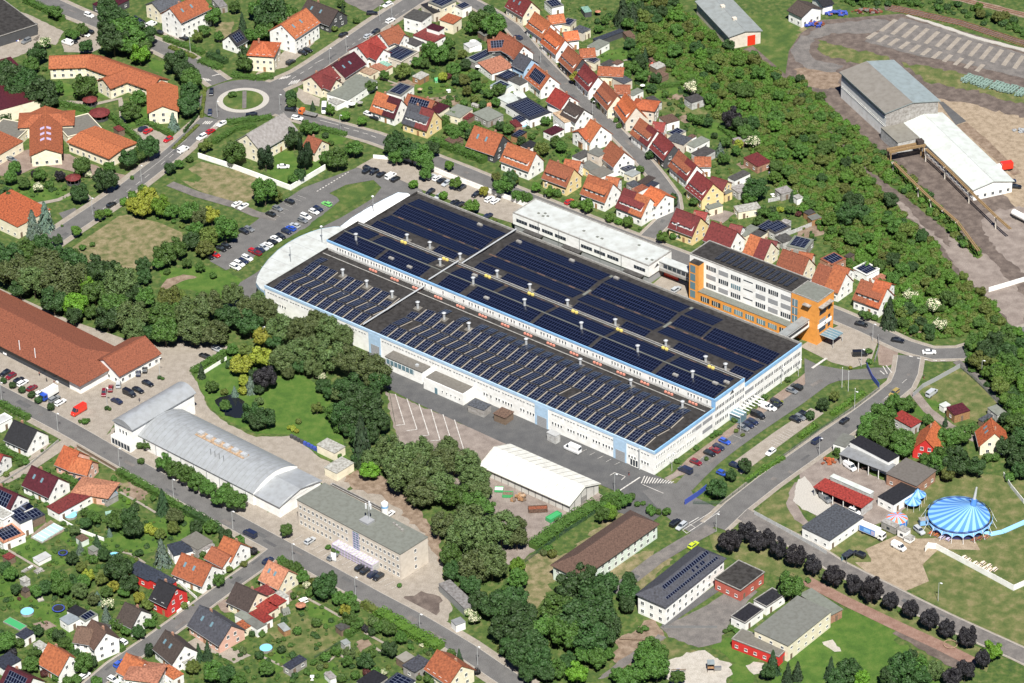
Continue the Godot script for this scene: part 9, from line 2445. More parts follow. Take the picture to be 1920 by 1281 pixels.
const HEDGES := [
	[[-178.6,-224.8,-152.8,-210.3,-140.5,-190],2.2,2.2,"leaf_mid","clipped hedge between the two orange-roofed building groups"],
	[[-196,-208.2,-181.9,-228.1],5,3.5,"leaf_dark","thick dark hedge beside the maroon-roofed hall"],
	[[-197.2,-313.7,-185.5,-301.9,-179.8,-294.8],3,2.2,"leaf_mid","hedge along the street by the purple-fronted shop"],
	[[-137,-275.9,-120.4,-262.4],2.6,1.8,"leaf_mid","long hedge along the street north of the roundabout"],
	[[-121.3,-256.4,-112.9,-249.1],4,1.4,"leaf_mid","broad flower-bed hedge beside the roundabout exit"],
	[[-134.5,-268.7,-123.6,-258.9],2.2,1.2,"leaf_olive","low hedge on the verge north of the roundabout"],
	[[-118.6,-260.9,-110.8,-253.6],3,2,"leaf_dark","dark hedge in front of the small solar-roofed house"],
	[[-108.1,-243.4,-98.4,-239.3,-91.7,-240.8],3,1.4,"leaf_mid","hedge at the north side of the roundabout"],
	[[-143.1,-204.2,-139,-205.3,-128.6,-194.5],2.4,1.8,"leaf_mid","clipped hedge around the small car park with red cars"],
	[[-124,-196.8,-120.1,-208.6,-118.4,-215.9],.8,1.4,"leaf_dark","thin hedge by the pavement below the zigzag roof"],
	[[-118,-208.5,-118.1,-233.6],1.4,.6,"leaf_olive","low olive hedge curving along the roundabout pavement"],
	[[-127.3,-184.2,-118.9,-202.9],1.6,.6,"leaf_olive","low olive hedge on the verge of the main street"],
	[[-108,-203.7,-96.8,-205.7,-90.7,-207.1],3,1.4,"leaf_mid","hedge south of the roundabout"],
	[[-112.2,-187.7,-104.6,-197.9,-96.5,-200.5],2.4,1.6,"leaf_mid","hedge in front of the grey-roofed barn"],
	[[-79.4,-198.8,-71.8,-197.1,-61.4,-191.4],2.5,1.5,"leaf_mid","clipped hedge by the street beyond the grey barn"],
	[[-30.7,-192,-20.5,-204.3],4,3,"leaf_mid","tall hedge beside the yellow double house"],
	[[-26.6,-183.3,-18.5,-176.6,-8.4,-167.8],4,2.6,"leaf_mid","tall hedge in front of the orange house with dark walls"],
	[[-174,-7.3,-163.2,2.4],2.4,2,"leaf_mid","clipped hedge behind the black-roofed house"],
	[[-171,19.5,-165,26.1,-161.3,28.2],2.4,1.8,"leaf_mid","hedge in the garden below the black-roofed house"],
	[[-148.4,38.1,-143.2,42.7],2.4,2,"leaf_mid","hedge beside the orange house with pink walls"],
	[[-130.3,35.8,-116.6,48.8],2.6,2,"leaf_mid","tall clipped hedge along the main street pavement"],
	[[-116.6,48.8,-104.5,61.5],2.2,1.8,"leaf_mid","hedge along the main street by the tall fir"],
	[[-107.3,58.3,-96.4,69,-95.4,71.4],3,2,"leaf_dark","dark hedge along the main street above the gardens"],
	[[-89.9,77.5,-86,81.2],2,1.6,"leaf_mid","short hedge by the grey-roofed garage"],
	[[-48.3,112.2,-44.1,116.6],2.6,1.8,"leaf_olive","hedge at the bend of the main street"],
	[[-43.3,117.1,-33.3,127.5,-23.8,136],4.5,2.2,"leaf_bright","long bright hedge along the main street"],
	[[-53.2,128.5,-48.9,123.3],3,1.8,"leaf_mid","hedge across the garden beside the dark shed"],
	[[-124.7,129.7,-120.8,133.1],2.5,1.8,"leaf_mid","hedge by the brown-roofed white house"],
	[[-125.2,119.3,-120.2,124.4,-116.7,122.4],3,2,"leaf_mid","wild hedge in front of the dark-brown-roofed house"],
	[[-144.1,123.4,-137.7,130.5,-130.6,136.2],3,2.2,"leaf_mid","wild hedge beside the orange-roofed house"],
	[[61.2,57.2,66.3,58],1.6,1,"leaf_bright","clipped bright hedge by the blue gate"],
	[[75.1,50.1,81.8,42.7,88.3,36.7],1.8,1.2,"leaf_bright","clipped hedge between the factory car park and the road"],
	[[94.5,25,100.4,18.2],1.8,1.2,"leaf_bright","bright hedge strip beside the main road"],
	[[106.3,12,114.3,2.5,118.3,-1.3],1.8,1.2,"leaf_bright","bright hedge strip below the flagpoles"],
	[[-110,-24.5,-98.8,-37.1],2.4,1.5,"leaf_mid","hedge along the white garden fence"],
	[[5.1,84.5,15.6,71.7,26.2,61.7],5,2.2,"leaf_mid","wild hedge along the fence beside the marquee yard"],
	[[28,60.3,34.1,56.6],3,2.4,"leaf_mid","hedge at the marquee corner"],
	[[53.5,-224.1,68.2,-225.1],2,1.6,"leaf_mid","clipped hedge across the garden behind the row houses"],
	[[81.6,-190.4,88.9,-177.4],2.5,1.5,"leaf_mid","hedge between two gardens behind the row houses"],
]
const WALLS := [
	[[-117.3,-177,-103,-167.2,-81.2,-150.2,-68.7,-165.5],2.2,.3,"white","boundary_wall","long white boundary wall around the barn garden",0],
	[[-50.8,-173.2,-43.7,-171.6,-41.1,-174.8],1.6,.2,"white","boundary_wall","short white wall by the car park entrance",0],
	[[-40.3,-172.3,-30.5,-164.3,-22.5,-157,-10.5,-147.1,1.3,-137.7,7.1,-132.6],2,.25,"white","boundary_wall","white wall between the factory car park and the street",0],
	[[57.1,61.8,66,62.5,72.2,55.2,82.6,42.4,102,20.2,114.8,7.4,123.9,-3.7],1.4,.06,"green_net","mesh_fence","dark green mesh fence along the main road",3],
	[[134.5,1.8,138.4,-3.7,143.4,-7.8,152.5,-15.8],1.8,.1,"trim_grey","panel_fence","grey panel fence around the meadow plot",2.5],
	[[152.5,-15.8,158.9,-2.1,165,13],1.6,.06,"green_net","mesh_fence","dark fence along the footpath",2.5],
	[[128.6,91.2,129.7,89.3,132.1,89.9,143.3,101.9,153.5,113.1,157.5,110.5],2.2,.1,"white","hoarding_fence","white hoarding fence zigzagging across the circus field",2.4],
	[[158.7,50.1,160.1,56.9,163.1,66.1],1.6,.12,"white","hoarding_fence","white hoarding fence at the right edge of the circus field",2.4],
	[[168.5,-64.9,176.8,-68.9,182.8,-71.9],2,.1,"white","slatted_fence","white slatted fence at the end of the rail yard",2.6],
	[[-107.6,-21.7,-98.5,-32.6],1.4,.12,"white","picket_fence","white fence beside the park lawn",2.4],
	[[-151.9,15.9,-161,31.3,-168.7,41],.9,.2,"light_grey","garden_wall","low pale garden wall along the paved lane",0],
	[[-145.3,20,-130.4,34.9],1.2,.05,"old_wood","picket_fence","dark picket fence beside the main street pavement",2.2],
	[[-105.8,114,-102.3,109.1],.9,.25,"white","garden_wall","low white wall in front of the red house",0],
	[[-106.3,98.5,-100,107.3],1.2,.1,"white","picket_fence","white fence beside the driveway of the red house",1.6],
	[[-150.9,58.5,-140,68.9,-131.8,74.3],1.3,.2,"white","garden_wall","white garden wall with pillars beside the pool garden",0],
	[[-62.3,138.9,-54.4,131.2],1,.06,"green_net","mesh_fence","green mesh fence along the vegetable garden",2.4],
	[[2.5,91.7,15.5,76.2,27.8,63.3],1.6,.05,"green_net","mesh_fence","green mesh fence along the marquee yard",2.8],
	[[44.4,127.9,60.7,128.6],.9,.05,"steel","rail_fence","low rail barrier across the school yard",2.2],
	[[76.4,68.4,85.1,77.7,97.5,91.4],1.5,.05,"galvanised","mesh_fence","grey mesh fence along the circus lane",3],
	[[118.4,76.2,121.9,80.1],2.2,.1,"white","hoarding_fence","white screen wall beside the circus truck",2.4],
	[[-42,-7.9,-39.6,11.9],1.6,.05,"green_net","mesh_fence","green fence beside the marked yard",2.8],
	[[95.7,-132.2,103.7,-134.9,106.9,-137.6],1.6,.15,"plaster_grey","garden_wall","grey garden wall below the thicket",0],
	[[99.6,-106.7,115,-117.5],1.6,.15,"plaster_grey","garden_wall","pale garden wall behind the row of sheds",0],
	[[120.8,-17.3,121.9,-9.8,123.7,-4.4],2,.12,"blue_drum","sliding_gate","dark blue sliding gate beside the flagpoles",1.6],
	[[54.4,62,59.1,57.1,61.9,53.5],2,.12,"blue_drum","sliding_gate","dark blue sliding gate at the yard entrance",1.6],
	[[126.5,-35.9,126.1,-29,123.8,-20.6],1.6,.06,"trim_grey","mesh_fence","dark fence at the visitor car park corner",2],
]
const LAMPS := [
	[-173.7,-10.6],[-152.7,9.4],[-130.3,31.4],[-111.2,50.4],[-90.9,69.4],[-70.9,88.2],[-50.7,106.9],[-30.4,127.1],
	[-12.8,144.3],[-86.1,-42.4],[-137.5,-5.6],[-121,-24.2],[51.2,42.5],[75.1,20.3],[97.1,-12.9],[91,-8.6],
	[114.2,8.2],[119,-18.2],[63.5,77.5],[-63.3,-261.4],[-45.5,-289.3],[-63.9,-195.3],[-69.6,-251.4],[-125.9,-264.8],
	[-87.8,-213.3],[-111.9,-209.1],[-137.5,-159.4],[-153.8,-135.7],[14.1,-248.1],[33.2,-201.5],[13.6,-138.8],[60.5,-106.7],
	[124.5,-34.2],[32.1,53.6],[-141,-56.4],[-129.3,-53.2],[129.6,117.6],[158.9,-9.2],[100,35.7],[-50.4,-287.8],
]
const LANDMARKS := [
	["the roundabout",-103,-222],
	["the zigzag orange roof",-154,-247],
	["the three-skylight gable",-178,-200],
	["the grey-roofed barn",-91,-195],
	["the curved pale canopy",-77,-117],
	["the solar-roofed factory front",-11,-13],
	["the factory roof tables",-37,-70],
	["the factory back wall",-14,-130],
	["the factory east wall",74,14],
	["the white flat hall",28,-120],
	["the orange office tower",102,-49],
	["the white office front",83,-65],
	["the row-house street top",3,-275],
	["the row-house street",27,-215],
	["the row-house street bend",57,-146],
	["the long grey shed",91,-275],
	["the tall grey shed",149,-208],
	["the striped apron",172,-252],
	["the long white-roofed hall",170,-165],
	["the pipe rack",146,-122],
	["the rust-roofed store",-160,-44],
	["the store car park",-164,-20],
	["the silver vaulted hall",-100,25],
	["the pond",-95,-2],
	["the purple-leaved lawn tree",-84,-22],
	["the beige office block",-49,73],
	["the marked yard",-29,9],
	["the white marquee",8,43],
	["the brown hip-roofed hall",27,82],
	["the white solar school block",53,107],
	["the red gym block",76,132],
	["the sports lawn",101,142],
	["the circus tent",142,74],
	["the circus field entrance",119,98],
	["the red-roofed garage",106,58],
	["the grey workshop",122,38],
	["the meadow plot",150,1],
	["the road junction",135,-24],
	["the red-walled house",-109,103],
	["the slate-roofed house",-94,120],
	["the black-roofed house",-164,11],
	["the pool garden",-150,69],
	["the lower left corner",-148,137],
	["the salmon-roofed house",-76,93],
	["the lawn garden",-64,127],
	["the last street house",-22,145],
	["the woodland by the main street",-12,112],
	["the big woodland crown",18,119],
	["the sandpit",54,148],
	["the woodland behind the vaulted hall",-40,22],
	["the woodland behind the factory",-67,-50],
	["the left woodland",-143,-72],
	["the dry field",-141,-113],
	["the left car park",-85,-125],
	["the white garden wall",-95,-162],
	["the blue spruces",-173,-130],
	["the maroon hall",-192,-222],
	["the purple-fronted shop",-196,-286],
	["the white apartment house",-130,-292],
	["the orange balcony house",-86,-285],
	["the double houses",-37,-207],
	["the gardens above the street",-14,-226],
	["the yellow double house",18,-156],
	["the gardens by the thicket",71,-191],
	["the last orange-roofed row house",128,-62],
	["the thicket",117,-112],
	["the footpath thicket",166,-19],
	["the orange-roofed red house",136,26],
	["the plum tree row",105,103],
	["the garden sheds",102,-108],
	["the street above the barn",-65,-265],
	["the hedge garden",-18,-185],
	["the yard fence",19,70],
	["the top row houses",-40,-278],
	["the wild garden",-132,99],
	["the fir by the main street",-114,54],
	["the parked drums",131,-283],
	["the flagpoles",114,-8],
	["the rail yard track",123,-176],
	["the corner of the factory",46,47],
	["the bottom right corner",145,154],
	["the right edge woods",162,37],
]
func ground_poly(e: Array, i: int) -> void:
	var pts := PackedVector2Array()
	var raw: Array = e[4]
	var rough: float = e[3]
	var n := raw.size() / 2
	var nz := FastNoiseLite.new()
	nz.seed = i
	nz.frequency = 0.22
	for k in n:
		var a := Vector2(raw[k * 2], raw[k * 2 + 1])
		var b := Vector2(raw[(k * 2 + 2) % raw.size()], raw[(k * 2 + 3) % raw.size()])
		if rough <= 0.0:
			pts.append(a)
			continue
		var steps := maxi(1, int(a.distance_to(b) / 1.6))
		for s in steps:
			var p := a.lerp(b, float(s) / steps)
			pts.append(p + Vector2(nz.get_noise_2d(p.x, p.y), nz.get_noise_2d(p.x + 91.0, p.y - 37.0)) * rough * 2.2)
	if Geometry2D.triangulate_polygon(pts).is_empty():
		pts = PackedVector2Array()
		for k in n:
			pts.append(Vector2(raw[k * 2], raw[k * 2 + 1]))
		if Geometry2D.triangulate_polygon(pts).is_empty():
			print("bad polygon ", i, " ", e[0])
			return
	var b := MB.new()
	var y: float = e[2] * 0.01 + (i % 10) * 0.001
	b.poly(pts, y, maxf(e[5], 0.0))
	structure(e[0], b.mesh(), M[e[1]])
func road_strip(e: Array, i: int) -> void:
	var c: Array = e[6]
	var n := c.size() / 2
	var P := func(k: int) -> Vector2: return Vector2(c[clampi(k, 0, n - 1) * 2], c[clampi(k, 0, n - 1) * 2 + 1])
	var q := PackedVector2Array()
	for k in n - 1:
		var steps := maxi(1, int((P.call(k) as Vector2).distance_to(P.call(k + 1)) / 9.0))
		for s in steps:
			q.append((P.call(k) as Vector2).cubic_interpolate(P.call(k + 1), P.call(k - 1), P.call(k + 2), float(s) / steps))
	q.append(P.call(n - 1))
	for pass_ in 3:
		var w: float = e[3] * 0.5 + [float(e[4]), 0.16, 0.0][pass_]
		if pass_ < 2 and e[4] <= 0:
			continue
		var lf := PackedVector2Array()
		var rt := PackedVector2Array()
		for k in q.size():
			var d := (q[mini(k + 1, q.size() - 1)] - q[maxi(k - 1, 0)]).normalized().orthogonal() * w
			lf.append(q[k] + d)
			rt.append(q[k] - d)
		rt.reverse()
		lf.append_array(rt)
		var b := MB.new()
		b.poly(lf, e[2] * 0.01 + [0.0, 0.03, 0.05][pass_] + (i % 7) * 0.0013)
		var st := structure(["pavement", "kerb", e[0]][pass_], b.mesh(), M[[e[5], "light_stone", e[1]][pass_]])
		if pass_ == 2 and e[0] == "road":
			var r := RandomNumberGenerator.new()
			r.seed = 500 + i
			for k in range(1, q.size() - 1):
				if r.randf() < 0.45:
					var c0 := q[k] + Vector2(r.randf_range(-1, 1), r.randf_range(-1, 1)) * float(e[3]) * 0.28
					var d := (q[k + 1] - q[k - 1]).normalized() * r.randf_range(0.5, 3.2)
					var n2 := d.normalized().orthogonal() * r.randf_range(0.35, 1.1)
					var pb := MB.new()
					pb.poly(PackedVector2Array([c0 - d - n2, c0 + d - n2, c0 + d + n2, c0 - d + n2]), e[2] * 0.01 + 0.062 + k % 5 * 0.002)
					part(st, "repair_patch", pb.mesh(), M["asphalt_dark" if r.randf() < 0.6 else "asphalt_old"])
func roundabout(x: float, z: float) -> void:
	var ring := func(r: float, y: float, called: String, key: String) -> void:
		var pts := PackedVector2Array()
		for k in 40:
			pts.append(Vector2(x + cos(TAU * k / 40) * r, z + sin(TAU * k / 40) * r))
		var b := MB.new()
		b.poly(pts, y, 0.1)
		structure(called, b.mesh(), M[key])
	ring.call(17.4, 0.20, "roundabout_road", "asphalt")
	ring.call(10.2, 0.32, "roundabout_apron", "light_stone")
	ring.call(7.9, 0.44, "roundabout_island", "grass")
	var pb := MB.new()
	pb.poly(PackedVector2Array([Vector2(x - 0.6, z - 7.2), Vector2(x + 1.0, z - 7.2), Vector2(x + 1.6, z + 7.0), Vector2(x, z + 7.2)]), 0.46)
	structure("roundabout_path", pb.mesh(), M["asphalt_old"])
func _ready() -> void:
	# camera
	var cam := Camera3D.new()
	cam.name = "camera"
	cam.projection = Camera3D.PROJECTION_PERSPECTIVE
	cam.keep_aspect = Camera3D.KEEP_HEIGHT
	cam.fov = 11.0301
	cam.near = 1.0
	cam.far = 4000.0
	add_child(cam)
	cam.position = Vector3(0, CAM_H, CAM_Z)
	cam.basis = Basis(Vector3.RIGHT, -0.558625045) * Basis(Vector3(0, 0, 1), -0.0247481763)
	cam.current = true
	# daylight
	var env := Environment.new()
	env.background_mode = Environment.BG_SKY
	var sky := Sky.new()
	var sm := ProceduralSkyMaterial.new()
	sm.sky_top_color = Color(0.22, 0.42, 0.78)
	sm.sky_horizon_color = Color(0.66, 0.76, 0.88)
	sm.sky_curve = 0.12
	sm.ground_bottom_color = Color(0.30, 0.32, 0.26)
	sm.ground_horizon_color = Color(0.60, 0.66, 0.70)
	sm.sky_energy_multiplier = 0.5
	sky.sky_material = sm
	env.sky = sky
	env.background_energy_multiplier = 1.0
	env.tonemap_mode = Environment.TONE_MAPPER_LINEAR
	env.tonemap_exposure = 1.72
	env.sdfgi_enabled = true
	env.ssao_enabled = true
	env.ssil_enabled = true
	var we := WorldEnvironment.new()
	we.name = "world_environment"
	we.environment = env
	add_child(we)
	var sun := DirectionalLight3D.new()
	sun.name = "sun"
	sun.light_energy = 1.6
	sun.light_color = Color(1.0, 0.985, 0.95)
	sun.light_angular_distance = 0.53
	sun.shadow_enabled = true
	sun.directional_shadow_max_distance = 2000.0
	add_child(sun)
	var az := deg_to_rad(6.0)
	var el := deg_to_rad(54.0)
	var towards := Vector3(-sin(az) * cos(el), -sin(el), -cos(az) * cos(el))
	sun.look_at_from_position(Vector3(100, 300, 200), Vector3(100, 300, 200) + towards, Vector3.UP)
	rng.seed = 20240527
	materials()
	make_crowns()
	# setting
	var gb := MB.new()
	gb.poly(PackedVector2Array([Vector2(-1400, -1800), Vector2(1400, -1800), Vector2(1400, 1400), Vector2(-1400, 1400)]), 0.0)
	structure("ground", gb.mesh(), M["garden"])
	for i in GROUND.size():
		ground_poly(GROUND[i], i)
	for i in ROADS.size():
		road_strip(ROADS[i], i)
	roundabout(-102.6, -222.1)
	var road_node := get_node("road")
	for i in MARKS.size():
		var k: Array = MARKS[i]
		var a := Vector2(k[0], k[1]); var b := Vector2(k[2], k[3])
		var s := (b - a).orthogonal().normalized() * float(k[4]) * 0.5
		var mb := MB.new()
		mb.poly(PackedVector2Array([a - s, b - s, b + s, a + s]), 0.222 + (i % 6) * 0.003)
		part(road_node, "lane_marking", mb.mesh(), M["white_line"])
	# buildings
	factory()
	white_hall()
	orange_office()
	beige_office()
	vaulted_hall()
	for e in BIG:
		big_building(e)
	for e in SPEC:
		flat(e[3], e[0], e[1], e[2])
	for h in HOUSES:
		house(h)
	for f in FLATS:
		flat(f)
	circus()
	for e in WALLS:
		wall_run(e[0], e[1], e[2], e[3], e[4], e[5], e[6])
	for e in LAMPS:
		street_lamp(e[0], e[1])
	smaller_things()
	# vegetation
	for e in HEDGES:
		hedge(e[0], e[1], e[2], e[3], e[4])
	for k in TREES:
		var e: Array = TREES[k]
		for i in range(0, e.size(), 3):
			tree(e[i], e[i + 1], e[i + 2], k)
	for e in THICK:
		var pp := PackedVector2Array()
		for k in range(0, e[0].size(), 2):
			pp.append(Vector2(e[0][k], e[0][k + 1]))
		thicket(pp, e[1], e[2], e[3], e[4], e[5], e[6], e[7])
		undergrowth("undergrowth", "low green undergrowth filling the " + str(e[6]), [pp], e[8], 0.7, 1.9, "leaf_bright" if e[7] % 2 else "leaf_mid", e[7])
		undergrowth("undergrowth", "darker and olive undergrowth filling the " + str(e[6]), [pp], float(e[8]) * 1.5, 0.8, 2.2, "leaf_olive" if e[7] % 2 else "leaf_dark", e[7] + 40)
	var plots := []
	for e in GARDENS:
		var pp := PackedVector2Array()
		for k in range(0, e.size(), 2):
			pp.append(Vector2(e[k], e[k + 1]))
		plots.append(pp)
	undergrowth("garden_plants", "small green plants scattered through the house gardens", plots, 2.6, 0.25, 1.1, "leaf_mid", 31, 0.5)
	undergrowth("garden_plants", "small yellowish plants scattered through the house gardens", plots, 4.4, 0.25, 0.9, "leaf_olive", 32, 0.5)
	undergrowth("garden_plants", "small dark plants scattered through the house gardens", plots, 4.0, 0.3, 1.2, "leaf_dark", 33, 0.5)
	# vehicles
	for k in CARS:
		var e: Array = CARS[k]
		for i in range(0, e.size(), 3):
			car(e[i], e[i + 1], e[i + 2] + (PI if rng.randf() < 0.35 else 0.0), k.get_slice(" ", 0), k.get_slice(" ", 1), 0.16)
	for l in LANDMARKS:
		landmarks.append(l)
	finish_labels()
func smaller_things() -> void:
	gazebo(-162.2, -221.4, 3.0, "small round gazebo with dark red roof nearer the orange building")
	gazebo(-157.5, -210.4, 4.2, "large round gazebo with dark red roof beside the hedge")
	gazebo(-163.0, -159.4, 3.0, "round gazebo with dark red roof in the lower garden")
	pool(-127.8, 83.6, 2.1, "round blue pool between garden trees")
	pool(-152.4, 112.1, 2.1, "round blue pool beside a small deck")
	pool(-77.3, 133.9, 2.0, "round blue pool at the left of the lawn garden")
	pool(73.4, -219.1, 1.5, "round pale pool on the dark shed terrace")
	pool(-143.7, 60.2, 2.0, "blue pool at the top of the lower gardens")
	pool(5.9, -195.2, 1.8, "small blue pool between row-house sheds")
	trampoline(-144.2, 81.3, 1.5, "trampoline with dark net beside the glasshouse")
	trampoline(-142.8, 111.0, 2.0, "blue-edged trampoline on the garden lawn")
	parasol(-12.6, -263.9, 1.5, "white", "white parasol in the gardens above the street")
	parasol(-10.6, -242.1, 1.3, "white", "white parasol beside the salmon flat roof")
	parasol(38.2, -287.4, 1.3, "salmon", "pink parasol in the garden behind the row houses")
	parasol(53.4, -222.6, 1.0, "white", "white parasol behind the row houses")
	parasol(18.8, -191.6, 1.1, "white", "white parasol behind the red-roofed row house")
	parasol(-59.8, -213.3, 1.4, "white", "white parasol beside the long grey flat roof")
	parasol(-56.7, -214.3, 1.2, "light_grey", "grey parasol beside the long grey flat roof")
	parasol(-67.4, 114.3, 1.7, "salmon", "pink parasol beside the red flat roofs")
	parasol(-33.5, -224.1, 1.1, "tan", "tan parasol on the round garden lawn")
	garden_item("garden_pool", "rectangular blue pool beside the long red roof", Vector3(-143.6, 0.05, 59.2), 0.87, 4.2, 2.0, 0.7, "pool")
	garden_item("greenhouse", "dark glazed greenhouse with white frame behind the salmon roof", Vector3(-132.2, 0.05, 50.2), 0.87, 5.6, 2.4, 1.9, "glass_blue")
	garden_item("garden_hut", "small dark green hut on the lawn", Vector3(-131.2, 0.05, 60.6), 0.30, 2.4, 2.4, 2.2, "teal")
	garden_item("raised_bed", "grey raised bed nearest the garden path", Vector3(-155.4, 0.05, 89.7), 0.87, 2.6, 1.0, 0.6, "light_grey")
	garden_item("raised_bed", "pale raised bed beside the grey one", Vector3(-154.0, 0.05, 88.3), 0.87, 2.4, 1.0, 0.6, "white")
	garden_item("cold_frame", "glazed cold frame beside the raised beds", Vector3(-151.2, 0.05, 90.1), 0.87, 2.4, 1.6, 0.9, "light_grey")
	garden_item("pool_cover", "dark green covered pool at the left edge", Vector3(-155.6, 0.05, 118.0), -0.70, 7.5, 3.0, 0.5, "green_steel")
	garden_item("sandbox", "pale boat-shaped sandbox on the lawn", Vector3(-149.1, 0.05, 105.1), 0.40, 1.9, 2.4, 0.3, "sand")
	garden_item("garden_oven", "small oven on the round patio", Vector3(-145.9, 0.05, 118.2), 0.20, 1.0, 1.0, 1.1, "old_wood")
	garden_item("garden_shelter", "dark grey garden shelter beside the red roofs", Vector3(-72.2, 0.05, 115.4), 0.50, 2.2, 2.2, 2.0, "felt_grey")
	garden_item("garden_table", "white garden table set beside the parasol", Vector3(-66.8, 0.05, 109.5), 0.60, 2.6, 1.4, 0.8, "white")
	garden_item("garden_urn", "white round planter on the lower lawn", Vector3(-62.7, 0.05, 149.1), 0.00, 1.2, 1.2, 1.0, "white")
	garden_item("cold_frame", "long pale cold frame in the vegetable garden", Vector3(-57.3, 0.05, 148.7), -0.70, 3.4, 1.5, 1.4, "light_grey")
	garden_item("party_tent", "white party tent beside a white parasol", Vector3(-11.3, 0.05, -260.4), 0.40, 3.2, 3.0, 2.2, "white")
	garden_item("garden_table", "white garden table on the gravel patch", Vector3(-22.4, 0.05, -225.3), 0.30, 1.6, 1.2, 0.8, "white")
	garden_item("cold_frame", "striped pale cold frame above the grey shed roof", Vector3(-11.8, 0.05, -212.6), -0.70, 3.0, 1.6, 1.2, "light_grey")
	garden_item("party_tent", "small pink tent beside the grey shed roof", Vector3(-6.9, 0.05, -211.8), 0.40, 2.0, 1.6, 1.8, "salmon")
	garden_item("party_tent", "green garden tent beside the white-roofed hut", Vector3(-26.9, 0.05, -234.1), 0.40, 2.2, 2.0, 1.8, "green_steel")
	garden_item("garden_urn", "small white table beside the clipped hedge", Vector3(62.7, 0.05, -225.3), 0.00, 0.9, 0.9, 0.8, "white")
	garden_item("garden_hut", "reddish hut at the thicket edge", Vector3(58.4, 0.05, -242.3), 0.87, 2.6, 2.0, 2.2, "red_box")
	garden_item("garden_table", "white garden table beside the grey-roofed hut", Vector3(97.7, 0.05, -136.9), 0.30, 1.4, 1.0, 0.8, "white")
	garden_item("garden_clutter", "blue covered heap beside the red-roofed hut", Vector3(98.3, 0.05, -153.3), 0.50, 1.6, 1.2, 1.0, "blue_drum")
	truck(-157.7, -11.3, 4.01, "white box truck with a blue cab in the store car park", 7.0, "white", "paint_blue")
	truck(112.9, 81.9, -0.70, "white circus truck with a blue and violet picture on its side", 9.0, "white", "white")
	var art := get_node("truck_001")
	bp(art, "side_picture", -4.3, 1.1, 1.2, 1.6, 3.1, 1.23, "tent_blue")
	bp(art, "side_picture", -2.6, 1.5, 1.23, -0.2, 2.6, 1.25, "tent_pale")
	bp(art, "side_picture", 0.2, 1.3, 1.23, 1.4, 2.7, 1.25, "lilac_frame")
	truck(-76.7, -208.4, 2.69, "orange-cabbed flatbed truck on the street right of the roundabout", 7.5, "grey", "paint_orange", true)
	truck(185.2, -151.7, -2.90, "white and red lorry beside the long white-roofed hall", 6.5, "paint_signal_red", "white")
	car(-146.7, -1.3, 4.01, "bigvan", "paint_signal_red", 0.16).set_meta("label", "bright red emergency van with yellow stripe parked near the store entrance")
	car(19.1, 29.3, 2.44, "bigvan", "paint_white", 0.16).set_meta("label", "large white delivery van parked at the factory front")
	var tk := thing("tank_trailer", "white cylindrical tank trailer at the right edge of the yard", "trailer", Vector3(186.6, 0.1, -114.3), -0.90)
	var tb := MB.new()
	tb.tube(Vector3(-4, 1.9, 0), Vector3(4, 1.9, 0), 1.15, 1.15, 14)
	part(tk, "tank", tb.mesh(), M["white"])
	tb = MB.new()
	tb.tube(Vector3(-4, 1.9, 0), Vector3(-4.5, 1.9, 0), 1.15, 0.6, 14)
	part(tk, "tank_end", tb.mesh(), M["white"])
	bp(tk, "chassis", -4, 0.5, -0.9, 4, 0.9, 0.9, "tyre")
	for wx in [-3.0, -1.8, 2.8]:
		for ws in [-0.9, 0.9]:
			var wm := MB.new()
			wm.tube(Vector3(wx, 0.5, ws - 0.15), Vector3(wx, 0.5, ws + 0.15), 0.5, 0.5, 10)
			part(tk, "wheel", wm.mesh(), M["tyre"])
	skip(7.0, 63.5, 0.05, "rusty brown skip container beside the green one", "brown", 6.2, 1.5, "rust")
	skip(12.0, 68.1, 0.75, "bright green covered container at the marquee corner", "green_steel", 5.2, 1.5, "green_steel")
	skip(-2.6, 54.6, -0.10, "open skip with scrap beside the timber pile", "green_steel", 3.4, 1.2, "old_wood")
	skip(-5.4, 51.4, -0.10, "small green and white skip at the tree edge", "green_steel", 2.8, 1.0, "white")
	pile(1.1, 56.4, 3.0, 1.8, 16, ["wood", "tan", "old_wood"], 1.5, "timber_pile", "heap of pale timber and pallets beside the marquee", "pile", 41)
	pile(134.5, -283.6, 4.5, 2.6, 46, ["blue_drum", "blue_drum", "blue_drum", "rust"], 1.1, "drum_pile", "large heap of blue drums beside the dark-roofed house", "pile", 42, true)
	pile(124.8, -274.6, 4.2, 2.0, 34, ["blue_drum", "blue_drum", "rust"], 1.1, "drum_pile", "smaller heap of blue drums on the track corner", "pile", 43, true)
	pile(147.1, -285.3, 6.0, 2.2, 40, ["rust", "grey", "dark_red", "old_wood"], 1.2, "scrap_heap", "heap of rusty scrap at the top of the rail yard", "pile", 44)
	pile(102.7, 39.4, 2.4, 1.8, 14, ["bright_orange", "rust", "orange"], 1.2, "orange_machinery", "jumble of orange machine parts beside the workshop", "pile", 45)
	pile(114.9, 44.3, 3.4, 0.9, 12, ["old_wood", "tan", "white"], 1.1, "pallet_pile", "row of pallets and planters along the workshop front", "pile", 46)
	pile(110.3, -216.7, 2.6, 2.2, 16, ["light_grey", "gravel_roof", "brown"], 0.9, "rubble_pile", "pile of pale rubble", "pile", 80)
	pile(115.0, -203.5, 2.6, 2.2, 16, ["light_grey", "gravel_roof", "brown"], 0.9, "rubble_pile", "pile of pale rubble", "pile", 81)
	pile(119.6, -190.6, 2.6, 2.2, 16, ["light_grey", "gravel_roof", "brown"], 0.9, "rubble_pile", "pile of pale rubble", "pile", 82)
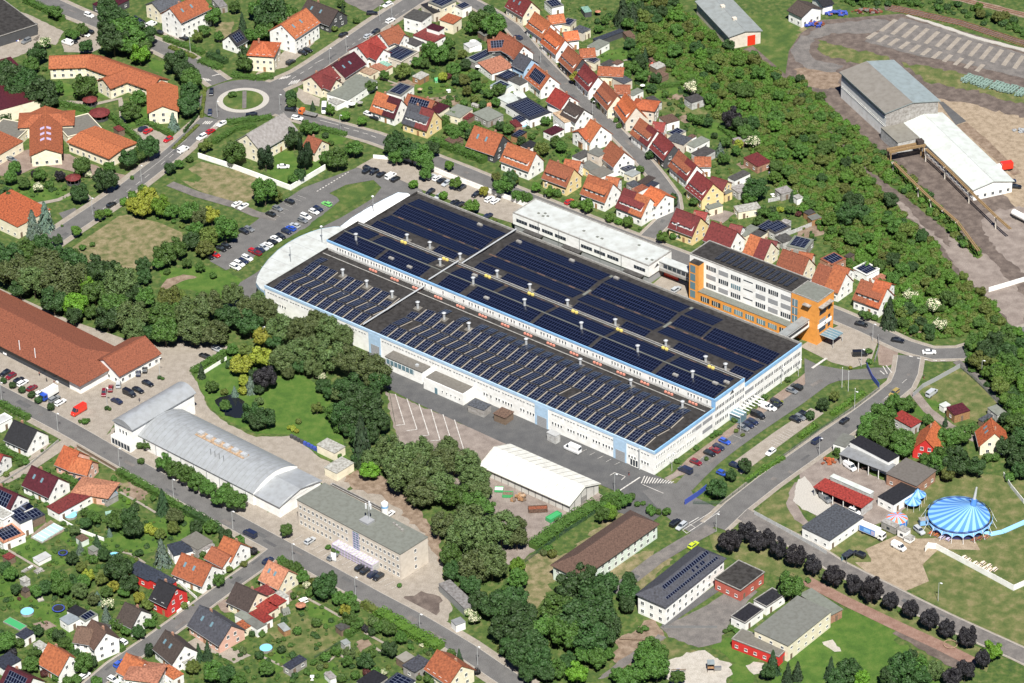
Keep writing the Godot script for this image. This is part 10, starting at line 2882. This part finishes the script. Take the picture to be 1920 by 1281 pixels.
	pile(124.2, -177.9, 2.6, 2.2, 16, ["light_grey", "gravel_roof", "brown"], 0.9, "rubble_pile", "pile of pale rubble", "pile", 83)
	pile(128.7, -165.3, 2.6, 2.2, 16, ["light_grey", "gravel_roof", "brown"], 0.9, "rubble_pile", "pile of pale rubble", "pile", 84)
	pile(195.3, -181.9, 2.5, 1.5, 22, ["trim_grey", "steel"], 1.0, "crate_stack", "stack of grey wire crates on the sandy yard", "pile", 49)
	pile(-153.2, -21.4, 4, 1.2, 16, ["dark_red", "white", "tan"], 0.9, "market_stand", "colourful goods laid out in front of the store", "pile", 50)
	pile(-197.3, -279.1, 3.5, 1.2, 22, ["blue_drum", "white", "light_grey", "dark_red"], 0.8, "goods_row", "row of goods in front of the purple-fronted shop", "pile", 51)
	frame_bundle(180.7, -224.5, 60)
	frame_bundle(183.9, -222.3, 61)
	frame_bundle(187.0, -219.7, 62)
	frame_bundle(191.1, -217.9, 63)
	frame_bundle(193.4, -215.9, 64)
	frame_bundle(196.7, -214.4, 65)
	frame_bundle(199.9, -211.9, 66)
	boxpart(thing("waste_bin", "dark waste bin", "bin", Vector3(-74.1, 0.08, 17.3), -0.70), "bin_body", Vector3(-0.55, 0, -0.4), Vector3(0.55, 1.25, 0.4), M["dark_wall"])
	boxpart(thing("waste_bin", "dark waste bin", "bin", Vector3(-72.9, 0.08, 18.4), -0.70), "bin_body", Vector3(-0.55, 0, -0.4), Vector3(0.55, 1.25, 0.4), M["dark_wall"])
	boxpart(thing("waste_bin", "dark waste bin", "bin", Vector3(-71.8, 0.08, 19.5), -0.70), "bin_body", Vector3(-0.55, 0, -0.4), Vector3(0.55, 1.25, 0.4), M["dark_wall"])
	boxpart(thing("waste_bin", "dark waste bin", "bin", Vector3(-70.6, 0.08, 20.6), -0.70), "bin_body", Vector3(-0.55, 0, -0.4), Vector3(0.55, 1.25, 0.4), M["dark_wall"])
	boxpart(thing("waste_bin", "blue waste bin", "bin", Vector3(-69.5, 0.08, 21.7), -0.70), "bin_body", Vector3(-0.55, 0, -0.4), Vector3(0.55, 1.25, 0.4), M["blue_drum"])
	boxpart(thing("waste_bin", "blue waste bin", "bin", Vector3(-68.3, 0.08, 22.7), -0.70), "bin_body", Vector3(-0.55, 0, -0.4), Vector3(0.55, 1.25, 0.4), M["blue_drum"])
	boxpart(thing("waste_bin", "blue waste bin", "bin", Vector3(-67.2, 0.08, 23.8), -0.70), "bin_body", Vector3(-0.55, 0, -0.4), Vector3(0.55, 1.25, 0.4), M["blue_drum"])
	boxpart(thing("waste_bin", "blue waste bin", "bin", Vector3(-66.1, 0.08, 24.9), -0.70), "bin_body", Vector3(-0.55, 0, -0.4), Vector3(0.55, 1.25, 0.4), M["blue_drum"])
	boxpart(thing("waste_bin", "blue waste bin", "bin", Vector3(-64.9, 0.08, 26.0), -0.70), "bin_body", Vector3(-0.55, 0, -0.4), Vector3(0.55, 1.25, 0.4), M["blue_drum"])
	boxpart(thing("waste_bin", "blue waste bin", "bin", Vector3(-63.8, 0.08, 27.1), -0.70), "bin_body", Vector3(-0.55, 0, -0.4), Vector3(0.55, 1.25, 0.4), M["blue_drum"])
	pipe_rack([156.9,-160.2,162.5,-146.5,169.2,-128,176.5,-108.7,180.4,-99.5], 5.4, "long rusty pipe rack on concrete posts in front of the white-roofed hall", "rail_rust", "pole_concrete")
	pipe_rack([144,-152.7,151.2,-133.5,154.8,-124.6,158.4,-116.5,162.3,-107.8,167.5,-86.7], 4.2, "low rusty pipe rack on pale posts along the green strip", "rail_rust", "pole_concrete")
	var gt := thing("gantry_bridge", "rusty overhead gantry bridge beside the tall grey shed", "gantry", Vector3(149.6, 0, -161.7), 0.330)
	bp(gt, "girder", -7.5, 5.0, -1.4, 7.5, 5.9, -0.7, "rail_rust")
	bp(gt, "girder", -7.5, 5.0, 0.7, 7.5, 5.9, 1.4, "rail_rust")
	bp(gt, "deck", -7.4, 5.0, -0.7, 7.4, 5.2, 0.7, "brown")
	bp(gt, "cabin", 4.5, 5.9, -1.5, 7.0, 7.3, 1.0, "dark_brown")
	for gx in [-6.8, 6.8]:
		for gz in [-1.1, 1.1]:
			bp(gt, "leg", gx - 0.25, 0, gz - 0.25, gx + 0.25, 5.0, gz + 0.25, "rail_rust")
	for rt in [[155.7,-290.9,183.7,-275,207.8,-254.9],[156,-287.5,183.4,-272.1,207.3,-251.2],[183,-296.6,211.1,-278.7]]:
		var ro := thing("railway_track", "rusty railway track", "railway", Vector3(rt[0], 0.1, rt[1]), 0.0, "railway tracks")
		for ri in range(0, rt.size() - 2, 2):
			var ra := Vector3(rt[ri] - rt[0], 0, rt[ri + 1] - rt[1])
			var rc := Vector3(rt[ri + 2] - rt[0], 0, rt[ri + 3] - rt[1])
			var rs := Vector3(-(rc - ra).z, 0, (rc - ra).x).normalized() * 0.72
			for rk in [-1.0, 1.0]:
				var rb := MB.new()
				rb.tube(ra + rs * rk + Vector3.UP * 0.12, rc + rs * rk + Vector3.UP * 0.12, 0.09, 0.09, 5)
				part(ro, "rail", rb.mesh(), M["rust"])
			var rn := int((rc - ra).length() / 1.2)
			var sb := MB.new()
			for rj in rn:
				var rp := ra.lerp(rc, float(rj) / rn)
				sb.quad(rp - rs * 1.8 + (rc - ra).normalized() * 0.15, rp - rs * 1.8 - (rc - ra).normalized() * 0.15, rp + rs * 1.8 - (rc - ra).normalized() * 0.15, rp + rs * 1.8 + (rc - ra).normalized() * 0.15)
			part(ro, "sleepers", sb.mesh(), M["old_wood"]).set_meta("kind", "stuff")
	picnic_set(131.6, 81.7, 0.87, "bright_orange", "orange table with benches")
	picnic_set(133.2, 82.8, 0.87, "bright_orange", "orange table with benches")
	picnic_set(134.7, 84.1, 0.87, "lilac_frame", "lilac table with benches")
	picnic_set(136.6, 85.2, 0.87, "lilac_frame", "lilac table with benches")
	picnic_set(144.6, 86.0, 0.87, "rust", "rust-coloured table with benches")
	picnic_set(146.6, 85.2, 0.87, "rust", "rust-coloured table with benches")
	picnic_set(148.6, 84.5, 0.87, "salmon", "pink table with benches")
	picnic_set(140.2, 95.5, 0.87, "tent_cream", "pale folding bench set")
	picnic_set(141.4, 97.0, 0.87, "tent_cream", "pale folding bench set")
	picnic_set(143.3, 98.7, 0.87, "tent_cream", "pale folding bench set")
	picnic_set(144.6, 100.0, 0.87, "tent_cream", "pale folding bench set")
	picnic_set(145.9, 101.5, 0.87, "tent_cream", "pale folding bench set")
	picnic_set(147.4, 102.5, 0.87, "tent_cream", "pale folding bench set")
	picnic_set(145.7, 98.8, 0.87, "tent_cream", "pale folding bench set")
	picnic_set(147.4, 100.3, 0.87, "tent_cream", "pale folding bench set")
	picnic_set(149.0, 102.2, 0.87, "tent_cream", "pale folding bench set")
	wall_run([148,80.4,150,82.8,154.3,81.5,162.7,76], 0.25, 1.9, "path_blue", "covered_walkway", "long bright blue covered walkway leading right from the circus tent")
	var c_site_trailer := thing("site_trailer", "grey round-topped site trailer beside the circus truck", "cabin", Vector3(118.8, 0.1, 79.2), -0.75)
	bp(c_site_trailer, "body", -2.75, 0.3, -1.20, 2.75, 2.80, 1.20, "light_grey")
	bp(c_site_trailer, "roof", -2.85, 2.80, -1.30, 2.85, 2.95, 1.30, "light_grey")
	bp(c_site_trailer, "window", -0.6, 1.0, 1.20, 0.6, 1.90, 1.24, "glass")
	var c_ticket_cabin := thing("ticket_cabin", "white ticket cabin at the circus entrance", "cabin", Vector3(122.7, 0.1, 82.9), -0.75)
	bp(c_ticket_cabin, "body", -1.60, 0.3, -1.30, 1.60, 3.00, 1.30, "white")
	bp(c_ticket_cabin, "roof", -1.70, 3.00, -1.40, 1.70, 3.15, 1.40, "light_grey")
	bp(c_ticket_cabin, "window", -0.6, 1.0, 1.30, 0.6, 1.90, 1.34, "glass")
	var c_ticket_counter := thing("ticket_counter", "low white counter box beside the ticket cabin", "cabin", Vector3(124.2, 0.1, 85.4), 0.80)
	bp(c_ticket_counter, "body", -1.30, 0.3, -1.20, 1.30, 1.60, 1.20, "white")
	bp(c_ticket_counter, "roof", -1.40, 1.60, -1.30, 1.40, 1.75, 1.30, "light_grey")
	bp(c_ticket_counter, "window", -0.6, 1.0, 1.20, 0.6, 1.30, 1.24, "glass")
	var c_tent_tunnel := thing("tent_tunnel", "pale blue entrance tunnel of the circus tent", "cabin", Vector3(130.6, 0.1, 76.3), 0.20)
	bp(c_tent_tunnel, "body", -2.30, 0.3, -0.90, 2.30, 2.20, 0.90, "tent_pale")
	bp(c_tent_tunnel, "roof", -2.40, 2.20, -1.00, 2.40, 2.35, 1.00, "light_grey")
	bp(c_tent_tunnel, "window", -0.6, 1.0, 0.90, 0.6, 1.90, 0.94, "glass")
	blocks.append([Vector2(-150.2, 69.2), 5.0])
	var pc := thing("swimming_pool", "rectangular pool under a pale green glazed cover", "pool", Vector3(-150.2, 0.1, 69.2), 0.87)
	bp(pc, "edge", -5.2, 0, -2.6, 5.2, 0.2, 2.6, "light_grey")
	bp(pc, "cover", -4.7, 0.2, -2.1, 4.7, 0.45, 2.1, "pool_cover")
	for pk in 6:
		bp(pc, "cover_rib", -4.7 + pk * 1.84, 0.45, -2.1, -4.6 + pk * 1.84, 0.52, 2.1, "white")
	var pg := thing("climbing_tower", "small blue-roofed climbing tower on the sandpit", "playground", Vector3(57.4, 0.1, 149.8))
	bp(pg, "platform", -1, 1.3, -1, 1, 1.45, 1, "wood")
	bp(pg, "roof", -1.1, 2.9, -1.1, 1.1, 3.2, 1.1, "metal_blue")
	bp(pg, "slide", 1, 0.2, -0.4, 3.2, 1.3, 0.4, "steel")
	for pk in 4:
		bp(pg, "post", -1.05 + (pk % 2) * 2.0, 0, -1.05 + int(pk / 2) * 2.0, -0.95 + (pk % 2) * 2.0, 2.9, -0.95 + int(pk / 2) * 2.0, "old_wood")
	var se := thing("seesaw", "blue seesaw frame at the left of the sandpit", "playground", Vector3(47.5, 0.1, 150.7))
	bp(se, "post", -0.5, 0, -0.5, 0.5, 1.2, 0.5, "blue_drum")
	bp(se, "beam", -2.0, 1.2, -0.15, 2.4, 1.35, 0.15, "old_wood")
	var lo := thing("fallen_log", "long grey fallen log beside the big woodland", "log", Vector3(34.6, 0.15, 133.6), -0.1)
	var lb := MB.new()
	lb.tube(Vector3(-4, 0.35, 0), Vector3(4, 0.3, 0), 0.42, 0.3, 9)
	part(lo, "trunk", lb.mesh(), M["old_wood"])
	var rs_ := thing("rope_ring", "yellow-brown ring barrier on the running track", "playground", Vector3(130.7, 0.1, 140.2))
	for rk in 10:
		var r0 := Vector3(cos(rk * 0.628) * 2.1, 0.35, sin(rk * 0.628) * 2.1)
		var r1 := Vector3(cos(rk * 0.628 + 0.628) * 2.1, 0.35, sin(rk * 0.628 + 0.628) * 2.1)
		var rg := MB.new()
		rg.tube(r0, r1, 0.13, 0.13, 6)
		part(rs_, "rail", rg.mesh(), M["tan"])
	var bk := thing("bus_shelter", "small dark blue-roofed shelter beside the circus lane", "shelter", Vector3(103.9, 0.1, 94.5), 0.8)
	bp(bk, "roof", -2.0, 2.3, -1.1, 2.0, 2.5, 1.1, "navy")
	bp(bk, "back_wall", -1.9, 0, -1.05, 1.9, 2.3, -0.95, "glass_blue")
	bp(bk, "post", -1.9, 0, 0.9, -1.8, 2.3, 1.0, "steel")
	bp(bk, "post", 1.8, 0, 0.9, 1.9, 2.3, 1.0, "steel")
	var fl_0 := thing("flagpole", "tall thin white flagpole", "flagpole", Vector3(111.2, 0.1, -5.0))
	var fm_0 := MB.new()
	fm_0.tube(Vector3.ZERO, Vector3(0, 8.0, 0), 0.07, 0.05, 7)
	part(fl_0, "pole", fm_0.mesh(), M["lamp_white"])
	bp(fl_0, "finial", -0.1, 8.0, -0.1, 0.1, 8.2, 0.1, "lamp_white")
	var fl_1 := thing("flagpole", "tall thin white flagpole", "flagpole", Vector3(113.1, 0.1, -2.7))
	var fm_1 := MB.new()
	fm_1.tube(Vector3.ZERO, Vector3(0, 8.0, 0), 0.07, 0.05, 7)
	part(fl_1, "pole", fm_1.mesh(), M["lamp_white"])
	bp(fl_1, "finial", -0.1, 8.0, -0.1, 0.1, 8.2, 0.1, "lamp_white")
	var fl_2 := thing("flagpole", "tall thin white flagpole", "flagpole", Vector3(114.2, 0.1, 8.2))
	var fm_2 := MB.new()
	fm_2.tube(Vector3.ZERO, Vector3(0, 8.0, 0), 0.07, 0.05, 7)
	part(fl_2, "pole", fm_2.mesh(), M["lamp_white"])
	bp(fl_2, "finial", -0.1, 8.0, -0.1, 0.1, 8.2, 0.1, "lamp_white")
	var sp := thing("sign_pylon", "white sign board standing in the office car park", "sign", Vector3(-58.0, 0.1, 88.5), -0.5)
	bp(sp, "panel", -0.9, 0.5, -0.1, 0.9, 3.2, 0.1, "white")
	bp(sp, "foot", -0.7, 0, -0.08, 0.7, 0.5, 0.08, "trim_grey")
	person(-159.5, -21.2, 1.0, Color(0.03, 0.03, 0.035), Color(0.03, 0.03, 0.04), "person in dark clothes walking across the store car park")
	person(-162.4, -25.1, 2.0, Color(0.20, 0.10, 0.08), Color(0.04, 0.04, 0.06), "person in a reddish top standing near the store front")
	person(37.1, 44.5, 0.4, Color(0.03, 0.03, 0.04), Color(0.30, 0.10, 0.09), "person in dark top walking at the factory corner")
	person(139.4, -9.5, 0.2, Color(0.05, 0.05, 0.06), Color(0.25, 0.08, 0.06), "cyclist-like person in dark clothes on the pavement by the meadow plot")
	person(-126.7, -7.1, 2.4, Color(0.05, 0.05, 0.06), Color(0.05, 0.05, 0.07), "person in dark clothes beside the parked black cars")
